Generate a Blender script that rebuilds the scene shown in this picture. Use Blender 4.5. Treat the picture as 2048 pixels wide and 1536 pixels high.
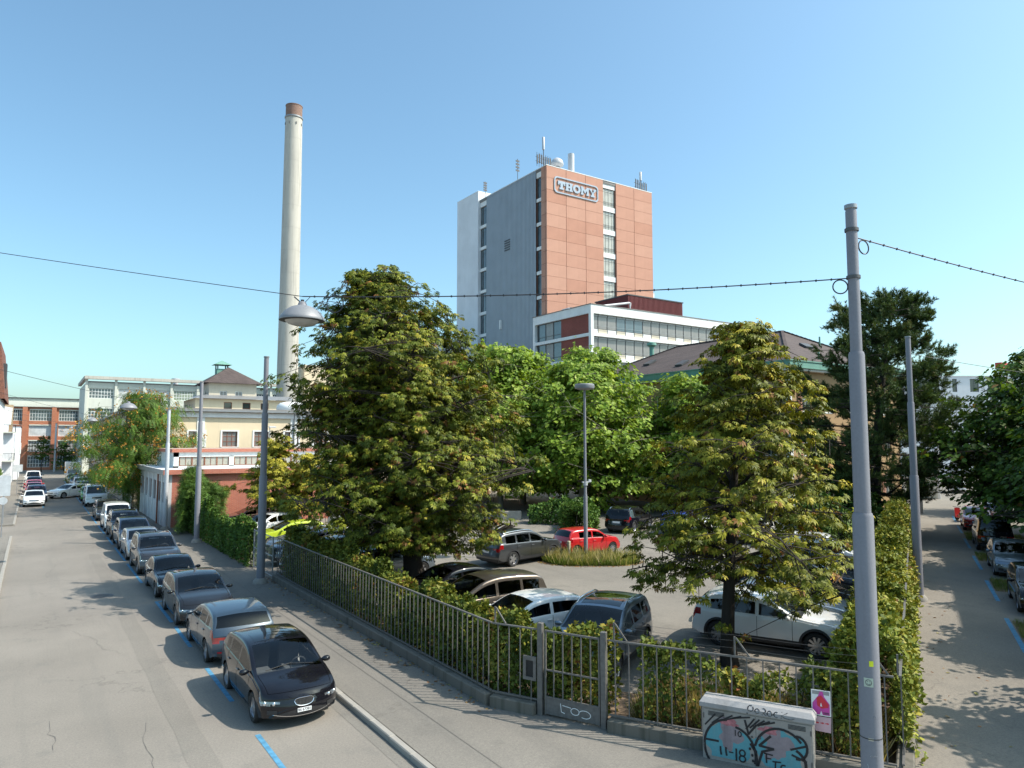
import bpy, math, random
import numpy as np
from mathutils import Vector, Matrix
R = math.radians
for o in list(bpy.data.objects): bpy.data.objects.remove(o)
SC = bpy.context.scene
COL = SC.collection
# ---------------------------------------------------------------- camera, sky, sun, exposure
CAM_YAW, CAM_PITCH, CAM_H = R(33.9), math.atan(113/1420), 6.2
cd = bpy.data.cameras.new('camera'); cam = bpy.data.objects.new('camera', cd); COL.objects.link(cam)
cd.sensor_width = 36; cd.lens = 36*1420/2048; cd.clip_start = .1; cd.clip_end = 6000
cam.location = (0, 0, CAM_H); cam.rotation_euler = (R(90)+CAM_PITCH, 0, -CAM_YAW)
SC.camera = cam
SUN_EL, SUN_AZ = R(49.5), R(128.3)            # azimuth clockwise from +Y
w = bpy.data.worlds.new('World'); SC.world = w; w.use_nodes = True
nt = w.node_tree; nt.nodes.clear()
sky = nt.nodes.new('ShaderNodeTexSky'); sky.sky_type = 'NISHITA'; sky.sun_disc = False
sky.sun_elevation = SUN_EL; sky.sun_rotation = SUN_AZ
sky.altitude = 250; sky.air_density = 1.0; sky.dust_density = 2.6; sky.ozone_density = 1.2
bg = nt.nodes.new('ShaderNodeBackground'); bg.inputs[1].default_value = .15
wo = nt.nodes.new('ShaderNodeOutputWorld')
tint = nt.nodes.new('ShaderNodeMix'); tint.data_type = 'RGBA'; tint.blend_type = 'MULTIPLY'; tint.inputs[0].default_value = 1; tint.inputs[7].default_value = (.89, 1.14, 1.11, 1)   # the camera's cyan rendering of blue, the same everywhere
nt.links.new(sky.outputs[0], tint.inputs[6]); nt.links.new(tint.outputs[2], bg.inputs[0]); nt.links.new(bg.outputs[0], wo.inputs[0])
sd = bpy.data.lights.new('sun', 'SUN'); sd.energy = 4.2; sd.angle = R(.5); sd.color = (1, .925, .82)
so = bpy.data.objects.new('sun', sd); COL.objects.link(so)
SUNV = Vector((math.sin(SUN_AZ)*math.cos(SUN_EL), math.cos(SUN_AZ)*math.cos(SUN_EL), math.sin(SUN_EL)))
so.rotation_euler = (-SUNV).to_track_quat('-Z', 'Y').to_euler(); so.location = (40, -40, 60)
vs = SC.view_settings; vs.view_transform = 'Standard'; vs.look = 'None'; vs.exposure = .56; vs.gamma = 1; vs.use_curve_mapping = False
SC.cycles.max_bounces = 6; SC.cycles.diffuse_bounces = 2; SC.cycles.glossy_bounces = 3
SC.cycles.transparent_max_bounces = 12; SC.cycles.transmission_bounces = 3
SC.cycles.use_adaptive_sampling = True; SC.cycles.use_denoising = True

# ---------------------------------------------------------------- materials
def nodes(name):
    m = bpy.data.materials.new(name); m.use_nodes = True
    t = m.node_tree; return m, t, t.nodes['Principled BSDF'], t.nodes, t.links
def _n(ns, typ, **kw):
    n = ns.new(typ)
    for k, v in kw.items():
        if k in n.inputs: n.inputs[k].default_value = v
        else: setattr(n, k, v)
    return n
def c4(c): return (c[0], c[1], c[2], 1)
def mixc(ns, ls, fac, a, b, blend='MIX'):
    m = ns.new('ShaderNodeMix'); m.data_type = 'RGBA'; m.blend_type = blend
    if hasattr(fac, 'links'): ls.new(fac, m.inputs[0])
    else: m.inputs[0].default_value = fac
    for s, v in ((m.inputs[6], a), (m.inputs[7], b)):
        if hasattr(v, 'links'): ls.new(v, s)
        else: s.default_value = c4(v)
    return m.outputs[2]
def ramp(ns, ls, src, lo, hi):
    r = ns.new('ShaderNodeMapRange'); r.clamp = True
    r.inputs[1].default_value = lo; r.inputs[2].default_value = hi
    ls.new(src, r.inputs[0]); return r.outputs[0]
def coord(ns, ls, scale=(1, 1, 1), kind='Object'):
    tc = ns.new('ShaderNodeTexCoord'); mp = ns.new('ShaderNodeMapping'); mp.inputs[3].default_value = scale
    ls.new(tc.outputs[kind], mp.inputs[0]); return mp.outputs[0]
def noise(ns, ls, vec, s, det=4, rough=.55):
    n = _n(ns, 'ShaderNodeTexNoise', Scale=s, Detail=det, Roughness=rough); ls.new(vec, n.inputs[0]); return n.outputs[0]
def bump(ns, ls, p, h, st, dist):
    b = _n(ns, 'ShaderNodeBump', Strength=st, Distance=dist); ls.new(h, b.inputs['Height']); ls.new(b.outputs[0], p.inputs['Normal'])
MATS = {}
def plain(name, c, rough=.6, metal=0, var=.12, scale=3, coat=0, spec=.5, bmp=0):
    if name in MATS: return MATS[name]
    m, t, p, ns, ls = nodes(name)
    v = coord(ns, ls); f = noise(ns, ls, v, scale, 5)
    d = tuple(x*(1-var) for x in c); l = tuple(min(1, x*(1+var)) for x in c)
    ls.new(mixc(ns, ls, ramp(ns, ls, f, .3, .7), d, l), p.inputs['Base Color'])
    p.inputs['Roughness'].default_value = rough; p.inputs['Metallic'].default_value = metal
    p.inputs['Specular IOR Level'].default_value = spec
    if coat: p.inputs['Coat Weight'].default_value = coat; p.inputs['Coat Roughness'].default_value = .04
    if bmp: bump(ns, ls, p, noise(ns, ls, v, 40, 3), bmp, .02)
    MATS[name] = m; return m
def weathered(name, c, dirt, amt=.5, scale=.5, rough=.85, streak=True, bmp=.15):
    """stucco or concrete with blotches and rain streaks"""
    if name in MATS: return MATS[name]
    m, t, p, ns, ls = nodes(name)
    v = coord(ns, ls); a = noise(ns, ls, v, scale, 6, .6)
    col = mixc(ns, ls, ramp(ns, ls, a, .35, .75), c, tuple(x*.86 for x in c))
    if streak:
        v2 = coord(ns, ls, (2.2, 2.2, .12)); s = noise(ns, ls, v2, 1.6, 5, .65)
        mm = ns.new('ShaderNodeMath'); mm.operation = 'MULTIPLY'; ls.new(ramp(ns, ls, s, .5, .8), mm.inputs[0]); mm.inputs[1].default_value = amt
        col = mixc(ns, ls, mm.outputs[0], col, dirt)
    fine = noise(ns, ls, v, 30, 3)
    col = mixc(ns, ls, .12, col, mixc(ns, ls, fine, (0, 0, 0), (1, 1, 1)), 'OVERLAY')
    ls.new(col, p.inputs['Base Color']); p.inputs['Roughness'].default_value = rough
    p.inputs['Specular IOR Level'].default_value = .3
    if bmp: bump(ns, ls, p, fine, bmp, .02)
    MATS[name] = m; return m
def asphalt(name, c, patch, crack=.6, grain=120):
    m, t, p, ns, ls = nodes(name)
    v = coord(ns, ls)
    big = noise(ns, ls, v, .16, 6, .6); mid = noise(ns, ls, v, .9, 5, .65); fine = noise(ns, ls, v, grain, 2, .7); gr2 = noise(ns, ls, v, 22, 4, .75)
    st = noise(ns, ls, coord(ns, ls, (1.4, .08, 1)), 1.0, 5, .6)          # wear along the driving direction
    col = mixc(ns, ls, ramp(ns, ls, big, .38, .66), c, tuple(x*.80 for x in c))
    mm = ns.new('ShaderNodeMath'); mm.operation = 'MULTIPLY'; mm.inputs[1].default_value = .55
    ls.new(ramp(ns, ls, st, .52, .72), mm.inputs[0]); col = mixc(ns, ls, mm.outputs[0], col, patch)
    mm = ns.new('ShaderNodeMath'); mm.operation = 'MULTIPLY'; mm.inputs[1].default_value = .75
    ls.new(ramp(ns, ls, mid, .58, .72), mm.inputs[0]); col = mixc(ns, ls, mm.outputs[0], col, patch)
    # cracks: thin voronoi edges, wobbling, only in places
    vo = _n(ns, 'ShaderNodeTexVoronoi', feature='DISTANCE_TO_EDGE', Scale=.22)
    wv = ns.new('ShaderNodeMix'); wv.data_type = 'VECTOR'; wv.inputs[0].default_value = .12
    nz = _n(ns, 'ShaderNodeTexNoise', Scale=1.6, Detail=6); ls.new(v, nz.inputs[0])
    ls.new(v, wv.inputs[4]); ad = ns.new('ShaderNodeVectorMath'); ad.operation = 'MULTIPLY_ADD'
    ls.new(nz.outputs['Color'], ad.inputs[0]); ad.inputs[1].default_value = (2.2, 2.2, 0); ls.new(v, ad.inputs[2])
    ls.new(ad.outputs[0], vo.inputs[0])
    cr = ramp(ns, ls, vo.outputs[0], .009, .003)
    gate = ramp(ns, ls, noise(ns, ls, v, .13, 2), .47, .56)
    m2 = ns.new('ShaderNodeMath'); m2.operation = 'MULTIPLY'; ls.new(cr, m2.inputs[0]); ls.new(gate, m2.inputs[1])
    m3 = ns.new('ShaderNodeMath'); m3.operation = 'MULTIPLY'; ls.new(m2.outputs[0], m3.inputs[0]); m3.inputs[1].default_value = crack
    col = mixc(ns, ls, m3.outputs[0], col, tuple(x*.35 for x in c))
    col = mixc(ns, ls, .55, col, mixc(ns, ls, ramp(ns, ls, fine, .25, .75), (.2, .2, .2), (.8, .79, .77)), 'OVERLAY')
    col = mixc(ns, ls, .5, col, mixc(ns, ls, ramp(ns, ls, gr2, .3, .7), (.33, .33, .34), (.67, .66, .64)), 'OVERLAY')
    ls.new(col, p.inputs['Base Color']); p.inputs['Roughness'].default_value = .88; p.inputs['Specular IOR Level'].default_value = .25
    bump(ns, ls, p, fine, .35, .01)
    return m
def brickmat(name, c1, c2, mortar, bw=.25, bh=.075, rough=.85, axis='x'):
    m, t, p, ns, ls = nodes(name)
    tc = ns.new('ShaderNodeTexCoord'); sx = ns.new('ShaderNodeSeparateXYZ'); ls.new(tc.outputs['Object'], sx.inputs[0])
    ad = ns.new('ShaderNodeMath'); ls.new(sx.outputs[0], ad.inputs[0]); ls.new(sx.outputs[1], ad.inputs[1])
    cx = ns.new('ShaderNodeCombineXYZ'); ls.new(ad.outputs[0], cx.inputs[0]); ls.new(sx.outputs[2], cx.inputs[1])
    b = _n(ns, 'ShaderNodeTexBrick', Scale=1.0, **{'Mortar Size': .008, 'Brick Width': bw, 'Row Height': bh, 'Mortar Smooth': .2, 'Bias': 0.0})
    b.inputs['Color1'].default_value = c4(c1); b.inputs['Color2'].default_value = c4(c2); b.inputs['Mortar'].default_value = c4(mortar)
    ls.new(cx.outputs[0], b.inputs[0])
    big = noise(ns, ls, tc.outputs['Object'], .35, 5)
    col = mixc(ns, ls, ramp(ns, ls, big, .35, .8), b.outputs[0], mixc(ns, ls, .75, b.outputs[0], (.25, .2, .18), 'MULTIPLY'))
    col = mixc(ns, ls, .5, b.outputs[0], col)
    ls.new(col, p.inputs['Base Color']); p.inputs['Roughness'].default_value = rough
    inv = ns.new('ShaderNodeMath'); inv.operation = 'SUBTRACT'; inv.inputs[0].default_value = 1; ls.new(b.outputs['Fac'], inv.inputs[1])
    bump(ns, ls, p, inv.outputs[0], .4, .01)
    return m
def leafmat(name, trans=.35, rough=.55, spec=.2):
    m, t, p, ns, ls = nodes(name)
    a = ns.new('ShaderNodeAttribute'); a.attribute_name = 'col'
    ls.new(a.outputs['Color'], p.inputs['Base Color']); p.inputs['Roughness'].default_value = rough
    p.inputs['Specular IOR Level'].default_value = spec
    tr = ns.new('ShaderNodeBsdfTranslucent')
    ls.new(mixc(ns, ls, 1.0, a.outputs['Color'], (1.25, 1.2, .55), 'MULTIPLY'), tr.inputs[0])
    mx = ns.new('ShaderNodeMixShader'); mx.inputs[0].default_value = trans
    ls.new(p.outputs[0], mx.inputs[1]); ls.new(tr.outputs[0], mx.inputs[2])
    ls.new(mx.outputs[0], ns['Material Output'].inputs[0]); return m
def glassmat(name, tint=(.3, .34, .34), ior=1.52, rough=.01):
    m, t, p, ns, ls = nodes(name); ns.remove(p)
    tr = ns.new('ShaderNodeBsdfTransparent'); tr.inputs[0].default_value = c4(tint)
    gl = ns.new('ShaderNodeBsdfGlossy'); gl.inputs['Roughness'].default_value = rough
    fr = ns.new('ShaderNodeFresnel'); fr.inputs[0].default_value = ior
    mx = ns.new('ShaderNodeMixShader')
    ls.new(fr.outputs[0], mx.inputs[0]); ls.new(tr.outputs[0], mx.inputs[1]); ls.new(gl.outputs[0], mx.inputs[2])
    ls.new(mx.outputs[0], ns['Material Output'].inputs[0]); return m
def paintmat(name, c, metal=.0, rough=.35):
    if name in MATS: return MATS[name]
    m, t, p, ns, ls = nodes(name)
    v = coord(ns, ls); dirt = noise(ns, ls, v, 2.5, 5, .6); fl = noise(ns, ls, v, 900, 1)
    col = mixc(ns, ls, ramp(ns, ls, dirt, .45, .85), c, tuple(.92*x+.004 for x in c))
    if metal: col = mixc(ns, ls, .25, col, mixc(ns, ls, fl, tuple(x*.6 for x in c), tuple(min(1, x*1.5) for x in c)))
    ls.new(col, p.inputs['Base Color']); p.inputs['Metallic'].default_value = metal
    p.inputs['Roughness'].default_value = rough
    p.inputs['Coat Weight'].default_value = 1; p.inputs['Coat Roughness'].default_value = .03
    if max(c) < .03: p.inputs['Specular IOR Level'].default_value = .05
    MATS[name] = m; return m

# ---------------------------------------------------------------- geometry helpers
class MB:
    def __init__(s): s.v = []; s.f = []
    def add(s, vs, fs):
        n = len(s.v); s.v += [tuple(q) for q in vs]; s.f += [tuple(i+n for i in f) for f in fs]; return s
    def quad(s, a, b, c, d): return s.add([a, b, c, d], [(0, 1, 2, 3)])
    def box(s, x0, x1, y0, y1, z0, z1):
        return s.add([(x0, y0, z0), (x1, y0, z0), (x1, y1, z0), (x0, y1, z0), (x0, y0, z1), (x1, y0, z1), (x1, y1, z1), (x0, y1, z1)],
                     [(0, 3, 2, 1), (4, 5, 6, 7), (0, 1, 5, 4), (1, 2, 6, 5), (2, 3, 7, 6), (3, 0, 4, 7)])
    def bevbox(s, x0, x1, y0, y1, z0, z1, b=.02):
        """box with chamfered vertical and top edges"""
        o = [(x0+b, y0), (x1-b, y0), (x1, y0+b), (x1, y1-b), (x1-b, y1), (x0+b, y1), (x0, y1-b), (x0, y0+b)]
        i = [(min(max(x, x0+b), x1-b), min(max(y, y0+b), y1-b)) for x, y in o]
        vs = [(x, y, z0) for x, y in o]+[(x, y, z1-b) for x, y in o]+[(x, y, z1) for x, y in i]
        fs = [(k, (k+1) % 8, 8+(k+1) % 8, 8+k) for k in range(8)]+[(8+k, 8+(k+1) % 8, 16+(k+1) % 8, 16+k) for k in range(8)]
        fs += [tuple(range(16, 24)), tuple(range(7, -1, -1))]
        return s.add(vs, fs)
    def obox(s, c, ax, ay, az, hx, hy, hz):
        """oriented box: centre, three unit axes, half sizes"""
        c = Vector(c); ax, ay, az = Vector(ax)*hx, Vector(ay)*hy, Vector(az)*hz
        p = [c+sx*ax+sy*ay+sz*az for sz in (-1, 1) for sx, sy in ((-1, -1), (1, -1), (1, 1), (-1, 1))]
        return s.add(p, [(0, 3, 2, 1), (4, 5, 6, 7), (0, 1, 5, 4), (1, 2, 6, 5), (2, 3, 7, 6), (3, 0, 4, 7)])
    def bar(s, a, b, hw, hd=None):
        a, b = Vector(a), Vector(b); d = (b-a).normalized()
        up = Vector((0, 0, 1)) if abs(d.z) < .95 else Vector((0, 1, 0))
        x = d.cross(up).normalized(); y = x.cross(d)
        return s.obox((a+b)/2, d, x, y, (b-a).length/2, hw, hd or hw)
    def tube(s, pts, r, n=8, cap=True):
        pts = [Vector(p) for p in pts]; rs = [float(q) for q in r] if hasattr(r, '__len__') else [float(r)]*len(pts)
        base = len(s.v); ref = None
        for i, p in enumerate(pts):
            d = (pts[min(i+1, len(pts)-1)]-pts[max(i-1, 0)]).normalized()
            if ref is None: ref = Vector((0, 0, 1)) if abs(d.z) < .9 else Vector((1, 0, 0))
            x = d.cross(ref).normalized(); y = x.cross(d); ref = -y if False else ref
            for k in range(n):
                a = 2*math.pi*k/n; s.v.append(tuple(p+rs[i]*(math.cos(a)*x+math.sin(a)*y)))
        for i in range(len(pts)-1):
            for k in range(n):
                a = base+i*n+k; b = base+i*n+(k+1) % n
                s.f.append((a, b, b+n, a+n))
        if cap:
            s.f.append(tuple(base+k for k in range(n))[::-1]); s.f.append(tuple(base+(len(pts)-1)*n+k for k in range(n)))
        return s
    def lathe(s, prof, n=16, o=(0, 0, 0), axis='z'):
        base = len(s.v)
        for r, h in prof:
            for k in range(n):
                a = 2*math.pi*k/n; x, y = r*math.cos(a), r*math.sin(a)
                q = (x, y, h) if axis == 'z' else ((x, h, y) if axis == 'y' else (h, x, y))
                s.v.append((q[0]+o[0], q[1]+o[1], q[2]+o[2]))
        for i in range(len(prof)-1):
            for k in range(n):
                a = base+i*n+k; b = base+i*n+(k+1) % n; s.f.append((a, b, b+n, a+n))
        return s
    def prism(s, poly, z0, z1):
        n = len(poly)
        return s.add([(x, y, z0) for x, y in poly]+[(x, y, z1) for x, y in poly],
                     [tuple(range(n))[::-1], tuple(range(n, 2*n))]+[(k, (k+1) % n, n+(k+1) % n, n+k) for k in range(n)])
    def mesh(s, name, smooth=0):
        me = bpy.data.meshes.new(name); me.from_pydata(s.v, [], s.f); me.update()
        if smooth:
            for p in me.polygons: p.use_smooth = True
            me.set_sharp_from_angle(angle=R(smooth))
        return me
    def build(s, name, m, parent=None, smooth=0, loc=None, rz=0):
        me = s.mesh(name, smooth); me.materials.append(m); return link(name, me, parent, loc, rz)
def link(name, me, parent=None, loc=None, rz=0):
    o = bpy.data.objects.new(name, me); COL.objects.link(o); o.parent = parent
    if loc is not None: o.location = loc
    if rz: o.rotation_euler = (0, 0, rz)
    return o
def tag(o, label, cat, group=None, kind=None):
    o['label'] = label; o['category'] = cat
    if group: o['group'] = group
    if kind: o['kind'] = kind
    return o
def thing(name, label, cat, loc=(0, 0, 0), rz=0, group=None):
    o = bpy.data.objects.new(name, None); COL.objects.link(o); o.location = loc; o.rotation_euler = (0, 0, rz)
    o.empty_display_size = .3
    return tag(o, label, cat, group)
def struct(name, mb, m):
    o = mb.build(name, m); o['kind'] = 'structure'; return o
E2 = (13.1, 6.95); D2 = (.8931, .4499); N2 = (.4499, -.8931)
def Q(s, o): return (E2[0]+s*D2[0]+o*N2[0], E2[1]+s*D2[1]+o*N2[1])
HEAD2 = math.atan2(D2[1], D2[0])
# ---------------------------------------------------------------- palette
M_road = asphalt('road_asphalt', (.245, .224, .198), (.178, .168, .152), .3)
M_pave = asphalt('pavement_asphalt', (.215, .2, .178), (.15, .142, .13), .6)
M_lot = asphalt('lot_asphalt', (.232, .212, .185), (.15, .14, .122), .6)
M_path = asphalt('path_asphalt', (.245, .222, .19), (.185, .17, .15), .4)
M_ground = plain('ground_earth', (.2, .19, .17), .95, var=.25, scale=.3)
M_kerb = weathered('kerb_granite', (.32, .3, .268), (.25, .24, .22), .3, 3, .85, False)
M_blue = plain('blue_marking', (.075, .235, .37), .75, var=.3, scale=6)
M_white = plain('white_paint', (.8, .8, .78), .5, var=.04)
M_conc = weathered('concrete_plinth', (.17, .155, .13), (.045, .047, .032), .9, 1.3)
M_steel = plain('grey_steel', (.3, .3, .3), .5, .4, var=.18, scale=8)
M_pole = weathered('pole_grey', (.235, .235, .262), (.13, .125, .125), .55, 1.2, .5, True, .06)
M_poleW = plain('pole_pale', (.5, .51, .53), .5, .1, var=.06, scale=2)
M_iron = plain('cast_iron', (.12, .12, .12), .6, .6, var=.2)
M_black = plain('black_rubber', (.018, .018, .018), .7, var=.2)
M_dark = plain('dark_plastic', (.03, .03, .032), .55, var=.15)
M_cable = plain('cable_black', (.03, .03, .035), .5, var=.1)
M_glassB = None
# ---------------------------------------------------------------- ground sheets
struct('ground', MB().quad((-2500, -2500, -.03), (3500, -2500, -.03), (3500, 3500, -.03), (-2500, 3500, -.03)), M_ground)
XL, XR = -.85, 6.35
struct('road', MB().quad((XL, -30, 0), (XR, -30, 0), (XR, 176, 0), (XL, 176, 0)), M_road)
struct('side_road', MB().quad((-40, 56.4, -.004), (XL, 56.4, -.004), (XL, 63.6, -.004), (-40, 63.6, -.004)), M_road)
PZ = .12
pav = MB().add([(XR+.16, -30, PZ), (XR+.16, 176, PZ), (9.0, 176, PZ), (9.0, 14.3, PZ), (9.6, 13.15, PZ), (10.25, 11.8, PZ), E2+(PZ,), Q(0, 40)+(PZ,), (20, -30, PZ)], [tuple(range(9))[::-1]])
struct('pavement', pav, M_pave)
struct('car_park_ground', MB().add([(9.0, 14.3, PZ), (9.0, 176, PZ), (150, 176, PZ), Q(150, 0)+(PZ,), E2+(PZ,), (10.25, 11.8, PZ), (9.6, 13.15, PZ)], [tuple(range(7))[::-1]]), M_lot)
struct('side_street', MB().add([E2+(PZ,), Q(150, 0)+(PZ,), Q(150, 40)+(PZ,), Q(0, 40)+(PZ,)], [(3, 2, 1, 0)]), M_path)
for i, (y0, y1) in enumerate(((-30, 56.4), (63.6, 176))):
    o = struct('pavement', MB().box(-14, XL-.16, y0, y1, -.02, PZ), M_pave)
# kerb stones, one object each where they can be told apart
def kerb(x0, x1, ys, near, parentname):
    root = None; me = None; rest = MB()
    for k, y in enumerate(ys):
        if y < near:
            if root is None:
                root = MB().bevbox(x0, x1, 0, .992, -.02, PZ+.004, .02).build(parentname, M_kerb); root.location = (0, y, 0); root['kind'] = 'structure'; me = root.data
            else: link('kerb_stone', me, root, (random.uniform(-.004, .004), y-root.location.y, random.uniform(-.004, .004)))
        else: rest.bevbox(x0, x1, y-root.location.y, y-root.location.y+.992, -.02, PZ+.004, .02)
    if rest.v: rest.build('kerb_stones', M_kerb, root)['kind'] = 'stuff'
random.seed(3)
kerb(XR, XR+.158, [8+k for k in range(168)], 34, 'kerb')
kerb(XL-.158, XL, [k for k in range(30, 56)]+[64+k for k in range(112)], 75, 'kerb')
# gutter strip of setts is only a tone: thin sheet
struct('gutter', MB().quad((XR-.3, -30, .004), (XR, -30, .004), (XR, 176, .004), (XR-.3, 176, .004)), M_pave)
# blue parking lines
def stripe(pts): 
    mb = MB()
    for (x0, x1, y0, y1) in pts: mb.quad((x0, y0, .006), (x1, y0, .006), (x1, y1, .006), (x0, y1, .006))
    return mb
segs = [(10, 15.9), (18.2, 21.2), (23.6, 26.4), (27.1, 30.9), (35.2, 41.0), (42, 47.5), (49, 53), (55, 60.5), (62, 68), (70, 79), (83, 92), (96, 130)]
for a, b in segs:
    mb = stripe([(4.15, 4.26, a, b)])
    struct('parking_line', mb, M_blue)
for y in (30.9, 53.0, 79.0): struct('parking_line', stripe([(4.27, 4.8, y-.13, y)]), M_blue)
struct('parking_line', stripe([(.98, 1.1, 79.4, 104)]), M_blue)
for k in range(7):
    s0 = 3+k*7.6; a, b, c, d = Q(s0, 2.84), Q(s0+4.6, 2.80), Q(s0+4.6, 2.94), Q(s0, 2.98)
    struct('parking_line', MB().add([p+(PZ+.005,) for p in (a, b, c, d)], [(3, 2, 1, 0)]), M_blue)
# asphalt repair patches and a joint on the pavement
M_patch = asphalt('patch_asphalt', (.17, .16, .145), (.14, .135, .125), .1)
M_trench = asphalt('trench_asphalt', (.22, .203, .18), (.17, .16, .145), .2)
struct('road_patch', MB().add([(2.75+.025*math.sin(k*2.3), 8+k*1.5, .003) for k in range(26)]+[(3.27+.025*math.sin(k*1.7+1), 8+k*1.5, .003) for k in range(25, -1, -1)], [tuple(range(51, -1, -1))]), M_trench)
M_seal = plain('crack_seal', (.11, .103, .094), .85, var=.3, scale=9)
random.seed(12)
def crack(x, y, dx, dy, n, wd):
    L_, R_ = [], []
    for k in range(n):
        w_ = wd*random.uniform(.25, .75); L_.append((x-w_*dy, y+w_*dx, .0055)); R_.append((x+w_*dy, y-w_*dx, .0055))
        x += dx*.22+random.gauss(0, .055); y += dy*.22+random.gauss(0, .04)
    struct('road_crack', MB().add(L_+R_, [(k, k+1, n+k+1, n+k) for k in range(n-1)]), M_seal)
for a in ((1.75, 13.2, .1, 1, 24, .009), (.6, 17.4, .02, 1, 9, .012), (.2, 15.6, 1, .12, 8, .007), (2.4, 24, -.2, 1, 18, .008), (1.0, 30, 1, .1, 14, .008), (.4, 38, .1, 1, 22, .01), (3.6, 36, -.05, 1, 30, .009), (1.2, 52, 1, .05, 16, .012), (7.0, 9, .05, 1, 26, .006)):
    if a[0] < 6.4: crack(*a)
for i, y in enumerate((11.2, 34.6, 58.4)):
    t = thing('gully_grate', ['iron gully grate at the kerb before the black hatchback', 'iron gully grate at the kerb behind the black coupe', 'iron gully grate at the kerb by the white van'][i], 'drain', (6.12, y, .004), 0, 'gully grates along the kerb')
    mb = MB().box(-.2, .2, -.24, -.2, 0, .012); mb.box(-.2, .2, .2, .24, 0, .012); mb.box(-.2, -.16, -.2, .2, 0, .012); mb.box(.16, .2, -.2, .2, 0, .012); mb.build('frame', M_iron, t)
    MB().box(-.16, .16, -.2, .2, .0005, .002).build('sump', M_black, t)
    for k in range(7): MB().box(-.145+k*.045, -.122+k*.045, -.2, .2, .0025, .011).build('slat', M_iron, t)
struct('pavement_joint', MB().quad((7.5, -20, PZ+.006), (7.518, -20, PZ+.006), (7.518, 60, PZ+.006), (7.5, 60, PZ+.006)), M_patch)
def manhole(x, y, z, r, label):
    t = thing('manhole_cover', label, 'manhole cover', (x, y, z))
    MB().lathe([(r, .001), (r, .008), (r*.86, .008), (r*.86, .004)], 28).build('frame', M_iron, t)
    mb = MB().lathe([(r*.84, .002), (r*.84, .01), (0.001, .01)], 28)
    for i in range(-4, 5): mb.box(-r*.7*math.cos(i*.3), r*.7*math.cos(i*.3), i*r*.17-.012, i*r*.17+.012, .0105, .014)
    mb.build('lid', M_iron, t)
manhole(2.55, 33.2, 0, .42, 'round iron manhole cover in the road beside the black coupe')
manhole(9.55, 9.2, PZ, .34, 'iron manhole cover at the foot of the graffiti cabinet')
# ---------------------------------------------------------------- cars
M_cglass = glassmat('car_glass', (.24, .27, .27), 1.6)
M_wscr = glassmat('windscreen_glass', (.8, .84, .84), 1.6)
M_cdark = plain('interior_dark', (.06, .06, .064), .8, var=.2)
M_cgrey = plain('interior_grey', (.12, .12, .125), .8, var=.2)
M_tyre = plain('tyre', (.02, .02, .02), .75, var=.15)
M_rim = plain('alloy', (.5, .5, .52), .28, .9, var=.05)
M_rimd = plain('dark_alloy', (.14, .14, .15), .3, .9, var=.05)
M_chrome = plain('chrome', (.75, .75, .77), .1, 1, var=.02)
M_lens = plain('headlamp_lens', (.3, .32, .35), .1, .7, var=.5, scale=16, coat=1)
M_tail = plain('tail_lens', (.28, .004, .006), .15, 0, var=.25, scale=12, coat=1)
M_seam = plain('seam_black', (.004, .004, .004), 1, var=0, spec=0)
M_roofgl = paintmat('roof_glass', (.004, .005, .006), 0, .1)
M_plate = plain('plate_white', (.8, .8, .8), .4, var=.03)
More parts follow.
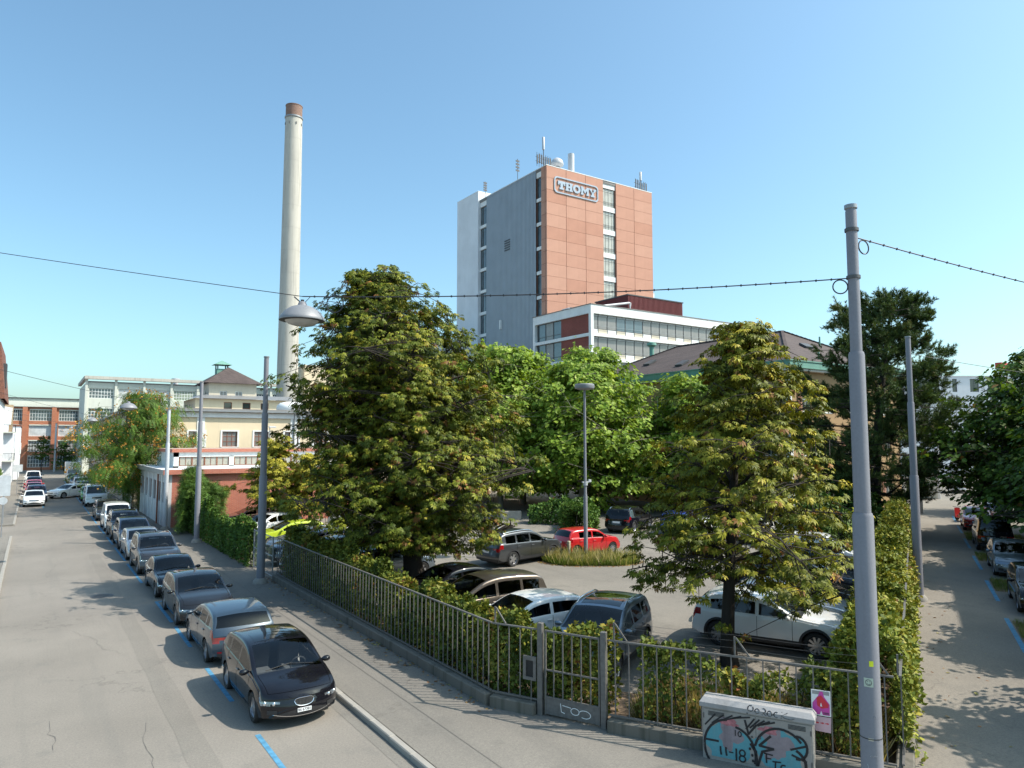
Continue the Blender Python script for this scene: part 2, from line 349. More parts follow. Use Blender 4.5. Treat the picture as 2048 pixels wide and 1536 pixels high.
# top: distance from the nose -> roofline height; the rest in the same distances
CARS = {
 'hatch': dict(L=4.3, W=1.77, wb=2.58, fo=.87, r=.32, top=[(0, .64), (.1, .74), (.5, .89), (1.15, 1.0), (2.05, 1.385), (2.7, 1.455), (3.5, 1.41), (3.92, 1.29), (4.2, 1.0), (4.3, .84)],
      cowl=1.16, head=2.06, rt=3.86, rb=4.17, belt=[(0, .58), (.5, .79), (1.15, .915), (4.3, 1.0)], win=[(1.5, 2.32), (2.41, 3.2), (3.3, 3.62)]),
 'mpv': dict(L=4.55, W=1.82, wb=2.73, fo=.93, r=.33, top=[(0, .66), (.1, .78), (.45, .93), (1.05, 1.08), (2.05, 1.54), (2.8, 1.63), (3.9, 1.58), (4.25, 1.47), (4.47, 1.06), (4.55, .9)],
      cowl=1.06, head=2.06, rt=4.2, rb=4.45, belt=[(0, .6), (.45, .83), (1.05, .96), (4.55, 1.03)], win=[(1.42, 2.35), (2.45, 3.3), (3.4, 4.05)]),
 'suv': dict(L=4.5, W=1.86, wb=2.7, fo=.9, r=.36, top=[(0, .76), (.1, .9), (.45, 1.02), (1.25, 1.12), (2.05, 1.55), (2.7, 1.67), (3.8, 1.63), (4.2, 1.53), (4.42, 1.12), (4.5, .95)],
      cowl=1.26, head=2.08, rt=4.14, rb=4.4, belt=[(0, .7), (.45, .92), (1.25, 1.03), (4.5, 1.12)], win=[(1.6, 2.42), (2.52, 3.3), (3.4, 3.95)], clad=1, rails=1, sill=.3),
 'coupe': dict(L=4.43, W=1.71, wb=2.7, fo=.78, r=.31, top=[(0, .6), (.08, .68), (.4, .78), (1.45, .9), (2.2, 1.3), (2.75, 1.365), (3.2, 1.32), (3.85, 1.0), (4.38, .94), (4.43, .8)],
      cowl=1.46, head=2.2, rt=3.2, rb=3.84, belt=[(0, .54), (.4, .7), (1.45, .83), (4.43, .88)], win=[(1.85, 2.55), (2.64, 3.3)]),
 'sedan': dict(L=4.6, W=1.8, wb=2.7, fo=.9, r=.32, top=[(0, .62), (.1, .72), (.45, .84), (1.3, .98), (2.15, 1.38), (2.8, 1.45), (3.4, 1.39), (4.0, 1.08), (4.53, 1.02), (4.6, .85)],
      cowl=1.31, head=2.15, rt=3.4, rb=3.99, belt=[(0, .56), (.45, .75), (1.3, .9), (4.6, .96)], win=[(1.7, 2.42), (2.51, 3.3)]),
 'wagon': dict(L=4.72, W=1.83, wb=2.79, fo=.89, r=.33, top=[(0, .64), (.1, .74), (.45, .87), (1.3, .99), (2.15, 1.39), (2.8, 1.47), (4.0, 1.43), (4.35, 1.33), (4.63, 1.0), (4.72, .85)],
      cowl=1.31, head=2.16, rt=4.3, rb=4.6, belt=[(0, .58), (.45, .78), (1.3, .91), (4.72, .98)], win=[(1.68, 2.42), (2.51, 3.25), (3.35, 4.1)], rails=1),
 'small': dict(L=3.74, W=1.63, wb=2.41, fo=.72, r=.29, top=[(0, .62), (.08, .72), (.4, .87), (1.0, .97), (1.72, 1.37), (2.2, 1.42), (3.1, 1.39), (3.4, 1.3), (3.66, .98), (3.74, .8)],
      cowl=1.01, head=1.72, rt=3.34, rb=3.63, belt=[(0, .56), (.4, .77), (1.0, .89), (3.74, .94)], win=[(1.32, 2.05), (2.14, 2.95)]),
 'van': dict(L=4.4, W=1.79, wb=2.68, fo=.88, r=.32, top=[(0, .7), (.1, .86), (.4, 1.0), (.95, 1.1), (1.8, 1.68), (2.3, 1.8), (4.1, 1.79), (4.3, 1.72), (4.37, 1.1), (4.4, .9)],
      cowl=.96, head=1.82, rt=4.29, rb=4.365, belt=[(0, .64), (.4, .9), (.95, 1.0), (4.4, 1.05)], win=[(1.3, 2.1)], sill=.26),
 'bus': dict(L=5.0, W=1.9, wb=3.0, fo=.9, r=.35, top=[(0, .8), (.08, .98), (.35, 1.12), (.75, 1.2), (1.6, 1.83), (2.1, 1.95), (4.75, 1.94), (4.9, 1.86), (4.97, 1.2), (5.0, 1.0)],
      cowl=.76, head=1.62, rt=4.89, rb=4.965, belt=[(0, .74), (.35, 1.02), (.75, 1.1), (5.0, 1.14)], win=[(1.15, 2.0), (2.15, 3.2)], sill=.3),
}
def catmull(pts, x):
    xs = np.array([p[0] for p in pts]); zs = np.array([p[1] for p in pts])
    d = np.diff(zs)/np.diff(xs); t = np.concatenate([[d[0]], (d[:-1]+d[1:])/2, [d[-1]]])
    for i in range(len(d)):                                   # monotone limiter
        if d[i]*t[i] <= 0: t[i] = 0 if d[i]*t[i] < 0 else t[i]
        lim = 2.2*abs(d[i]); t[i] = max(-lim, min(lim, t[i])); t[i+1] = max(-lim, min(lim, t[i+1]))
    i = np.clip(np.searchsorted(xs, x)-1, 0, len(xs)-2); h = xs[i+1]-xs[i]; u = (x-xs[i])/h
    return (2*u**3-3*u**2+1)*zs[i]+(u**3-2*u**2+u)*h*t[i]+(-2*u**3+3*u**2)*zs[i+1]+(u**3-u**2)*h*t[i+1]
class Skin:
    def __init__(s, sp):
        s.sp = sp; s.L, s.W = sp['L'], sp['W']/2; s.sill = sp.get('sill', .22)
        s.ax = (sp['fo'], sp['fo']+sp['wb']); s.Ra = sp['r']+.055
    def zt(s, x): return float(catmull(s.sp['top'], min(max(x, 0), s.L)))
    def zs(s, x):
        b = float(np.interp(x, *zip(*s.sp['belt']))); return min(b, s.zt(x)-.035)
    def zb(s, x):
        z = s.sill+.03*math.exp(-(x/.25)**2)+.1*math.exp(-((s.L-x)/.2)**2)
        for a in s.ax:
            q = s.Ra**2-(x-a)**2
            if q > 0: z = max(z, s.sp['r']+math.sqrt(q))
        return z
    def wid(s, x):                                            # plan half width
        return s.W*(1-.05*max(0, 1-x/.9)**2-.06*max(0, 1-(s.L-x)/1.0)**2)
    def yside(s, x, z):
        w = s.wid(x); zz = s.zs(x); m = .58
        if z < m: return w*(1-.055*((m-z)/(m-.2))**1.6)
        return w*(1-.035*((z-m)/max(zz-m, .15))**2)
    def warp(s, x, y, z):
        """x measured from the nose; rounds the nose and tail, lets the bumpers stand out"""
        k = max(0, 1-x/.75)**2; w = abs(y)/s.W
        nose = .07*math.exp(-((z-.42)/.2)**2)-.0
        x2 = x+k*(s.sp.get('sweep', .32)*w**2.4-nose)
        k = max(0, 1-(s.L-x)/.7)**2
        tail = .07*math.exp(-((z-.5)/.22)**2)
        x2 -= k*(.17*w**2.6-tail*.8)
        return (s.sp['fo']+s.sp['wb']/2-x2, y, z)
    def loop(s, x):
        """half section from the sill up to the centreline"""
        zb, zs, zt = s.zb(x), s.zs(x), s.zt(x); pts = []
        for i, f in enumerate((0, .06, .14, .26, .42, .58, .74, .88, 1)):
            z = max(s.sill+(zs-s.sill)*f, zb+.012*i) if f < 1 else zs
            z = min(z, zs-.004*(8-i)); z = max(z, min(zb, zs-.004*(8-i)))
            pts.append((s.yside(x, z), z))
        hh = zt-zs; yb = pts[-1][0]; cam = min(.045, hh*.25); rr = min(.07, hh*.35); ze = zt-cam-rr
        tum = .26 if s.sp['top'][4][1] < 1.6 else .17
        for f in (.07, .32, .6, .87, 1):
            z = zs+(ze-zs)*f; pts.append((yb-.012-tum*(ze-zs)*f, z))
        ye = pts[-1][0]; pts.append((ye-rr*.25, ze+rr*.65)); pts.append((ye-rr*.8, zt-cam)); ya = ye-rr*.8
        for f in (.93, .72, .48, .24, 0): pts.append((ya*f, zt-cam*f*f))
        return pts
    def side(s, x, z, off=0): return s._o(lambda a, b: s.warp(a, s.yside(a, b), b), x, z, off)
    def front(s, q, z, off=0, rear=False):
        x0 = s.L if rear else 0; sg = -1 if rear else 1
        def f(q, z):
            Y = s.yside(x0, z)
            if abs(q) <= Y: return s.warp(x0, q, z)
            d = abs(q)-Y; x = x0+sg*d; return s.warp(x, math.copysign(s.yside(x, z), q), z)
        return s._o(f, q, z, off, (1 if not rear else -1))
    def _o(s, f, a, b, off, sgn=None):
        p = Vector(f(a, b))
        if off:
            n = (Vector(f(a+.01, b))-Vector(f(a-.01, b))).cross(Vector(f(a, b+.01))-Vector(f(a, b-.01))).normalized()
            ref = Vector((p.x*.35, p.y*2.4, 0)) if sgn is None else Vector((sgn, p.y*.7, 0))
            if n.dot(ref) < 0: n = -n
            p = p+n*off
        return p
def patch(f, a0, a1, blo, bhi, nu=8, nv=4, mb=None, off=.006):
    """grid on a skin function; blo/bhi give the lower/upper bound along u"""
    mb = mb or MB(); vs = []
    for i in range(nu+1):
        u = i/nu; a = a0+(a1-a0)*u; l, h = blo(u), bhi(u)
        for j in range(nv+1): vs.append(f(a, l+(h-l)*j/nv, off))
    return mb.add(vs, [(i*(nv+1)+j, (i+1)*(nv+1)+j, (i+1)*(nv+1)+j+1, i*(nv+1)+j+1) for i in range(nu) for j in range(nv)])
WH = {}
def wheel_meshes(r, spokes, dark):
    k = (r, spokes, dark)
    if k in WH: return WH[k]
    t = MB().lathe([(r*.68, -.09), (r*.93, -.1), (r, -.075), (r, .075), (r*.93, .1), (r*.68, .09)], 26, axis='y').mesh('wheel', 50)
    t.materials.append(M_tyre)
    m = MB().lathe([(r*.69, -.088), (r*.70, -.06), (r*.62, -.03), (r*.6, .05)], 26, axis='y')
    m.lathe([(.001, -.075), (r*.16, -.075), (r*.2, -.05)], 12, axis='y')
    for i in range(spokes):
        a = 2*math.pi*i/spokes; c, s_ = math.cos(a), math.sin(a); wd = r*(.9/spokes)
        p = []
        for rad, w_, d in ((.14*r, wd*.9, -.07), (.66*r, wd, -.062)):
            for q in (-1, 1): p.append((c*rad-s_*q*w_, d, s_*rad+c*q*w_))
        for rad, w_, d in ((.14*r, wd*.9, -.03), (.66*r, wd, -.03)):
            for q in (-1, 1): p.append((c*rad-s_*q*w_, d, s_*rad+c*q*w_))
        m.add(p, [(0, 1, 3, 2), (0, 2, 6, 4), (1, 5, 7, 3)])
    rm = m.mesh('rim', 40); rm.materials.append(M_rimd if dark else M_rim)
    bk = MB().lathe([(r*.6, -.015), (.001, -.015)], 20, axis='y').mesh('brake_disc'); bk.materials.append(M_cdark)
    WH[k] = (t, rm, bk); return WH[k]
def car(name, label, cat, kind, paint, loc, hdg, group=None, z=0, lod=1, spokes=5, darkrim=False, plate=True, text=None, S=None, **kw):
    """hdg: direction of travel as an angle from +X; lod 0 far, 1 middle, 2 near"""
    sp = dict(CARS[kind]); sp.update(kw); sk = Skin(sp); L, W = sk.L, sk.W; fx = sp['fo']+sp['wb']/2
    t = thing(name, label, cat, (loc[0], loc[1], z), hdg, group)
    if S: t.scale = (S, S, S)
    st = set()
    n = (26, 40, 56)[lod]
    for i in range(n+1): st.add(round(L*i/n, 3))
    for a in sk.ax:
        for k in range(-7, 8): st.add(round(a+sk.Ra*math.sin(k/7*math.pi/2)*1.0, 3))
        st.add(round(a-sk.Ra-.01, 3)); st.add(round(a+sk.Ra+.01, 3))
    keys = [sp['cowl'], sp['head'], sp['rt'], sp['rb'], .04, .1, L-.04, L-.1]
    for a, b in sp['win']: keys += [a, b]
    for k in keys: st.add(round(k, 3))
    ks = set(round(k, 3) for k in keys)
    xs = sorted(x for x in st if 0 <= x <= L); out = [xs[0]]
    for x in xs[1:]:
        if x-out[-1] < .014 and x not in ks and x != xs[-1]: continue
        if x-out[-1] < .014 and out[-1] not in ks and len(out) > 1: out.pop()
        out.append(x)
    xs = out
    rows = None; V = []; NR = 0
    for x in xs:
        h = sk.loop(x); full = h+[(-y, zz) for y, zz in h[-2::-1]]; NR = len(full)
        V += [sk.warp(x, y, zz) for y, zz in full]
    nh = (NR+1)//2                                             # rows per half; 0..8 side, 9..13 upper side, 14,15 corner, 16..20 top
    body, glass = [], {}
    def put(key, f): glass.setdefault(key, []).append(f)
    for i in range(len(xs)-1):
        xm = (xs[i]+xs[i+1])/2
        for j in range(NR-1):
            f = (i*NR+j, (i+1)*NR+j, (i+1)*NR+j+1, i*NR+j+1)
            jj = j if j < nh-1 else NR-2-j
            if jj >= 16 and sp['head'] > xm > sp['cowl']: put('windscreen', f); continue
            if jj >= 16 and sp['rb'] > xm > sp['rt']: put('rear_window', f); continue
            if xm < .36 and 7+int(xm/.1) <= jj <= 12: put(('headlight', 0, j < nh-1), f); continue
            if xm > L-.3 and 6 <= jj <= 7: put(('tail_light', 0, j < nh-1), f); continue
            if 9 <= jj <= 11:
                hit = [q for q, (a, b) in enumerate(sp['win']) if a < xm < b]
                if hit: put(('side_window', hit[0], j < nh-1), f); continue
            body.append(f)
    # nose and tail caps
    base = len(V); MC = 10
    for x, i0, rear in ((0, 0, False), (L, (len(xs)-1)*NR, True)):
        h = sk.loop(x); st0 = len(V); zlo = h[0][1]
        for y, zz in h:
            for c in range(1, MC): V.append(sk.warp(x, y*(1-2*c/MC), zz))
        for r_ in range(nh-1):
            ids = [i0+r_]+[st0+r_*(MC-1)+c for c in range(MC-1)]+[i0+NR-1-r_]
            nxt = [i0+r_+1]+[st0+(r_+1)*(MC-1)+c for c in range(MC-1)]+[i0+NR-2-r_]
            for c in range(MC):
                f = (ids[c], ids[c+1], nxt[c+1], nxt[c]); f = f if rear else f[::-1]; e = min(c, MC-1-c)
                if not rear and (e == 0 and 7 <= r_ <= 12 or e == 1 and 8 <= r_ <= 12): put(('headlight', 0, c < 5), f)
                elif rear and (e == 0 and 6 <= r_ <= 7 or e == 1 and r_ == 7): put(('tail_light', 0, c < 5), f)
                else: body.append(f)
    def sub(fs):
        idx = sorted(set(i for f in fs for i in f)); mp = {a: b for b, a in enumerate(idx)}
        mb = MB(); mb.v = [V[i] for i in idx]; mb.f = [tuple(mp[i] for i in f) for f in fs]; return mb
    P = paint
    bo = sub(body).build('body', P, t, 38)
    for key, fs in glass.items():
        nm = key if isinstance(key, str) else key[0]
        o = sub(fs).build(nm, {'windscreen': M_wscr, 'headlight': M_lens, 'tail_light': M_tail}.get(nm, M_cglass), t, 60)
        if nm == 'headlight' and lod >= 1:
            s_ = 1 if key[2] else -1; zz = (sk.loop(0)[7][1]+sk.loop(0)[12][1])/2
            for q in (.68, .86): p = sk.warp(0, s_*W*q, zz); MB().lathe([(.001, .014), (.026, .014), (.038, .002)], 12, p, 'x').build('lamp_bowl', M_chrome, o, 60)
    # floor pan and cabin
    ib = MB().box(fx-L+.25, fx-.25, -W+.3, W-.3, .2, .42)
    zc = sk.zs(sp['cowl']); ib.box(fx-sp['rb']+.1, fx-sp['cowl']-.1, -W+.14, W-.14, .42, .58)
    ib.box(fx-sp['cowl']-.55, fx-sp['cowl']+.06, -W+.16, W-.16, .58, zc-.05)       # dashboard
    ib.box(fx-L+.12, fx-sp['rt']+.1, -W+.16, W-.16, .42, zc-.1)
    ib.build('cabin', M_cdark, t)
    if lod >= 1:
        sb = MB(); zt = sk.zt((sp['head']+sp['rt'])/2); sx = fx-sp['cowl']-1.28
        for yy in (-.36, .36):
            sb.bevbox(sx-.1, sx+.45, yy-.25, yy+.25, .58, .72, .05)
            sb.obox((sx-.14, yy, .95), (.18, 0, .98), (0, 1, 0), (-.98, 0, .18), .34, .24, .06)
            sb.obox((sx-.2, yy, zt-.3), (.1, 0, 1), (0, 1, 0), (-1, 0, .1), .09, .13, .05)
        rx = sx-.9
        sb.obox((rx-.14, 0, .92), (.2, 0, .98), (0, 1, 0), (-.98, 0, .2), .34, W-.3, .06)
        for yy in (-.4, .4): sb.obox((rx-.2, yy, zt-.3), (.1, 0, 1), (0, 1, 0), (-1, 0, .1), .07, .12, .04)
        sb.build('seats', M_cgrey, t, 40)
        ring = [(fx-sp['cowl']-.62+.05*math.sin(a), .36+.18*math.cos(a), zc-.0+.17*math.sin(a)) for a in np.linspace(0, 2*math.pi, 15)]
        MB().tube(ring, .016, 6, False).build('steering_wheel', M_cdark, t, 60)
    # wheels
    for a in sk.ax:
        for s_ in (1, -1):
            tm, rm, bm = wheel_meshes(sp['r'], spokes, darkrim)
            rz = math.pi if s_ > 0 else 0
            o = link('wheel', tm, t, (fx-a, s_*(W-.115), sp['r']), rz)
            link('rim', rm, o); link('brake_disc', bm, o)
    # lamps, grille, bumper, plates
    zh = sk.zt(.1); hw = W
    big = sp['top'][0][1] > .68
    zl, zu = (zh-.2, zh-.07) if not big else (zh-.24, zh-.09)
    if text == 'leon': zl, zu = .535, .665
    for s_ in (1, -1):
        if lod >= 1:
            patch(lambda q, z_, o: sk.front(q*s_, z_, o), hw*.62, hw*.82, lambda u: .33, lambda u: .43, 3, 2).build('fog_light', M_dark, t)
    patch(sk.front, -hw*.62, hw*.62, lambda u: .28, lambda u: .28+.15*math.sin(math.pi*(.12+.76*u)), 10, 2, off=.004).build('air_intake', M_dark, t)
    if text != 'leon':
        g = patch(sk.front, -hw*.42, hw*.42, lambda u: zl+.01, lambda u: zu-.0, 8, 3)
        go = g.build('grille', M_dark, t)
        if lod >= 1:
            ch = MB()
            for k in range(3): patch(sk.front, -hw*.4, hw*.4, lambda u, k=k: zl+.03+k*.035, lambda u, k=k: zl+.04+k*.035, 8, 1, ch, .01)
            ch.build('grille_bar', M_chrome, go)
    patch(lambda q, z_, o: sk.front(q, z_, o, True), -hw*.8, hw*.8, lambda u: .3, lambda u: .42, 8, 2, off=.004).build('rear_apron', M_dark, t)
    if sp.get('clad'):
        for s_ in (1, -1):
            patch(lambda x_, z_, o: (lambda p: Vector((p.x, p.y*s_, p.z)))(sk.side(x_, z_, o)), sk.ax[0]+sk.Ra, sk.ax[1]-sk.Ra, lambda u: sk.sill, lambda u: sk.sill+.13, 8, 1).build('sill_cladding', M_dark, t)
            for a in sk.ax:
                mb = MB(); vs = []
                for k in range(17):
                    an = math.pi*(-.05+1.1*k/16)
                    for rr in (sk.Ra-.005, sk.Ra+.06):
                        xx = a+rr*math.cos(an); zz = max(sp['r']+rr*math.sin(an), sk.sill); p = sk.side(min(max(xx, .02), L-.02), zz, .008); vs.append((p.x, p.y*s_, p.z))
                mb.add(vs, [(2*k, 2*k+1, 2*k+3, 2*k+2) for k in range(16)]).build('arch_cladding', M_dark, t, 60)
    if sp.get('rails') :
        for s_ in (1, -1):
            pts = []
            for k in range(9):
                x_ = sp['head']+.1+(sp['rt']-sp['head']-.25)*k/8; lp = sk.loop(x_); pts.append((fx-x_, s_*(lp[15][0]-.03), lp[15][1]+(.045 if 0 < k < 8 else .0)))
            MB().tube(pts, .018, 6).build('roof_rail', M_chrome if sp['rails'] == 1 else M_dark, t, 60)
    zp = .5 if not big else .52
    if text == 'leon': zp = .40
    if plate:
        for rear in (False, True):
            c = sk.front(0, zp if not rear else (.78 if kind not in ('coupe',) else .6), .012, rear); hwp = .15 if not rear else .25; hhp = .04 if not rear else .06
            if rear and kind in ('hatch', 'mpv', 'small', 'wagon', 'suv', 'van', 'bus'): c = sk.front(0, .74, .012, True)
            pl = MB().box(c.x-.005, c.x+.005, -hwp, hwp, c.z-hhp, c.z+hhp).build('number_plate', M_plate, t)
            if text and not rear and lod == 2 and text == 'leon':
                cu = bpy.data.curves.new('plate_lettering', 'FONT'); cu.body = 'BS 67381'; cu.size = .075; cu.align_x = 'CENTER'; cu.align_y = 'CENTER'; cu.offset = .0012
                to = bpy.data.objects.new('plate_lettering', cu); COL.objects.link(to); to.parent = pl; cu.materials.append(M_black)
                me_ = bpy.data.meshes.new_from_object(to); bpy.data.objects.remove(to); me_.materials.clear(); me_.materials.append(M_black)
                to = link('plate_lettering', me_, pl); to.location = (c.x+.0062, 0, c.z); to.rotation_euler = (R(90), 0, R(90))
            if rear and text == 'shield':
                MB().box(c.x-.0095, c.x-.0052, .17, .22, c.z-.03, c.z+.03).build('plate_shield', M_tail, pl)
    if sp.get('sunroof'):
        vs = []; a_, b_ = sp['head']+.12, sp['head']+sp['sunroof']
        for i in range(7):
            x_ = a_+(b_-a_)*i/6; lp = sk.loop(x_); ya = lp[15][0]; cm = lp[-1][1]-lp[15][1]
            for j in range(9): y_ = (j/4-1)*ya*.78; vs.append((fx-x_, y_, lp[-1][1]-cm*(y_/ya)**2+.004))
        MB().add(vs, [(i*9+j, (i+1)*9+j, (i+1)*9+j+1, i*9+j+1) for i in range(6) for j in range(8)]).build('sunroof', M_roofgl, t, 60)
    if lod >= 1:                                             # bonnet shut lines
        sm = MB()
        for s_ in (1, -1):
            vs = []
            for i in range(9):
                x_ = .1+(sp['cowl']-.12)*i/8; lp = sk.loop(x_); ya = lp[15][0]; cm = lp[-1][1]-lp[15][1]
                for q in (0, 1): y_ = s_*(ya*(.90+.03*i/8)-q*.008); p = sk.warp(x_, y_, lp[-1][1]-cm*(y_/ya)**2+.003); vs.append(p)
            sm.add(vs, [(2*i, 2*i+1, 2*i+3, 2*i+2) for i in range(8)])
        vs = []
        for j in range(13):
            lp = sk.loop(.1); ya = lp[15][0]; cm = lp[-1][1]-lp[15][1]; y_ = (j/6-1)*ya*.9
            for q in (0, 1): vs.append(sk.warp(.1+q*.008, y_, sk.loop(.1+q*.008)[-1][1]-cm*(y_/ya)**2+.003))
        sm.add(vs, [(2*i, 2*i+1, 2*i+3, 2*i+2) for i in range(12)])
        sm.build('bonnet_seam', M_seam, t)
    # mirrors, seams, handles
    for s_ in (1, -1):
        xm_ = sp['win'][0][0]-.02; zb_ = sk.zs(xm_)+.075; yb_ = sk.yside(xm_, zb_-.1)
        mb = MB(); rings = []
        vs = []; fs = []
        for k, (dy, ry) in enumerate(((0, .02), (.03, .045), (.09, .085), (.17, .09), (.215, .06), (.225, .02))):
            for q in range(10):
                a = 2*math.pi*q/10; vs.append((fx-xm_+ry*.75*math.cos(a)+.0, s_*(yb_-.03+dy), zb_+ry*.75*math.sin(a)))
        fs = [(k*10+q, k*10+(q+1) % 10, (k+1)*10+(q+1) % 10, (k+1)*10+q) for k in range(5) for q in range(10)]
        mb.add(vs, fs); mb.build('wing_mirror', P if kw.get('_m', 1) else M_dark, t, 60)
        if lod >= 1:
            sd_ = lambda x_, z_, o: (lambda p: Vector((p.x, p.y*s_, p.z)))(sk.side(x_, z_, o))
            seam = MB(); cuts = [sp['win'][0][0]-.12]+[(sp['win'][k][1]+sp['win'][k+1][0])/2 for k in range(len(sp['win'])-1)][:2]
            if len(cuts) < 3: cuts.append(sp['win'][-1][1]+.02)
            for x_ in cuts: patch(sd_, x_-.006, x_+.006, lambda u: sk.sill+.06 if min(abs(x_-a) for a in sk.ax) > sk.Ra+.02 else sk.sp['r']+sk.Ra+.02, lambda u: sk.zs(x_)-.01, 1, 8, seam, .0025)
            patch(sd_, cuts[0], cuts[-1], lambda u: sk.sill+.05, lambda u: sk.sill+.06, 10, 1, seam, .0025) if not any(cuts[0] < a < cuts[-1] for a in sk.ax) else None
            seam.build('door_seam', M_seam, t)
            for x_ in cuts[1:]:
                zz = sk.zs(x_)-.13; hx = x_-.12
                p = sd_(hx, zz, .018); MB().bevbox(p.x-.09, p.x+.09, p.y-.012, p.y+.012, p.z-.012, p.z+.014, .008).build('door_handle', P, t)
        if lod == 2:
            ws = MB(); 
            y0 = -.1 if s_ > 0 else -.6
            a_, b_ = sp['cowl']+.06, sp['cowl']+.1
            ws.tube([(fx-a_, s_*.55, sk.zt(a_)+.0), (fx-b_-.03, s_*.1, sk.zt(b_+.03)+.018), (fx-b_-.05, -s_*.05, sk.zt(b_+.05)+.02)], .009, 5)
            ws.build('wiper', M_black, t)
    return t, sk, fx
# ---------------------------------------------------------------- buildings
def paneglass(name, c, rough=.06, spec=.8):
    if name in MATS: return MATS[name]
    m, t, p, ns, ls = nodes(name)
    v = coord(ns, ls); f = noise(ns, ls, v, .6, 3)
    ls.new(mixc(ns, ls, ramp(ns, ls, f, .35, .65), tuple(x*.6 for x in c), c), p.inputs['Base Color'])
    p.inputs['Roughness'].default_value = rough; p.inputs['Specular IOR Level'].default_value = spec; p.inputs['IOR'].default_value = 1.6
    wv = noise(ns, ls, v, 1.1, 2); bump(ns, ls, p, wv, .04, .05)
    MATS[name] = m; return m
G_dark = paneglass('window_glass_dark', (.05, .06, .065)); G_blue = paneglass('window_glass_blue', (.1, .14, .16))
G_cream = paneglass('window_cream_blind', (.55, .53, .45), .2); G_shade = paneglass('window_grey_blind', (.25, .235, .22), .3)
G_white = paneglass('window_white_blind', (.74, .76, .76), .4)
M_tbrick = weathered('orange_panel', (.54, .285, .205), (.44, .215, .145), .35, .35, .8)
M_joint = plain('panel_joint', (.36, .16, .1), .9)
M_ant = plain('antenna_grey', (.1, .1, .105), .6, .2)
M_metal = plain('steel_cladding', (.34, .37, .405), .5, .25, var=.06, scale=.4)
M_wblock = weathered('white_render', (.78, .80, .83), (.62, .63, .63), .3, .25)
M_white2 = weathered('white_band', (.82, .83, .82), (.6, .6, .58), .25, .8)
M_cream = weathered('cream_render', (.80, .67, .47), (.55, .46, .34), .35, .3)
M_cream2 = weathered('beige_render', (.62, .55, .44), (.4, .35, .28), .4, .3)
M_tan = weathered('tan_render', (.42, .28, .15), (.3, .2, .11), .3, .3)
M_concF = weathered('pale_concrete', (.66, .68, .60), (.45, .46, .4), .45, .3)
M_chim = weathered('chimney_concrete', (.54, .51, .45), (.27, .25, .22), .8, .25)
M_chj = plain('chimney_joint', (.4, .38, .34), .9)
M_obrick = brickmat('orange_brick', (.55, .19, .09), (.45, .14, .07), (.42, .3, .22))
M_rbrick = brickmat('red_brick', (.56, .17, .10), (.47, .13, .08), (.45, .32, .26))
M_dbrick = brickmat('dark_brick', (.32, .08, .06), (.26, .065, .05), (.2, .1, .08))
M_ybrick = brickmat('yellow_brick', (.5, .36, .2), (.38, .25, .14), (.4, .33, .25))
M_rooft = brickmat('brown_roof_tile', (.105, .078, .072), (.075, .055, .052), (.035, .026, .026), .32, .3)
M_roofr = brickmat('red_roof_tile', (.27, .11, .07), (.19, .08, .055), (.08, .04, .03), .25, .22)
M_copper = weathered('green_copper', (.17, .34, .28), (.12, .19, .155), .6, .8)
M_maroon = plain('maroon_cladding', (.16, .035, .035), .55, .2, var=.08)
M_frame = plain('window_frame_dark', (.06, .065, .07), .5)
M_fwhite = plain('window_frame_white', (.72, .74, .72), .5)
M_fbrown = plain('window_frame_brown', (.26, .09, .05), .6)
M_gutter = plain('zinc', (.3, .31, .32), .5, .5)
M_flat = plain('roof_felt', (.22, .21, .2), .95, var=.2, scale=.6)
M_flatw = plain('roof_pale', (.62, .63, .63), .9, var=.12, scale=.5)
WM = {}
def win_meshes(w, h, nx, ny, fm, gm, fw=.06, mw=.035, d=.06, split=None):
    k = (w, h, nx, ny, fm.name, gm.name, fw, mw, split)
    if k in WM: return WM[k]
    f = MB(); f.box(-w/2, -w/2+fw, -d, 0, 0, h); f.box(w/2-fw, w/2, -d, 0, 0, h)
    f.box(-w/2+fw, w/2-fw, -d, 0, 0, fw); f.box(-w/2+fw, w/2-fw, -d, 0, h-fw, h)
    for i in range(1, nx):
        x = -w/2+w*i/nx; f.box(x-mw/2, x+mw/2, -d+.006, -.006, fw, h-fw)
    for j in range(1, ny):
        z = h*j/ny if not split else h*split; f.box(-w/2+fw, w/2-fw, -d+.012, -.012, z-mw/2, z+mw/2)
    fe = f.mesh('window'); fe.materials.append(fm)
    g = MB().box(-w/2+fw*.5, w/2-fw*.5, -.024, -.018, fw*.5, h-fw*.5).mesh('pane'); g.materials.append(gm)
    WM[k] = (fe, g); return WM[k]
FY, FX = 0, -math.pi/2                                        # facades looking to -Y and to -X
def window(parent, x, y, z, rot, w, h, nx, ny, fm, gm, sill=None, **kw):
    fe, g = win_meshes(w, h, nx, ny, fm, gm, **kw)
    o = link('window', fe, parent, (x, y, z), rot); link('pane', g, o)
    if sill:
        k = ('sill', w)
        if k not in WM:
            WM[k] = MB().box(-w/2-.08, w/2+.08, -.2, 0, -.09, -.004).mesh('sill'); WM[k].materials.append(sill)
        link('sill', WM[k], o)
    return o
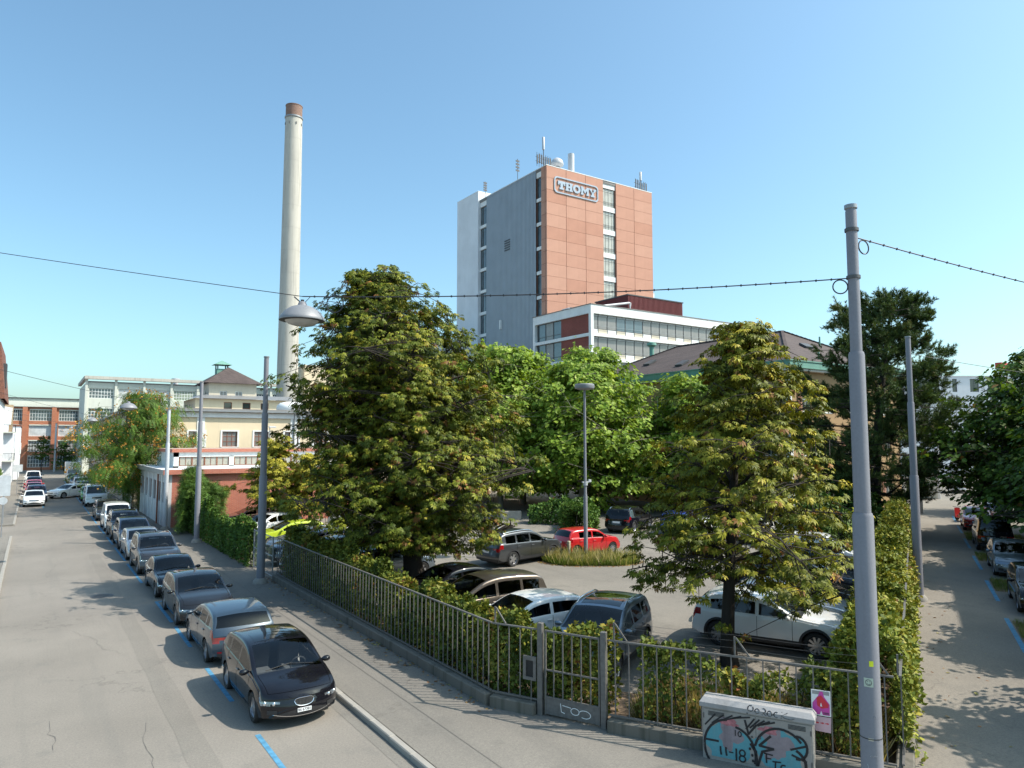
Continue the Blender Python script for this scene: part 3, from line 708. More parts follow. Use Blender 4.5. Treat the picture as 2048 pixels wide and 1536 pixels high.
def wall_holes(mb, O, U, W, H, holes, dep=.18):
    """wall sheet from O along U with rectangular openings (u0,u1,z0,z1) and their reveals; N is outward"""
    O, U = Vector(O), Vector(U); N = Vector((U.y, -U.x, 0))
    us = sorted(set([0, W]+[q for h in holes for q in h[:2]])); zs = sorted(set([0, H]+[q for h in holes for q in h[2:]]))
    P = lambda u, z, d=0: tuple(O+U*u+Vector((0, 0, z))-N*d)
    for i in range(len(us)-1):
        for j in range(len(zs)-1):
            cu, cz = (us[i]+us[i+1])/2, (zs[j]+zs[j+1])/2
            if any(h[0] < cu < h[1] and h[2] < cz < h[3] for h in holes): continue
            mb.quad(P(us[i], zs[j]), P(us[i+1], zs[j]), P(us[i+1], zs[j+1]), P(us[i], zs[j+1]))
    for a, b, c, d in holes:
        mb.quad(P(a, c), P(a, d), P(a, d, dep), P(a, c, dep)); mb.quad(P(b, d), P(b, c), P(b, c, dep), P(b, d, dep))
        mb.quad(P(b, c), P(a, c), P(a, c, dep), P(b, c, dep)); mb.quad(P(a, d), P(b, d), P(b, d, dep), P(a, d, dep))
    return mb

# --- the tall tower ---------------------------------------------------------
TX, TY = 67.1, 89.85; FL = 4.06; TOP = 50.9
tw = thing('office_tower', 'tall tower with orange brick front and grey steel cladding on its shaded side', 'building', (TX, TY, 0))
W1, W2, W3 = 12.1, 15.0, 23.75                               # right face: brick | windows | brick
L1, L2, L3, L4, L5 = 1.5, 2.96, 18.4, 20.85, 28.7
core = MB().box(.4, W3-.02, .45, L4, 0, TOP-.5); core.build('core', M_joint, tw)
MB().box(-.02, W3+.02, -.02, L4, TOP-.12, TOP).build('parapet_cap', M_white2, tw)
MB().box(.05, W3-.05, .05, L4-.05, TOP-.6, TOP-.13).build('roof', M_flat, tw)
NP = 25; ph = TOP/NP
pm = {}
TB = [M_tbrick, weathered('orange_panel_pale', (.56, .305, .222), (.45, .23, .16), .45, .3, .8), weathered('orange_panel_deep', (.515, .262, .185), (.4, .19, .13), .45, .4, .8)]
def panel(w, dx):
    v = random.choice((0, 0, 1, 2)); k = (round(w, 2), dx, v)
    if k not in pm:
        g = .03
        if dx == 'y': b = MB().bevbox(g, w-g, -.0, .4, g*.6, ph-g*.6, .012)
        else: b = MB().bevbox(-.0, .4, g, w-g, g*.6, ph-g*.6, .012)
        pm[k] = b.mesh('brick_panel'); pm[k].materials.append(TB[v])
    return pm[k]
for r_ in range(4, NP):
    z = r_*ph - (.13 if r_ == NP-1 else 0)
    for x0, x1 in ((0, 4.05), (4.05, 8.2), (8.2, W1), (W2, 19.3), (19.3, W3)):
        link('brick_panel', panel(x1-x0, 'y'), tw, (x0, 0, z))
    link('brick_panel', panel(L1-.42, 'x'), tw, (0, .42, z))
# stair glazing strips
for k in range(12):
    zt = TOP-1.36-k*FL
    if zt < 10: break
    xc = (W1+W2)/2; ww = W2-W1
    MB().box(W1+.02, W2-.02, .18, .44, zt, zt+(1.28 if k == 0 else .85)).build('spandrel', M_white2, tw)
    o = window(tw, xc, .4, zt-3.2, FY, ww-.06, 3.18, 4, 2, M_frame, G_cream, split=.82)
    MB().box(-ww/2+.08, ww/2-.08, -.017, -.010, 3.18*.82, 3.1).build('pane', G_blue, o)
    rl = MB().box(-ww/2+.05, ww/2-.05, -.12, -.09, .8, .84)
    rl.box(-ww/2+.05, ww/2-.05, -.12, -.09, .5, .53); rl.build('rail', M_frame, o)
    zt = TOP-1.5-k*FL
    for ya, yb in ((L1, L2), (L3, L4)):
        yc, wy = (ya+yb)/2, yb-ya-.06
        MB().box(.12, .44, ya+.02, yb-.02, zt, zt+(1.35 if k == 0 else .55)).build('spandrel', M_white2, tw)
        o = window(tw, .4, yc, zt-3.5, FX, wy, 3.48, 2 if ya == L1 else 3, 2, M_frame, G_blue, split=.8)
# ribbed steel cladding
rb = MB(); n = 40; prof = []
for i in range(n):
    y0 = L2+(L3-L2)*i/n; dy = (L3-L2)/n
    prof += [(0, y0), (0, y0+dy*.5), (.08, y0+dy*.62), (.08, y0+dy*.9)]
prof.append((0, L3))
for (xa, ya), (xb, yb) in zip(prof, prof[1:]): rb.quad((xa, yb, 8), (xa if xa == xb else xb, yb, 8), (xb, yb, TOP-.12), (xa, ya, TOP-.12)) if False else rb.add([(xb, yb, 8), (xa, ya, 8), (xa, ya, TOP-.13), (xb, yb, TOP-.13)], [(0, 1, 2, 3)])
rb.build('steel_cladding', M_metal, tw)
lv = MB()
for k in range(5): lv.box(-.06, -.01, 10.6, 12.3, 39.2+k*.42, 39.42+k*.42)
lv.build('louvre', M_frame, tw)
MB().box(-.35, -.01, 13.2, 13.5, 25.6, 27.2).build('wall_antenna', M_white, tw)
wb = MB().box(-.3, W3-4, L4, L5, 0, 52.5); wb.build('rear_block', M_wblock, tw)
MB().box(-.34, W3-3.96, L4-.04, L5+.04, 52.5, 52.62).build('parapet_cap', M_white2, tw)
# sign: rounded frame and five letters
M_sign = plain('sign_grey_blue', (.34, .40, .47), .45, .2, var=.05); M_signed = plain('sign_edge', (.1, .11, .13), .5)
sg = thing('rooftop_sign', 'grey lettering THOMY in a rounded frame high on the orange tower', 'sign', (TX+1.5, TY-.24, 46.55))
SW, SH = 9.4, 2.75
def rrect(w, h, r, n=8):
    p = []
    for cx, cy, a0 in ((w-r, r, -90), (w-r, h-r, 0), (r, h-r, 90), (r, r, 180)):
        for k in range(n+1): a = R(a0+90*k/n); p.append((cx+r*math.cos(a), cy+r*math.sin(a)))
    return p
o1 = rrect(SW, SH, .62); i1 = [(x+.2*(1-2*x/SW), z+.2*(1-2*z/SH)) for x, z in o1]
i1 = [(.2+x*(SW-.4)/SW, .2+z*(SH-.4)/SH) for x, z in o1]; n = len(o1)
f = MB().add([(x, .1, z) for x, z in o1]+[(x, .1, z) for x, z in i1]+[(x, .235, z) for x, z in o1]+[(x, .235, z) for x, z in i1],
             [(k, (k+1) % n, n+(k+1) % n, n+k) for k in range(n)]+[(k, 2*n+k, 2*n+(k+1) % n, (k+1) % n) for k in range(n)]+[(n+k, n+(k+1) % n, 3*n+(k+1) % n, 3*n+k) for k in range(n)])
f.build('sign_frame', M_sign, sg)
def rects(*rs): return [[(a, c), (b, c), (b, d), (a, d)] for a, b, c, d in rs]
LET = {'T': rects((0, 1.5, .95, 1.4), (.5, 1.0, .28, .95), (0, .28, .72, .95), (1.22, 1.5, .72, .95), (.3, 1.2, 0, .28)),
       'H': rects((.12, .58, .28, 1.12), (.92, 1.38, .28, 1.12), (.58, .92, .55, .85), (0, .7, 0, .28), (.8, 1.5, 0, .28), (0, .7, 1.12, 1.4), (.8, 1.5, 1.12, 1.4)),
       'M': rects((.1, .48, .28, 1.12), (1.32, 1.7, .28, 1.12), (0, .6, 0, .28), (1.2, 1.8, 0, .28), (0, .48, 1.12, 1.4), (1.32, 1.8, 1.12, 1.4))+[[(.48, 1.4), (.48, .85), (.9, .3), (.9, .85)], [(.9, .85), (.9, .3), (1.32, .85), (1.32, 1.4)]],
       'Y': rects((.52, .98, .28, .7), (.3, 1.2, 0, .28), (0, .6, 1.12, 1.4), (.9, 1.5, 1.12, 1.4))+[[(.1, 1.12), (.52, .7), (.75, .7), (.5, 1.12)], [(.98, .7), (1.4, 1.12), (1.0, 1.12), (.75, .7)]]}
x = .75
for ch in 'THOMY':
    mb = MB()
    if ch == 'O':
        n = 28; wv = 1.62
        oo = [(wv/2+wv/2*math.cos(2*math.pi*k/n), .7+.72*math.sin(2*math.pi*k/n)) for k in range(n)]
        ii = [(wv/2+(wv/2-.45)*math.cos(2*math.pi*k/n), .7+.36*math.sin(2*math.pi*k/n)) for k in range(n)]
        mb.add([(a, .07, b) for a, b in oo+ii]+[(a, .235, b) for a, b in oo+ii], [(k, (k+1) % n, n+(k+1) % n, n+k) for k in range(n)]+[(k, 2*n+k, 2*n+(k+1) % n, (k+1) % n) for k in range(n)]+[(n+k, n+(k+1) % n, 3*n+(k+1) % n, 3*n+k) for k in range(n)])
    else:
        wv = {'T': 1.5, 'H': 1.5, 'M': 1.8, 'Y': 1.5}[ch]
        for q, pl in enumerate(LET[ch]):
            yy = .07-.001*q
            mb.add([(a, yy, b) for a, b in pl]+[(a, .235, b) for a, b in pl], [tuple(range(len(pl)))]+[(k, len(pl)+k, len(pl)+(k+1) % len(pl), (k+1) % len(pl)) for k in range(len(pl))])
    mb.build('letter', M_sign, sg, loc=(x, 0, .68)); x += wv+.06
# roof gear
def antenna_cluster(label, x, y, z, n, mast, seed):
    random.seed(seed); t = thing('antenna_array', label, 'antenna', (x, y, z), 0, 'mobile phone antennas on the tower roof')
    mb = MB().tube([(0, 0, -.05), (0, 0, mast*.6)], .07, 8); mb.tube([(-1.6, 0, .9), (1.6, .5, .9)], .035, 6); mb.tube([(-1.6, 0, 1.6), (1.6, .5, 1.6)], .035, 6); mb.build('mast', M_ant, t, 50)
    for i in range(n):
        u = -1.5+3*i/(n-1); h0 = random.uniform(.3, .6)
        q = MB().tube([(u, u*.15, -.05), (u, u*.15, 2.3)], .035, 6); q.build('strut', M_ant, t)
        MB().bevbox(u-.13, u+.13, u*.15-.2, u*.15-.04, h0, h0+1.5, .04).build('panel_antenna', M_ant, t)
    if mast > 2: MB().lathe([(.001, mast*.6), (.22, mast*.6), (.22, mast), (.18, mast+.05), (.001, mast+.05)], 14).build('cylinder_antenna', M_poleW, t, 40)
antenna_cluster('cluster of grey panel antennas above the sign corner of the tower', TX+.6, TY+1.6, TOP, 7, 5.2, 1)
antenna_cluster('cluster of panel antennas on the far roof corner beyond the stair windows', TX+W3-1.6, TY+1.2, TOP, 6, 3.8, 2)
def mast(label, x, y, z, h):
    t = thing('antenna_mast', label, 'antenna', (x, y, z)); MB().tube([(0, 0, -.05), (0, 0, h)], .05, 8).build('pole', M_ant, t)
    for k in range(4): MB().box(-.35, .35, -.05, .05, h*.45+k*h*.14, h*.45+k*h*.14+.3).build('dipole', M_ant, t)
mast('thin mast with four short dipoles on the roof behind the steel cladding', TX+.4, TY+19.5, TOP, 3.2)
mast('thin spiky mast halfway along the steel clad roof edge', TX+.5, TY+9.0, TOP, 4.0)
t = thing('roof_ventilator', 'round metal ventilator cowl behind the tower sign', 'vent', (TX+4.2, TY+2.6, TOP))
MB().lathe([(.7, -.05), (.7, .5), (.55, .6), (.55, 1.3)], 20).build('duct', M_gutter, t, 40)
MB().lathe([(.5, 1.25), (1.05, 1.5), (1.1, 1.9), (.9, 2.4), (.45, 2.75), (.001, 2.85)], 20).build('cowl', M_poleW, t, 60)
t = MB().lathe([(.55, -.05), (.55, 4.0), (.5, 4.02), (.5, 3.5)], 20).build('flue_pipe', M_poleW, None, 40); t.location = (TX+6.9, TY+2.2, TOP)
tag(t, 'smooth silver flue pipe beside the ventilator on the tower roof', 'flue')
t = thing('white_block', 'small white block with roof box just beyond the tower', 'building', (97.5, 103.5, 0))
MB().box(0, 7.4, 0, 10, 0, 36.4).build('wall', M_wblock, t); MB().box(3.6, 9.2, 1.0, 9, 0, 34.4).build('annex', M_wblock, t); MB().box(-.03, 7.43, -.03, 10.03, 36.4, 36.5).build('roof', M_white2, t)

# --- office block -----------------------------------------------------------
OX, OY, OW, OD, OH = 59.9, 70.6, 34.3, 13.0, 24.05
ob = thing('office_block', 'low white framed office block with ribbon windows and dark brick end', 'building', (OX, OY, 0))
fr = MB().box(-.05, OW, -.05, OD, OH-1.15, OH)               # roof band
fr.box(-.05, .42, -.05, .42, 4, OH-1.15); fr.box(-.05, .42, OD-.5, OD, 4, OH-1.15); fr.box(OW-.42, OW, -.05, .42, 4, OH-1.15)
for k in range(1, 6): fr.box(-.03, OW-.02, -.03, OD-.03, OH-.95-k*3.2-.0, OH-.95-k*3.2+.42)
fr.build('frame', M_white2, ob)
MB().box(-.12, OW+.07, -.12, OD+.07, OH, OH+.1).build('roof', M_flat, ob)
MB().box(.55, OW-.5, .75, OD-.3, 3, OH-1.2).build('core', M_frame, ob)
bays = [.42+.75]+[.42+.75+1.63*k for k in range(1, 20)]
for s_ in range(5):
    zs = OH-.95-(s_+1)*3.2+.42; zh = 2.78-(.2 if s_ == 0 else 0)
    x0 = .42; b = 0
    while x0 < OW-1.7:
        x1 = x0+(1.1 if b == 0 else 1.63)
        gm = G_blue if s_ == 0 and b in (3, 4, 5) or (s_ > 0 and random.random() < .06) else G_shade
        o = window(ob, (x0+x1)/2, .42, zs+.0, FY, x1-x0, zh, 1, 2, M_frame, gm, split=.24, fw=.06, mw=.06)
        MB().box(-(x1-x0)/2+.06, (x1-x0)/2-.06, -.05, -.026, .06, zh*.24-.04).build('spandrel', M_cream2 if b % 2 else M_white2, o)
        if b % 1 == 0: MB().box(-(x1-x0)/2+.06, (x1-x0)/2-.06, -.11, -.063, zh-.28, zh-.06).build('blind_box', M_gutter, o)
        x0 = x1; b += 1
    # railing rods before the ribbon
    MB().box(.42, OW-.5, .06, .09, zs+.95, zs+.98).build('railing', M_gutter, ob)
    if s_ < 4:
        MB().box(.2, .5, .55, 6.6, zs, zs+zh).build('brick_infill', M_dbrick, ob)
        for k in range(3):
            o = window(ob, .42, 7.65+k*1.85, zs, FX, 1.83, zh, 1, 2, M_frame, G_blue if k != 1 else G_shade, split=.25, fw=.08, mw=.08)
t = thing('roof_plant_room', 'maroon ribbed plant room on the office block roof', 'plant room', (OX+9.6, OY+3.2, OH+.1))
mb = MB().box(0, 11.2, 0, 7, 0, 2.75)
for k in range(44): mb.box(.06+k*.252, .16+k*.252, -.06, -.002, .05, 2.7)
for k in range(27): mb.box(-.06, -.002, .06+k*.252, .16+k*.252, .05, 2.7)
mb.build('cladding', M_maroon, t); MB().box(-.12, 11.3, -.12, 7.1, 2.75, 2.9).build('roof', M_frame, t)
t = thing('roof_duct', 'pale pipe bending over the roof beside the maroon plant room', 'pipe', (OX+3.5, OY+2.0, OH+.1))
MB().tube([(0, 0, .3), (5.2, 0, 1.3), (5.4, 0, 1.3), (5.4, 0, .0)], .16, 8).build('pipe', M_poleW, t, 50)
t = thing('roof_unit', 'pale ventilation unit near the brick end of the office roof', 'vent', (OX+2.6, OY+8, OH+.1))
MB().bevbox(0, 2.4, 0, 1.6, 0, .95, .08).build('housing', M_poleW, t); MB().lathe([(.5, .95), (.5, 1.15), (.001, 1.2)], 16, (1.2, .8, 0)).build('fan_cowl', M_gutter, t, 40)

# --- hipped-roof house ------------------------------------------------------
HX, HY, HW, HD, HE = 51.1, 35.5, 17, 26, 12.0
hp = thing('hipped_house', 'tan house with brown hipped tile roof and green copper gutter', 'building', (HX, HY, 0))
hl = []
for fz in (1.2, 5.0, 8.6): hl += [(1.8+k*3.1, 3.0+k*3.1, fz, fz+2.0) for k in range(5)]
mb = wall_holes(MB(), (0, 0, 0), (1, 0, 0), HW, HE, hl)
hl2 = []
for fz in (1.2, 5.0, 8.6): hl2 += [(1.8+k*3.1, 3.0+k*3.1, fz, fz+2.0) for k in range(8)]
wall_holes(mb, (0, HD, 0), (0, -1, 0), HD, HE, hl2)
mb.quad((HW, 0, 0), (HW, HD, 0), (HW, HD, HE), (HW, 0, HE)); mb.quad((HW, HD, 0), (0, HD, 0), (0, HD, HE), (HW, HD, HE))
mb.build('wall', M_tan, hp)
for a, b, c, d in hl:
    o = window(hp, (a+b)/2, .17, c, FY, b-a-.01, d-c-.01, 2, 2, M_fwhite, G_dark, sill=M_white2)
    sh = MB()
    for k in range(14): sh.obox(((-.95), -.24, .06+k*.14), (1, 0, 0), (0, .8, .6), (0, -.6, .8), .3, .05, .008)
    sh.build('shutter', M_fbrown, o)
for a, b, c, d in hl2: window(hp, .17, HD-(a+b)/2, c, FX, b-a-.01, d-c-.01, 2, 2, M_fwhite, G_dark, sill=M_white2)
q = MB().box(-.14, .25, -.14, .25, 0, HE-.1); q.build('corner_pilaster', M_white2, hp)
ev = MB().box(-.55, HW+.55, -.55, HD+.55, HE-.05, HE+.12); ev.build('eaves_soffit', M_white2, hp)
gt = MB().box(-.72, HW+.72, -.72, HD+.72, HE+.12, HE+.72); gt.box(-.78, HW+.78, -.78, HD+.78, HE+.66, HE+.76); gt.box(-.77, HW+.77, -.77, HD+.77, HE+.121, HE+.2); gt.build('copper_gutter', M_copper, hp)
z0, zr = HE+.7, 16.7; k_ = HW/2
rp = [(-.5, -.5, z0), (HW+.5, -.5, z0), (HW+.5, HD+.5, z0), (-.5, HD+.5, z0), (k_, k_*.75, zr), (k_, HD-k_*.75, zr)]
rf = MB().add(rp, [(0, 1, 4), (1, 2, 5, 4), (2, 3, 5), (3, 0, 4, 5)]).build('roof', M_rooft, hp)
rd = MB()
for a, b in ((0, 4), (1, 4), (2, 5), (3, 5), (4, 5)):
    A, B = Vector(rp[a]), Vector(rp[b]); nn = int((B-A).length/.42)
    for i in range(nn): rd.bar(A+(B-A)*i/nn+Vector((0, 0, .03)), A+(B-A)*(i+.92)/nn+Vector((0, 0, .06)), .13, .06)
rd.build('ridge_tiles', M_rooft, rf)
def on_roof(u, v):       # slope that looks to -X
    A, B, C_ = Vector(rp[0]), Vector(rp[3]), Vector(rp[4]); s = (C_-A); s = Vector((s.x, 0, s.z)); return A+(B-A)*u+s*v
def on_roof2(u, v):
    A, B, C_ = Vector(rp[0]), Vector(rp[1]), Vector(rp[4]); s = C_-A; s = Vector((0, s.y, s.z)); return A+(B-A)*u+s*v
for u, v in ((.3, .4), (.5, .25), (.72, .42)):
    p = on_roof(u, v); MB().obox(p+Vector((-.05, 0, .12)), (0, 1, 0), (.9, 0, .43), (-.43, 0, .9), .45, .6, .09).build('skylight', M_frame, rf)
p = on_roof2(.42, .5); MB().obox(p+Vector((0, -.05, .12)), (1, 0, 0), (0, .85, .5), (0, -.5, .85), .6, .4, .09).build('skylight', M_frame, rf)
for u, v in ((.3, .12), (.6, .6)):
    p = on_roof2(u, v); MB().tube([p, p+Vector((0, 0, .9))], .08, 8).build('vent_pipe', M_copper, rf)
p = on_roof(.82, .75); MB().lathe([(.25, -.3), (.25, 1.0), (.55, 1.15), (.5, 1.45), (.001, 1.6)], 14, p).build('copper_vent', M_copper, rf, 50)

# --- brick outbuilding by the street ---------------------------------------
BX, BY = 7.9, 54.95
bb = thing('brick_outbuilding', 'single storey red brick outbuilding with pale flat roof behind the ivy fence', 'building', (BX, BY, 0))
mb = MB().quad((.3, 0, 0), (16, 0, 0), (16, 0, 3.9), (.3, 0, 3.9)); mb.box(.3, 16, .003, 14.3, 0, 3.7); mb.build('wall', M_rbrick, bb)
hs = [(.5+k*2.35, 1.9+k*2.35, 1.75, 3.2) for k in range(6)]
sf = wall_holes(MB(), (0, 14.4, 0), (0, -1, 0), 14.4, 3.85, hs, .2); sf.quad((0, 0, 0), (.3, 0, 0), (.3, 0, 3.85), (0, 0, 3.85)); sf.build('street_front', weathered('stained_render', (.62, .62, .62), (.16, .13, .11), .9, .7), bb)
for k in range(7): MB().box(-.05, -.003, 14.2-k*2.35-.15, 14.2-k*2.35+.05, 0, 3.8).build('pilaster', M_fwhite, bb)
for a, b, c, d in hs:
    o = window(bb, .2, 14.4-(a+b)/2, c, FX, b-a-.02, d-c-.02, 5, 1, M_fbrown, G_shade, fw=.05, mw=.03)
rf = MB().box(-.3, 16.3, -.25, 14.6, 3.9, 4.12).build('roof', M_flatw, bb)
MB().box(-.32, 16.32, -.3, -.255, 3.82, 4.16).build('fascia', M_rbrick, rf); MB().box(-.36, -.305, -.3, 14.6, 3.8, 4.15).build('gutter', M_gutter, rf)
MB().tube([(-.12, 3.6, 3.8), (-.12, 3.6, .1)], .06, 8).build('downpipe', M_fbrown, bb)
cl = MB().box(1.0, 16, 4.3, 4.5, 4.1, 4.25); cl.box(1.0, 16, 4.3, 4.5, 4.95, 5.3); cl.box(1.0, 1.35, 4.3, 13, 4.1, 5.3); cl.box(5.0, 5.35, 4.3, 4.5, 4.2, 5); cl.box(15.6, 16, 4.5, 13, 4.1, 5.3); cl.build('clerestory', M_fwhite, bb)
MB().box(.85, 16.1, 4.15, 13.2, 5.3, 5.55).build('clerestory_roof', M_rbrick, bb)
for x0, n in ((1.4, 4), (5.4, 11)):
    for k in range(n): window(bb, x0+.45+k*.9, 4.42, 4.26, FY, .88, .68, 2, 1, M_fbrown, G_cream, fw=.04, mw=.03)

# --- cream building with cupola tower behind --------------------------------
CX, CY = 7.7, 74.0
cb = thing('cream_works', 'long cream works building with brown windows and white corner strips', 'building', (CX, CY, 0))
hs = [(1.6+k*3.05, 3.0+k*3.05, 5.6, 7.1) for k in range(15)]
mb = wall_holes(MB(), (0, 0, 0), (1, 0, 0), 50, 9.0, hs, .15); mb.build('wall', M_cream, cb)
for i, (a, b, c, d) in enumerate(hs): 
    o = window(cb, (a+b)/2, .14, c, FY, b-a-.02, d-c-.02, 3, 3, M_fbrown, G_cream if i < 2 else G_shade, sill=M_white2, fw=.06, mw=.05)
    fm = MB().box(-.88, -.71, -.19, -.15, -.05, 1.62); fm.box(.71, .88, -.19, -.15, -.05, 1.62); fm.box(-.71, .71, -.19, -.15, 1.49, 1.62); fm.build('surround', M_white2, o)
for k in range(6): MB().box(5.7+k*9-.35, 5.7+k*9+.35, -.06, -.003, 0, 8.5).build('wall_strip', M_white2, cb); MB().tube([(5.7+k*9, -.14, 9), (5.7+k*9, -.14, .2)], .07, 6).build('downpipe', M_gutter, cb)
MB().box(-.05, 50, -.16, -.004, 8.45, 8.95).build('cornice', M_white2, cb)
MB().box(-.45, 50.4, -.55, 24, 9.0, 9.18).build('roof', M_gutter, cb); MB().box(-.4, 50.3, -.4, 23.9, 9.18, 9.32).build('roof_gravel', M_flat, cb)
hs = [(1.5+k*3.1, 2.7+k*3.1, 5.0, 7.0) for k in range(18)]+[(1.5+k*3.1, 2.7+k*3.1, 1.2, 3.0) for k in range(18)]
mb = wall_holes(MB(), (0, 62, 0), (0, -1, 0), 62, 9.0, hs, .15); mb.build('street_wall', weathered('street_wall_render', (.6, .53, .44), (.25, .2, .15), .7, .5), cb)
for a, b, c, d in hs: window(cb, .14, 62-(a+b)/2, c, FX, b-a-.02, d-c-.02, 2, 2, M_fbrown, G_dark)
MB().tube([(-.1, 6, 9), (-.1, 6, .1)], .07, 8).build('downpipe', M_frame, cb)
MB().box(-.5, -.003, 24.05, 62, 8.85, 9.1).build('street_eaves', M_gutter, cb); MB().box(.0, 20, 24.2, 62, 8.9, 9.3).build('street_roof', M_rooft, cb)
t = thing('roof_dome', 'white rounded skylight hood on the cream works roof', 'skylight', (23.6, 79, 9.32))
MB().lathe([(1.45, 0), (1.6, .3), (1.55, .7), (1.2, 1.0), (.6, 1.15), (.001, 1.18)], 20).build('hood', M_white, t, 60)
ct = thing('cupola_house', 'beige house with tiled pyramid roof and green copper cupola behind the cream works', 'building', (18.4, 97, 0))
mb = wall_holes(MB(), (0, 0, 9), (1, 0, 0), 5.9, 4.6, [(1.3, 2.2, 2.2, 3.6), (3.2, 4.1, 2.2, 3.6)], .15); wall_holes(mb, (0, 6, 9), (0, -1, 0), 6, 4.6, [(1.5, 2.2, 2.2, 3.6), (3.6, 4.3, 2.2, 3.6)], .15)
mb.quad((5.9, 0, 9), (5.9, 6, 9), (5.9, 6, 13.6), (5.9, 0, 13.6)); mb.box(.2, 5.7, .2, 6, 0, 9.2); mb.build('wall', M_cream2, ct)
for x_ in (1.75, 3.65): window(ct, x_, .14, 11.2, FY, .88, 1.38, 2, 2, M_fwhite, G_shade)
for y_ in (2.05, 4.15): window(ct, .14, y_, 11.2, FX, .68, 1.38, 2, 2, M_fwhite, G_dark)
rf = MB().add([(-.7, -.7, 13.6), (6.6, -.7, 13.6), (6.6, 6.7, 13.6), (-.7, 6.7, 13.6), (2.9, 2.9, 16.0)], [(0, 1, 4), (1, 2, 4), (2, 3, 4), (3, 0, 4), (3, 2, 1, 0)]).build('roof', M_rooft, ct)
cp = MB().box(1.5, 2.9, 3.0, 4.4, 14.3, 15.75).build('cupola', M_copper, rf)
for x_, y_ in ((1.58, 3.08), (2.82, 3.08), (1.58, 4.32), (2.82, 4.32)): MB().box(x_-.07, x_+.07, y_-.07, y_+.07, 15.75, 16.3).build('cupola_post', M_frame, cp)
MB().add([(1.1, 2.6, 16.3), (3.3, 2.6, 16.3), (3.3, 4.8, 16.3), (1.1, 4.8, 16.3), (2.2, 3.7, 16.95)], [(0, 1, 4), (1, 2, 4), (2, 3, 4), (3, 0, 4), (3, 2, 1, 0)]).build('cupola_roof', M_copper, cp)
wg = MB(); wall_holes(wg, (-1.8, -1.2, 8.9), (1, 0, 0), 12, 2.6, [(3.4+k*2.3, 4.4+k*2.3, .7, 2.2) for k in range(4)], .15); wall_holes(wg, (-1.8, 7, 8.9), (0, -1, 0), 8.2, 2.6, [(1+k*1.6, 1.6+k*1.6, .8, 2.0) for k in range(4)], .15); wg.build('wing_wall', M_cream, ct)
for k in range(4): window(ct, 2.1+k*2.3, -1.06, 9.6, FY, .98, 1.48, 1, 2, M_fbrown, G_dark)
for k in range(4): window(ct, -1.66, 5.7-k*1.6, 9.7, FX, .58, 1.18, 1, 1, M_fwhite, G_dark)
MB().add([(-2.5, -1.8, 11.5), (10.4, -1.8, 11.5), (10.4, .2, 12.1), (-.2, .2, 12.1), (-.2, 7.5, 12.3), (-2.5, 7.5, 11.5)], [(0, 1, 2, 3), (0, 3, 4, 5)]).build('wing_roof', M_gutter, ct)

# --- chimney ---------------------------------------------------------------
ch = thing('factory_chimney', 'tall pale concrete chimney with a dark brick crown', 'chimney', (30.9, 105.8, 0))
CHH = 57.2; seg = 28
for k in range(16):
    z0, z1 = k*(CHH-1.9)/16, (k+1)*(CHH-1.9)/16; r0, r1 = 1.62-.38*z0/CHH, 1.62-.38*z1/CHH
    MB().lathe([(r0, z0+.012), (r1, z1-.012)], seg).build('concrete_ring', M_chim, ch, 30)
MB().lathe([(1.28, CHH-2.1), (1.36, CHH-2.0), (1.36, CHH-1.8), (1.24, CHH-1.75)], seg).build('collar', M_gutter, ch, 30)
MB().lathe([(1.22, CHH-1.85), (1.22, CHH-.12), (1.27, CHH-.1), (1.27, CHH), (.95, CHH), (.95, CHH-1.5)], seg).build('brick_crown', brickmat('crown_brick', (.3, .17, .13), (.22, .12, .09), (.3, .25, .2)), ch, 30)
MB().lathe([(1.612, 0), (1.612-.38*(CHH-1.9)/CHH, CHH-1.9)], seg).build('shaft', M_chj, ch, 30)
lg = MB()
for k in range(8): a = 2*math.pi*k/8; lg.box(1.27*math.cos(a)-.06, 1.27*math.cos(a)+.06, 1.27*math.sin(a)-.06, 1.27*math.sin(a)+.06, CHH-3.2, CHH-2.85)
lg.build('warning_lamps', M_frame, ch)

# --- pale concrete factory ---------------------------------------------------
KX, KY, KW, KH = 7.6, 151.8, 48, 17.2
kf = thing('concrete_factory', 'pale concrete factory with roof frame and long window bands beyond the ailanthus', 'building', (KX, KY, 0))
hs = []; bayw = 4.75
for f_ in range(4):
    for k in range(10): hs.append((.5+k*bayw, .5+k*bayw+4.0, KH-3.2-f_*3.7, KH-1.35-f_*3.7))
mb = wall_holes(MB(), (0, 0, 0), (1, 0, 0), KW, KH-.3, hs, .25); mb.quad((0, 22, 0), (0, 0, 0), (0, 0, KH-.3), (0, 22, KH-.3)); mb.build('wall', M_concF, kf)
random.seed(8)
for i, (a, b, c, d) in enumerate(hs):
    k = i % 10; f_ = i//10
    gm = G_white if (f_ == 0 and k in (1, 2)) else (paneglass('green_blind', (.35, .42, .3), .4) if f_ == 0 and k == 3 else G_blue)
    window(kf, (a+b)/2, .24, c, FY, b-a-.02, d-c-.02, 1 if gm in (G_white,) else 8, 1 if gm is G_white else 3, M_fwhite, gm, fw=.08, mw=.09)
pr = MB()
for k in range(11): pr.box(k*bayw-.22+.1, k*bayw+.28, -.3, -.003, 0, KH+.3)
pr.build('piers', M_concF, kf)
MB().box(-.3, KW, -.9, .3, KH+.3, KH+.85).build('roof_beam', M_chim, kf); MB().box(-.35, .25, .3, 22, KH+.3, KH+.85).build('roof_beam', M_chim, kf)
MB().box(.4, KW, 1.2, 22, KH-.3, KH+.05).build('roof', M_frame, kf)
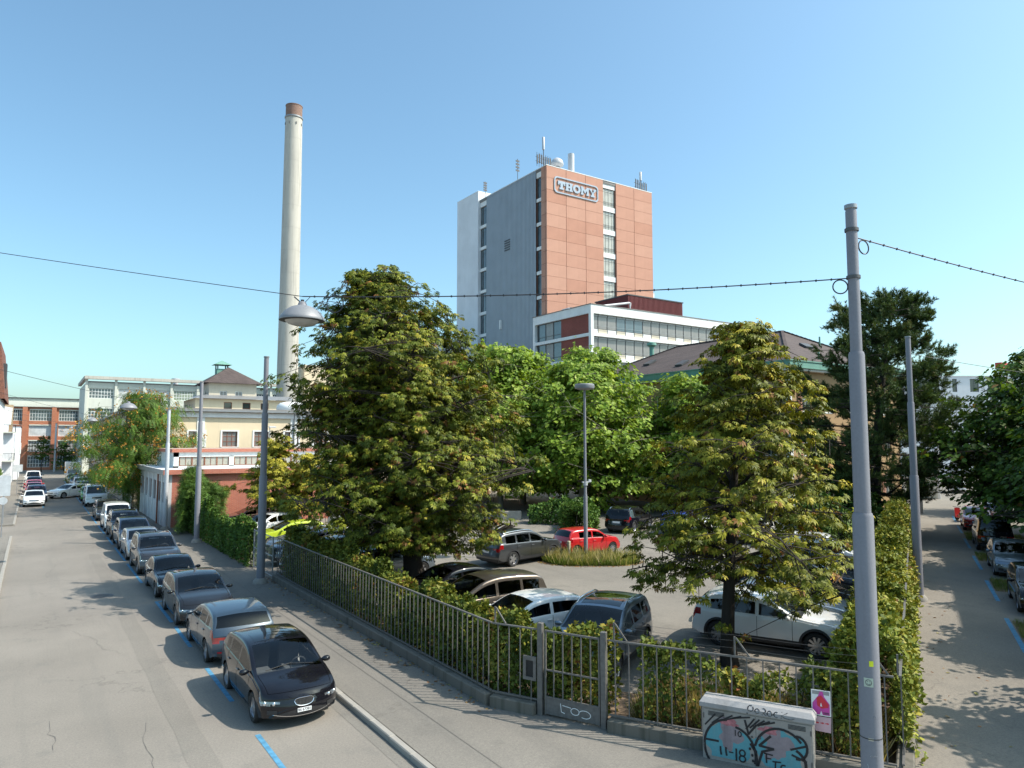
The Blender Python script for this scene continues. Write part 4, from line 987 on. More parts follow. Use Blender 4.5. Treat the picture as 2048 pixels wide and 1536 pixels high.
t = MB().lathe([(.45, -.1), (.45, .9), (.8, 1.0), (.8, 1.25), (.001, 1.4)], 14).build('roof_vent', M_poleW, None, 40); t.location = (KX+15.5, KY+3, KH+.05); tag(t, 'small white vent on the concrete factory roof', 'vent')

# --- orange brick factory closing the street --------------------------------
RX, RY, RW, RH = -4.6, 180.5, 13.6, 13.2
of = thing('brick_factory', 'orange brick factory with tall pilasters closing the end of the street', 'building', (RX, RY, 0))
hs = []; 
for f_ in range(4):
    for x0 in (-.9, 3.7, 8.9): hs.append((max(x0, .05), x0+4.0, .6+f_*3.25, .6+f_*3.25+2.35))
mb = wall_holes(MB(), (0, 0, 0), (1, 0, 0), RW, RH, hs, .3); mb.quad((RW, 0, 0), (RW, 20, 0), (RW, 20, RH), (RW, 0, RH)); mb.build('wall', M_obrick, of)
for i, (a, b, c, d) in enumerate(hs):
    f_ = i//3; o = window(of, (a+b)/2, .28, c, FY, b-a-.02, d-c-.02, 1 if f_ == 2 else 8, 1 if f_ == 2 else 3, M_fwhite, G_white if f_ == 2 else (G_shade if f_ == 1 else G_blue), fw=.08, mw=.07)
    MB().box(-(b-a)/2, (b-a)/2, -.36, -.285, d-c-.1, d-c+.12).build('lintel', M_concF, o)
for x_ in (2.9, 8.05, 13.1): MB().box(x_-.42, x_+.42, -.45, -.003, 0, RH+.1).build('pilaster', M_obrick, of)
MB().box(-.1, RW+.1, -.5, .2, RH+.1, RH+.35).build('cornice', M_concF, of); MB().box(0, RW, 1, 18, RH+.35, RH+1.9).build('roof_storey', M_concF, of); MB().box(-.2, RW+.2, .7, 18.2, RH+1.9, RH+2.05).build('roof', M_frame, of)

# --- houses on the far side of the street ------------------------------------
ha = thing('tiled_house', 'house with steep dark tiled roof at the picture edge', 'building', (-12, 92, 0))
mb = wall_holes(MB(), (9.1, 16, 0), (0, -1, 0), 16, 8, [], .1) if False else MB().box(0, 8.9, 0, 15, 0, 10.8); mb.build('wall', M_white2, ha)
rf = MB().add([(9.3, -.3, 10.6), (9.3, 15.2, 10.6), (8.7, 15.0, 16.6), (8.7, -.1, 16.6), (-.3, -.3, 10.6), (-.3, 15.2, 10.6), (.3, 15.0, 16.6), (.3, -.1, 16.6)], [(0, 1, 2, 3), (3, 2, 6, 7), (4, 7, 6, 5), (0, 3, 7, 4), (1, 5, 6, 2)]).build('roof', M_roofr, ha)
MB().box(8.5, 9.25, 3, 5, 12, 14.6).build('dormer', M_frame, rf)
for k in range(4): window(ha, 8.96, 2+k*3.4, 4.6, math.pi/2, 1.1, 1.7, 2, 2, M_fwhite, G_dark)
hb = thing('white_house', 'white rendered house with terraces and a brick chimney stack', 'building', (-12, 116, 0))
MB().box(0, 9.6, 0, 20, 0, 7.2).build('wall', M_wblock, hb); MB().box(0, 8.9, 4, 12, 7.2, 9.6).build('upper_storey', M_wblock, hb); MB().box(0, 10.2, 20, 34, 0, 8.4).build('rear_wing', M_wblock, hb)
MB().box(7.6, 9.3, 13, 16, 7.2, 11.5).build('chimney', M_ybrick, hb); MB().box(-.1, 10.3, 19.9, 34.1, 8.4, 8.7).build('roof', M_roofr, hb)
for z_ in (3.4, 7.2):
    MB().box(8.0, 10.0, -.8, 3.5, z_, z_+.15).build('balcony_floor', M_concF, hb)
    bl = MB().box(9.9, 9.95, -.8, 3.5, z_+1.05, z_+1.1); bl.box(8, 9.95, -.8, -.75, z_+1.05, z_+1.1)
    for k in range(30): bl.box(9.91, 9.94, -.78+k*.145, -.76+k*.145, z_+.15, z_+1.05)
    for k in range(13): bl.box(8+k*.15, 8.02+k*.15, -.79, -.76, z_+.15, z_+1.05)
    bl.build('balcony_railing', M_frame, hb)
MB().add([(7.9, 1, 8.6), (9.4, 1, 8.3), (9.5, 1.1, 10.6), (7.9, 1.1, 10.9)], [(0, 1, 2, 3)]).build('awning', M_white, hb)
for k in range(5): window(hb, 9.66, 5+k*3, 3.2, math.pi/2, 1.0, 1.8, 2, 2, M_fwhite, G_dark)
for k in range(4): window(hb, 10.26, 22+k*3, 4.0, math.pi/2, 1.0, 1.8, 2, 2, M_fwhite, G_dark)
t = thing('garden_wall', 'low grey garden wall below the white house', 'wall', (-3.35, 88, 0)); MB().box(-.2, .2, 0, 26, 0, 2.2).build('wall', M_concF, t); MB().box(-.28, .28, -.05, 26.05, 2.2, 2.32).build('coping', M_white2, t)

# --- far right: white flats, crane, the block that shades the side street ----
wf = thing('white_flats', 'modern white flats with narrow dark windows far behind the pine', 'building', (118, 69, 0), math.atan2(-5.7, 8.5))
hs = []
for f_ in range(5):
    for k in range(9): hs.append((1+k*3.0+(f_ % 2)*.5, 1+k*3.0+(f_ % 2)*.5+(1.5 if k % 3 == 1 else .8), 2+f_*3.1, 4.2+f_*3.1))
mb = wall_holes(MB(), (0, 0, 0), (1, 0, 0), 30, 17, hs, .2); mb.box(0, 30, .4, 14, 0, 16.9); mb.build('wall', M_wblock, wf)
for a, b, c, d in hs: window(wf, (a+b)/2, .19, c, FY, b-a-.02, d-c-.02, 2 if b-a > 1 else 1, 1, M_frame, G_dark, fw=.05)
MB().box(-.1, 30.1, -.1, 14.1, 17, 17.15).build('roof', M_white2, wf)
wf.location = (120.5, 63.5, 0)
cr = thing('tower_crane', 'green crane jib with red counterweight over the far roofs', 'crane', (283, 111, 0))
MB().box(-1.2, 1.2, -1.2, 1.2, 0, 30).build('mast', M_poleW, cr); MB().box(-2, 24, -.7, .7, 30.5, 31.8).build('jib', M_copper, cr); MB().box(-2, 4.5, -1, 1, 31.8, 33.6).build('counterweight', plain('crane_red', (.5, .06, .05), .6), cr)
sb = thing('apartment_block', 'beige apartment block beside the side street whose shadow covers the parked cars', 'building', Q(17.2, 12.4)+(0,), HEAD2)
hs = []
for f_ in range(4):
    for k in range(9): hs.append((1.5+k*3.5, 2.9+k*3.5, 1.2+f_*3.3, 2.8+f_*3.3))
mb = wall_holes(MB(), (33, 0, 0), (-1, 0, 0), 33, 13.8, hs, .2); mb.box(.2, 32.8, -11, -.4, 0, 13.7); mb.build('wall', M_cream2, sb)
for a, b, c, d in hs: window(sb, 33-(a+b)/2, -.19, c, math.pi, b-a-.02, d-c-.02, 2, 2, M_fwhite, G_dark)
MB().box(-.2, 33.2, -11.2, .2, 13.8, 14).build('roof', M_flat, sb)
# white and brown works seen through the big chestnut
ww = thing('white_works', 'white and brown works building glimpsed through the big chestnut crown', 'building', (42.5, 108, 0))
hs = [(5+k*4.2, 7.6+k*4.2, 6+f_*4, 8+f_*4) for k in range(6) for f_ in range(4)]
mb = wall_holes(MB(), (0, 0, 0), (1, 0, 0), 30, 23, hs, .2); mb.quad((0, 14, 0), (0, 0, 0), (0, 0, 23), (0, 14, 23)); mb.build('wall', M_white2, ww)
for a, b, c, d in hs: window(ww, (a+b)/2, .19, c, FY, b-a-.02, d-c-.02, 3, 1, M_frame, G_blue)
MB().box(-1.2, 1.6, -1.4, 2, 0, 22.4).build('stair_tower', M_maroon, ww); MB().box(-.1, 30.1, -.1, 14, 23, 23.2).build('roof', M_flat, ww)
MB().box(-9, -2.4, -2, 5, 0, 17.6).build('cream_annex', M_cream, ww)
# ---------------------------------------------------------------- vegetation
rng = np.random.default_rng(7)
M_leafC = leafmat('chestnut_leaf', .14); M_leafP = leafmat('plane_leaf', .34, .5); M_leafH = leafmat('hedge_leaf', .12)
M_need = leafmat('pine_needle', .12, .6); M_grass = leafmat('grass_blade', .35)
M_bark = weathered('bark_dark', (.045, .037, .03), (.018, .015, .012), .8, 3, .95, True, .8)
M_barkp = weathered('bark_pale', (.26, .23, .18), (.12, .11, .08), .8, 2, .95, True, .5)
def npmesh(name, V, F, cols, mat):
    """V (n,3), F (m,k) faces of equal size, cols (m,3) per face"""
    me = bpy.data.meshes.new(name); m, k = F.shape
    me.vertices.add(len(V)); me.vertices.foreach_set('co', V.astype(np.float32).ravel())
    me.loops.add(m*k); me.loops.foreach_set('vertex_index', F.astype(np.int32).ravel())
    me.polygons.add(m); me.polygons.foreach_set('loop_start', np.arange(0, m*k, k, dtype=np.int32)); me.polygons.foreach_set('loop_total', np.full(m, k, dtype=np.int32))
    me.update(); me.validate()
    a = me.attributes.new('col', 'FLOAT_COLOR', 'FACE'); c = np.ones((m, 4), np.float32); c[:, :3] = cols; a.data.foreach_set('color', c.ravel())
    me.materials.append(mat); return me
def nrm(a): return a/np.maximum(np.linalg.norm(a, axis=-1, keepdims=True), 1e-6)
def palmate(n=6, spread=2.6, w=.155, droop=.38):
    V, F = [], []
    for i in range(n):
        a = (i/(n-1)-.5)*2*spread*.5*1.35; L = 1-.28*abs(i/(n-1)-.5)*2
        c, s = math.cos(a), math.sin(a); b = len(V)
        for u, q in ((.04, 0), (.6, w), (1, 0), (.6, -w)):
            V.append((c*u*L-s*q, s*u*L+c*q, -droop*u*u*L+(.05 if q else 0)))
        F.append((b, b+1, b+2, b+3))
    return np.array(V), np.array(F)
def lobed():
    V = [(0, 0, 0), (.35, .5, .04), (.95, .22, -.1), (1.05, 0, -.16), (.95, -.22, -.1), (.35, -.5, .04)]
    return np.array(V), np.array([(0, 1, 2, 3), (0, 3, 4, 5)])
def simple(w=.3): return np.array([(0, 0, 0), (.5, w, .05), (1, 0, -.08), (.5, -w, .05)]), np.array([(0, 1, 2, 3)])
def pinnate(n=7):
    V, F = [], []
    for i in range(n):
        u = .12+.88*i/n
        for s in (1, -1):
            b = len(V); z = -.55*u*u
            V += [(u, .01*s, z), (u+.02, .15*s, z-.03), (u+.1, .3*s, z-.13), (u+.08, .14*s, z-.07)]; F.append((b, b+1, b+2, b+3))
    return np.array(V), np.array(F)
def scatter(name, T, P, D, U, S, C, mat, jit=.12):
    """instances of leaf template T at P with axis D, up U, size S, colour C (n,3); joined in one mesh"""
    tv, tf = T; n = len(P); D = nrm(D); Y = nrm(np.cross(U, D)); Z = np.cross(D, Y)
    V = P[:, None]+S[:, None, None]*(tv[None, :, 0:1]*D[:, None]+tv[None, :, 1:2]*Y[:, None]+tv[None, :, 2:3]*Z[:, None])
    F = tf[None]+(np.arange(n)*len(tv))[:, None, None]
    cols = np.repeat(C, len(tf), 0)*(1+jit*rng.standard_normal((n*len(tf), 1)))
    return npmesh(name, V.reshape(-1, 3), F.reshape(-1, tf.shape[1]), np.clip(cols, .004, 1), mat)
def pick(n, cols, wts, clump=None):
    """colours drawn from a palette; clump (n) in 0..1 shifts the choice so neighbours look alike"""
    cols = np.array(cols); cw = np.cumsum(wts)/sum(wts); r = rng.random(n)
    if clump is not None: r = np.clip(.5*r+.5*clump, 0, .9999)
    return cols[np.searchsorted(cw, r)]
def limb_pts(a, b, rise, droop, n=7, wob=.12):
    a, b = np.array(a), np.array(b); out = []
    L = np.linalg.norm(b-a); k1, k2 = rng.normal(0, wob*L*.25, 3), rng.normal(0, wob*L*.15, 3)
    for i in range(n):
        s = i/(n-1); p = a+(b-a)*s; p = p+np.array([0, 0, rise*math.sin(math.pi*s*.9)-droop*s**3])+k1*math.sin(math.pi*s)+k2*math.sin(2*math.pi*s); out.append(p)
    return out
def tree(name, label, base, H, prof, r0, T, leafsize, npads, nleaf, padr, palette, mat, bark=None, lean=(0, 0), nl=34, z0=.16, seed=1, up=.55, gap=.0, flat=.5, group=None, inner=.25, aniso=None, droop=.25, cat='tree', shift=0, mirror=None):
    """prof: list of (height fraction, crown radius). Limbs leave a bent trunk and end on that envelope; pads of leaves sit along them"""
    global rng; rng = np.random.default_rng(seed)
    t = thing(name, label, cat, (base[0], base[1], base[2] if len(base) > 2 else PZ), 0, group)
    hs, rs = zip(*prof); Rf = lambda z: np.interp(z/H, hs, rs)
    tp = [np.array([lean[0]*s**1.3+.1*math.sin(5*s+seed), lean[1]*s**1.3+.1*math.cos(4*s+seed*2)-.1*math.cos(seed*2), H*.92*s]) for s in np.linspace(0, 1, 12)]
    tp[0][:] = (0, 0, -.05)
    wood = MB().tube([Vector(p) for p in tp], [r0*1.35]+[max(.03, r0*(1-.93*s)) for s in np.linspace(0, 1, 12)[1:]], 10)
    trunk_at = lambda z: np.array([np.interp(z, [p[2] for p in tp], [p[k] for p in tp]) for k in (0, 1)]+[z])
    ph = rng.random(6)*6.28
    lump = lambda az, z: 1+.13*np.sin(3*az+ph[0]+z*.9)+.13*np.sin(5*az+ph[1]-z*1.7)+.1*np.sin(2*az+ph[2]+z*2.6)
    P, PC, PO, PR = [], [], [], []
    tot = npads; k = 0
    for i in range(nl):
        u = (i+.5)/nl; za = H*(z0*.85+(.9-z0*.85)*u**1.05); az = i*2.39996+rng.normal(0, .25)
        el = up*(.25+1.5*u); zr = za+(Rf(min(za+.5, H*.98)))*math.tan(min(el, 1.15))*.75
        zr = min(zr, H*(.98)); rad = Rf(zr)*lump(az, zr)*rng.uniform(.74, 1.12)
        if rad < .15: rad = .15
        if aniso: rad *= 1+aniso[1]*math.cos(az-aniso[0])
        c = trunk_at(zr); tip = np.array([c[0]+rad*math.cos(az), c[1]+rad*math.sin(az), zr-droop*rad*.35*(1-u)])
        pts = limb_pts(trunk_at(za), tip, .12*rad, 0); rl = max(.025, r0*.38*(1-.75*u))
        wood.tube([Vector(p) for p in pts], [max(.012, rl*(1-.85*s)) for s in np.linspace(0, 1, 7)], 6, False)
        m = max(2, int(round(npads/nl*(.45+rad/max(rs)*.9))))
        for j in range(m):
            s = .28+.74*((j+rng.random())/m); s = min(s, 1.03); q = s*6; i0 = min(int(q), 5); p = pts[i0]+(pts[i0+1]-pts[i0])*(q-i0)
            lat = rng.normal(0, .30*rad*s**.7+.12); dz = rng.normal(0, .10*rad+.1); per = np.array([-math.sin(az), math.cos(az), 0])
            p2 = p+per*lat+np.array([0, 0, dz-.12*abs(lat)])
            e = Rf(np.clip(p2[2], 0, H))*lump(az, p2[2])*1.08+.1; cc = trunk_at(np.clip(p2[2], 0, H)); d = p2[:2]-cc[:2]; dl = np.linalg.norm(d)
            if dl > e and dl > 0: p2[:2] = cc[:2]+d*e/dl
            if rng.random() < gap: continue
            pr = padr*rng.uniform(.65, 1.25); P.append(p2); PR.append(pr); o_ = np.array([p2[0]-cc[0], p2[1]-cc[1], .0]); PO.append(o_/max(np.linalg.norm(o_), .1))
            if abs(lat) > .3 or rng.random() < .5: wood.tube([Vector(p), Vector((p+p2)/2+np.array([0, 0, .08])), Vector(p2)], [max(.01, rl*.25), .012, .007], 4, False)
    P, PR, PO = np.array(P), np.array(PR), np.array(PO); n = len(P)
    cl = rng.random(n)
    idx = np.repeat(np.arange(n), nleaf); N = len(idx)
    a = rng.random(N)*2*math.pi; q = np.sqrt(rng.random(N)); r_ = PR[idx]
    off = np.stack([np.cos(a)*q*r_, np.sin(a)*q*r_, -flat*.5*q*q*r_+rng.normal(0, .16, N)*r_*flat*1.6], 1)
    LP = P[idx]+off
    od = np.stack([np.cos(a), np.sin(a), np.zeros(N)], 1)*.7+PO[idx]*.45+np.stack([rng.normal(0, .35, N), rng.normal(0, .35, N), -.25-droop*rng.random(N)*1.6], 1)
    U = np.stack([rng.normal(0, .38, N), rng.normal(0, .38, N), np.ones(N)], 1)+PO[idx]*.55
    S = leafsize*rng.uniform(.45, 1.4, N)
    C = pick(N, palette[0], palette[1], np.clip(cl[idx]+rng.normal(0, .08, N), 0, 1)); C = C*(.8+.4*cl[idx][:, None])
    me = scatter('crown', T, LP, od, U, S, C, mat)
    wo_ = wood.build('trunk', bark or M_bark, t, 60)
    cr = link('crown', me, t)
    return t
CH_PAL = ([(.07, .092, .012), (.12, .138, .015), (.21, .205, .02), (.32, .265, .03), (.17, .08, .022), (.3, .14, .042)], [.24, .28, .23, .11, .08, .06])
PL_PAL = ([(.11, .185, .022), (.18, .275, .034), (.27, .36, .055), (.38, .44, .1)], [.22, .38, .27, .13])
MP_PAL = ([(.042, .08, .014), (.065, .12, .017), (.1, .165, .024), (.17, .1, .03)], [.35, .35, .22, .08])
YE_PAL = ([(.19, .20, .025), (.29, .27, .03), (.4, .34, .04), (.25, .15, .035)], [.3, .35, .25, .1])
HG_PAL = ([(.06, .088, .016), (.11, .142, .02), (.2, .2, .03), (.32, .26, .042), (.25, .09, .035)], [.27, .3, .22, .11, .1])
IV_PAL = ([(.06, .115, .022), (.095, .175, .03), (.15, .23, .045), (.26, .13, .055)], [.38, .35, .19, .08])
CG_PAL = ([(.062, .092, .013), (.108, .138, .016), (.185, .2, .022), (.29, .255, .03), (.15, .07, .02), (.27, .125, .04)], [.26, .28, .22, .1, .08, .06])
PALM = palmate()
tree('horse_chestnut_tree', 'large browning horse chestnut towering over the street fence', (13.25, 26.75), 13.3,
     [(0, 0), (.08, .8), (.12, 1.9), (.2, 3.1), (.3, 3.9), (.4, 4.3), (.52, 4.4), (.64, 4.15), (.75, 3.6), (.84, 2.9), (.91, 2.2), (.96, 1.4), (1, .5)],
     .42, PALM, .165, 3300, 16, .30, CG_PAL, M_leafC, lean=(-1.35, .85), nl=74, z0=.15, seed=11, droop=.3, flat=1.1, gap=.06)
tree('horse_chestnut_tree', 'smaller open horse chestnut in front of the white crossover', (15.95, 13.15), 9.9,
     [(0, 0), (.14, .6), (.2, 2.0), (.28, 3.15), (.4, 3.05), (.53, 2.8), (.66, 2.1), (.78, 1.5), (.88, .85), (.95, .45), (1, .2)],
     .2, PALM, .145, 1250, 13, .26, ([(.09, .11, .014), (.15, .165, .018), (.25, .24, .024), (.37, .31, .036), (.19, .09, .025), (.33, .16, .05)], CH_PAL[1]), M_leafC, lean=(.55, -.45), nl=46, z0=.24, seed=5, droop=.3, flat=.55, gap=.14, aniso=(R(-33), .1))
for i, (x, y, h, r, lab) in enumerate(((35.0, 54.0, 14.6, 7.0, 'bright green plane tree nearest the big chestnut'), (43.2, 51.0, 14.6, 6.8, 'bright green plane tree standing before the copper gutter house'), (39.5, 63.5, 14.0, 5.6, 'plane tree at the back of the car park by the white vans'), (47.6, 42.6, 11.5, 5.8, 'low plane tree shading the terrace behind the hedge'), (38.6, 47.0, 12.6, 6.4, 'plane tree with pale trunk behind the bicycle terrace'), (39.2, 56.5, 14.6, 6.2, 'tall plane tree in the middle of the green mass'))):
    tree('plane_tree', lab, (x, y), h, [(0, 0), (.1, r*.4), (.16, r*.85), (.34, r), (.6, r*.97), (.78, r*.86), (.9, r*.66), (1, r*.25)],
         .28, lobed(), .3, 640, 30, .75, PL_PAL, M_leafP, bark=M_barkp, nl=44, z0=.16, seed=21+i, flat=1.15, group='plane trees at the back of the car park')
tree('young_chestnut_tree', 'small yellowing tree before the red brick outbuilding', (13.4, 48.4), 6.6, [(0, 0), (.2, .9), (.3, 2.3), (.45, 2.5), (.6, 1.9), (.75, 1.2), (.9, .7), (1, .2)], .12, PALM, .22, 120, 26, .5, YE_PAL, M_leafC, nl=24, z0=.28, seed=41, flat=.6)
tree('young_chestnut_tree', 'slim yellow green tree half hidden by the big chestnut', (15.3, 46.4), 5.6, [(0, 0), (.2, .9), (.3, 2.2), (.5, 2.1), (.7, 1.4), (.9, .6), (1, .2)], .14, PALM, .22, 100, 26, .5, YE_PAL, M_leafC, nl=22, z0=.3, seed=42, flat=.6)
tree('ball_bush', 'dark clipped globe bush on a short stem by the brick wall', (15.2, 61-7.5), 2.5, [(0, 0), (.35, .3), (.5, .75), (.75, .75), (1, .25)], .06, simple(), .1, 60, 50, .26, ([(.025, .05, .012), (.04, .075, .016)], [.5, .5]), M_leafH, nl=14, z0=.45, seed=43, cat='bush')
# ailanthus with orange seed clusters over the street
t = tree('ailanthus_tree', 'ailanthus with orange seed clusters leaning over the street cars', (8.7, 71.4), 10.6, [(0, 0), (.25, 2.4), (.35, 4.6), (.5, 5.6), (.65, 5.2), (.8, 4.2), (.92, 2.6), (1, .6)], .24, pinnate(), .72, 420, 12, .75,
     ([(.07, .13, .022), (.1, .18, .03), (.14, .24, .04)], [.35, .4, .25]), M_leafP, lean=(-.6, .3), nl=34, z0=.25, seed=51, droop=.6, flat=.8)
def clusters(parent, src, n, size, cols, seed, name):
    r = np.random.default_rng(seed); me = src.data; nv = len(me.vertices); co = np.empty(nv*3, np.float32); me.vertices.foreach_get('co', co); co = co.reshape(-1, 3)
    sel = co[r.integers(0, nv, n)]; k = 9; P = np.repeat(sel, k, 0)+r.normal(0, size*.5, (n*k, 3))+np.array([0, 0, .1]); D = r.normal(0, 1, (n*k, 3)); D[:, 2] -= .5; U = r.normal(0, 1, (n*k, 3))
    c = np.array(cols)[r.integers(0, len(cols), n*k)]; link(name, scatter(name, simple(.4), P, D, U, np.full(n*k, size*.5), c, M_leafP), parent)
cr_ = [c for c in t.children if c.name.startswith('crown')][0]
clusters(t, cr_, 460, .38, [(.5, .25, .045), (.58, .32, .07), (.4, .18, .035)], 3, 'seed_clusters')
t = tree('ailanthus_tree', 'low ailanthus branch hanging beside the long street wall', (8.0, 88), 5.5, [(0, 0), (.3, 1.3), (.5, 2.1), (.75, 2.0), (1, .6)], .1, pinnate(), .6, 50, 11, .6, ([(.05, .1, .018), (.075, .14, .025), (.16, .2, .03)], [.3, .4, .3]), M_leafP, nl=12, z0=.3, seed=52, droop=.7)
for i, (x, y, h, r, lab) in enumerate(((1.6, 170, 7.5, 2.2, 'slender street tree left of the pole before the orange factory'), (5.4, 170.5, 6.0, 2.6, 'small round street tree right of the pole before the orange factory'))):
    tree('street_tree', lab, (x, y, 0), h, [(0, 0), (.3, r*.5), (.5, r), (.75, r*.7), (1, .2)], .1, simple(.4), .35, 70, 16, .6, MP_PAL, M_leafP, nl=16, z0=.35, seed=61+i)
# maples along the side street
for i, (s, o, h, r, lab) in enumerate(((38.5, 7.2, 11.6, 6.0, 'dense dark maple over the parked red car and van'), (26.5, 8.9, 12.4, 4.8, 'maple at the picture edge beside the silver saloon'), (58, 9.0, 10.2, 4.8, 'maple farther down the side street by the scooter'), (12.6, 8.0, 8.6, 2.9, 'maple out of view whose shadow lies across the path'), (5.6, 7.4, 8.2, 2.7, 'nearest side street maple casting a leafy shadow'), (19.6, 9.0, 9.6, 1.9, 'slim maple out of view beside the dark car'), (32.4, 8.8, 9.8, 1.9, 'slim maple behind the black van'))):
    tree('maple_tree', lab, Q(s, o), h, [(0, 0), (.12, r*.3), (.2, r*.9), (.4, r), (.6, r*.95), (.78, r*.75), (.92, r*.4), (1, .2)], .24, lobed(), .24, int(150*r), 30, .6, MP_PAL, M_leafP, nl=38, z0=.2, seed=71+i, flat=.9, group='maples along the side street')
# pine: limbs with upturned shoots, each a brush of needles
def pine(name, label, base, H, prof, seed, lean=(0, 0)):
    global rng; rng = np.random.default_rng(seed); t = thing(name, label, 'tree', base+(PZ,)); hs, rs = zip(*prof)
    tx = lambda z: np.array([lean[0]*(z/H)**1.6, lean[1]*(z/H)**1.6, 0]); wood = MB().tube([Vector(tx(H*q)+np.array([0, 0, H*q-.05])) for q in (0, .3, .5, .7, .85, .97)], [.4, .32, .25, .17, .1, .05], 10)
    SP, SD, SC_ = [], [], []
    for i in range(86):
        u = (i+.5)/86; za = H*(.10+.85*u); az = i*2.39996+rng.normal(0, .35); rad = np.interp(za/H, hs, rs)*rng.uniform(.62, 1.2)*(1+.15*math.sin(3*az+2))
        tip = np.array([rad*math.cos(az), rad*math.sin(az), za+rad*(.05+.42*u)]); pts = [q+tx(za) for q in limb_pts((0, 0, za), tip, -.08*rad, -.2*rad, wob=.25)]
        wood.tube([Vector(p) for p in pts], [max(.012, .11*(1-u*.7)*(1-.85*s)) for s in np.linspace(0, 1, 7)], 5, False)
        for c in range(int(4+rad*2.6)):                       # clumps of shoots
            s = .35+.68*rng.random()**.7; s = min(s, 1); q = s*6; i0 = min(int(q), 5); p = pts[i0]+(pts[i0+1]-pts[i0])*(q-i0); per = np.array([-math.sin(az), math.cos(az), 0])
            lat = rng.normal(0, .24*rad*(.3+s*.7)); pc = p+per*lat+np.array([0, 0, rng.normal(.05, .1)+.08*abs(lat)]); tone = rng.random()
            wood.tube([Vector(p), Vector(pc)], [.025, .012], 4, False)
            for j in range(9):
                d = np.array([math.cos(az), math.sin(az), 1.0])*.7+per*np.sign(lat)*.3+rng.normal(0, .55, 3); d = d/np.linalg.norm(d)
                SP.append(pc+rng.normal(0, .16, 3)); SD.append(d); SC_.append(np.clip(tone+rng.normal(0, .12), 0, 1))
    SP, SD, SC_ = np.array(SP), np.array(SD), np.array(SC_); n = len(SP); k = 46
    idx = np.repeat(np.arange(n), k); N = n*k; u = rng.random(N)
    ax = SD[idx]; rd = rng.normal(0, 1, (N, 3)); rd -= (rd*ax).sum(1, keepdims=True)*ax; rd = nrm(rd)
    P = SP[idx]+ax*(u*.5)[:, None]; D = nrm(ax*.75+rd*.8); L = .21*rng.uniform(.7, 1.2, N)
    T = np.array([(0, .09, 0), (0, -.09, 0), (1, 0, 0)]), np.array([(0, 1, 2)])
    C = pick(N, [(.05, .08, .026), (.085, .125, .035), (.13, .175, .048), (.22, .13, .055)], [.36, .36, .2, .08], SC_[idx])
    link('crown', scatter('crown', T, P, D, np.roll(rd, 1, 1), L, C, M_need, .2), t); wood.build('trunk', M_bark, t, 60)
pine('pine_tree', 'tall dark pine with upturned shoots behind the big grey pole', (47.5, 26.7), 16.4, [(0, 1.8), (.06, 4.4), (.3, 5.4), (.5, 4.7), (.65, 3.4), (.78, 2.9), (.88, 1.9), (1, .4)], 9, (1.6, -1.1))
# hedges
def hedge(name, label, path, thick, hfun, dens, size, pal, mat, seed, zbase=PZ, T=None, cat='hedge', gapf=None, stems=True, bottom=.0):
    global rng; rng = np.random.default_rng(seed); t = thing(name, label, cat, (path[0][0], path[0][1], zbase)); o = np.array(path[0]); st = MB()
    PP, DD, UU = [], [], []; CL = []
    L = 0
    for a, b in zip(path, path[1:]):
        a, b = np.array(a)-o, np.array(b)-o; l = np.linalg.norm(b-a); d = (b-a)/l; nn = np.array([-d[1], d[0]]); n = int(l*dens)
        s = rng.random(n)*l; S = s+L; h = np.array([hfun(q) for q in S])*(1+.07*np.sin(S*3.1)+.06*np.sin(S*7.3+1)+.06*np.sin(S*1.3)+.05*np.sin(S*13.7))
        f = rng.random(n); z = bottom+(h-bottom)*np.where(rng.random(n) < .42, 1-rng.random(n)**2*.16+rng.exponential(.02, n), rng.random(n)**.8)
        e = (1-.55*np.maximum(0, z/np.maximum(h, .1)-.7)*2.2)*thick/2*(1+.16*np.sin(S*4.3+z*3)+.14*np.sin(S*9+z*5)+.12*np.sin(S*1.9+2))
        side = np.where(rng.random(n) < .5, 1, -1)*(1-np.abs(rng.normal(0, .22, n))); y = np.clip(side, -1.1, 1.1)*e; y = np.where(z > h*.82, rng.uniform(-1, 1, n)*e, y)
        if gapf is not None:
            keep = np.array([rng.random() > gapf(q) for q in S]); s, S, z, y = s[keep], S[keep], z[keep], y[keep]
        p = np.stack([a[0]+d[0]*s+nn[0]*y, a[1]+d[1]*s+nn[1]*y, z], 1); m = len(p)
        PP.append(p); ou = np.stack([nn[0]*np.sign(y), nn[1]*np.sign(y), np.full(m, .5)], 1)
        DD.append(rng.normal(0, .7, (m, 3))+ou*.5+np.array([0, 0, -.2])); UU.append(ou+rng.normal(0, .5, (m, 3))+np.array([0, 0, .5]))
        CL.append(.5+.28*np.sin(S*2.3+seed)+.22*np.sin(S*5.9+z*2.5))
        if stems:
            for k in range(int(l*1.3)):
                q = rng.random()*l; st.tube([Vector((a[0]+d[0]*q, a[1]+d[1]*q, -.05)), Vector((a[0]+d[0]*q+rng.normal(0, .15), a[1]+d[1]*q+rng.normal(0, .15), hfun(q+L)*.85))], [.025, .01], 5)
        L += l
    P, D, U, CLV = np.concatenate(PP), np.concatenate(DD), np.concatenate(UU), np.concatenate(CL); N = len(P)
    C = pick(N, pal[0], pal[1], np.clip(CLV, 0, 1)); S = size*rng.uniform(.6, 1.3, N)
    link('leaves', scatter('leaves', T or simple(.32), P, D, U, S, C, mat), t)
    if stems and st.v: st.build('stems', M_bark, t)
    return t
LOB = lobed()
hedge('hedge', 'leafy hedge behind the street fence under the big chestnut', [(9.75, 32), (9.75, 23.5)], .8, lambda s: 1.95, 3800, .12, HG_PAL, M_leafH, 1)
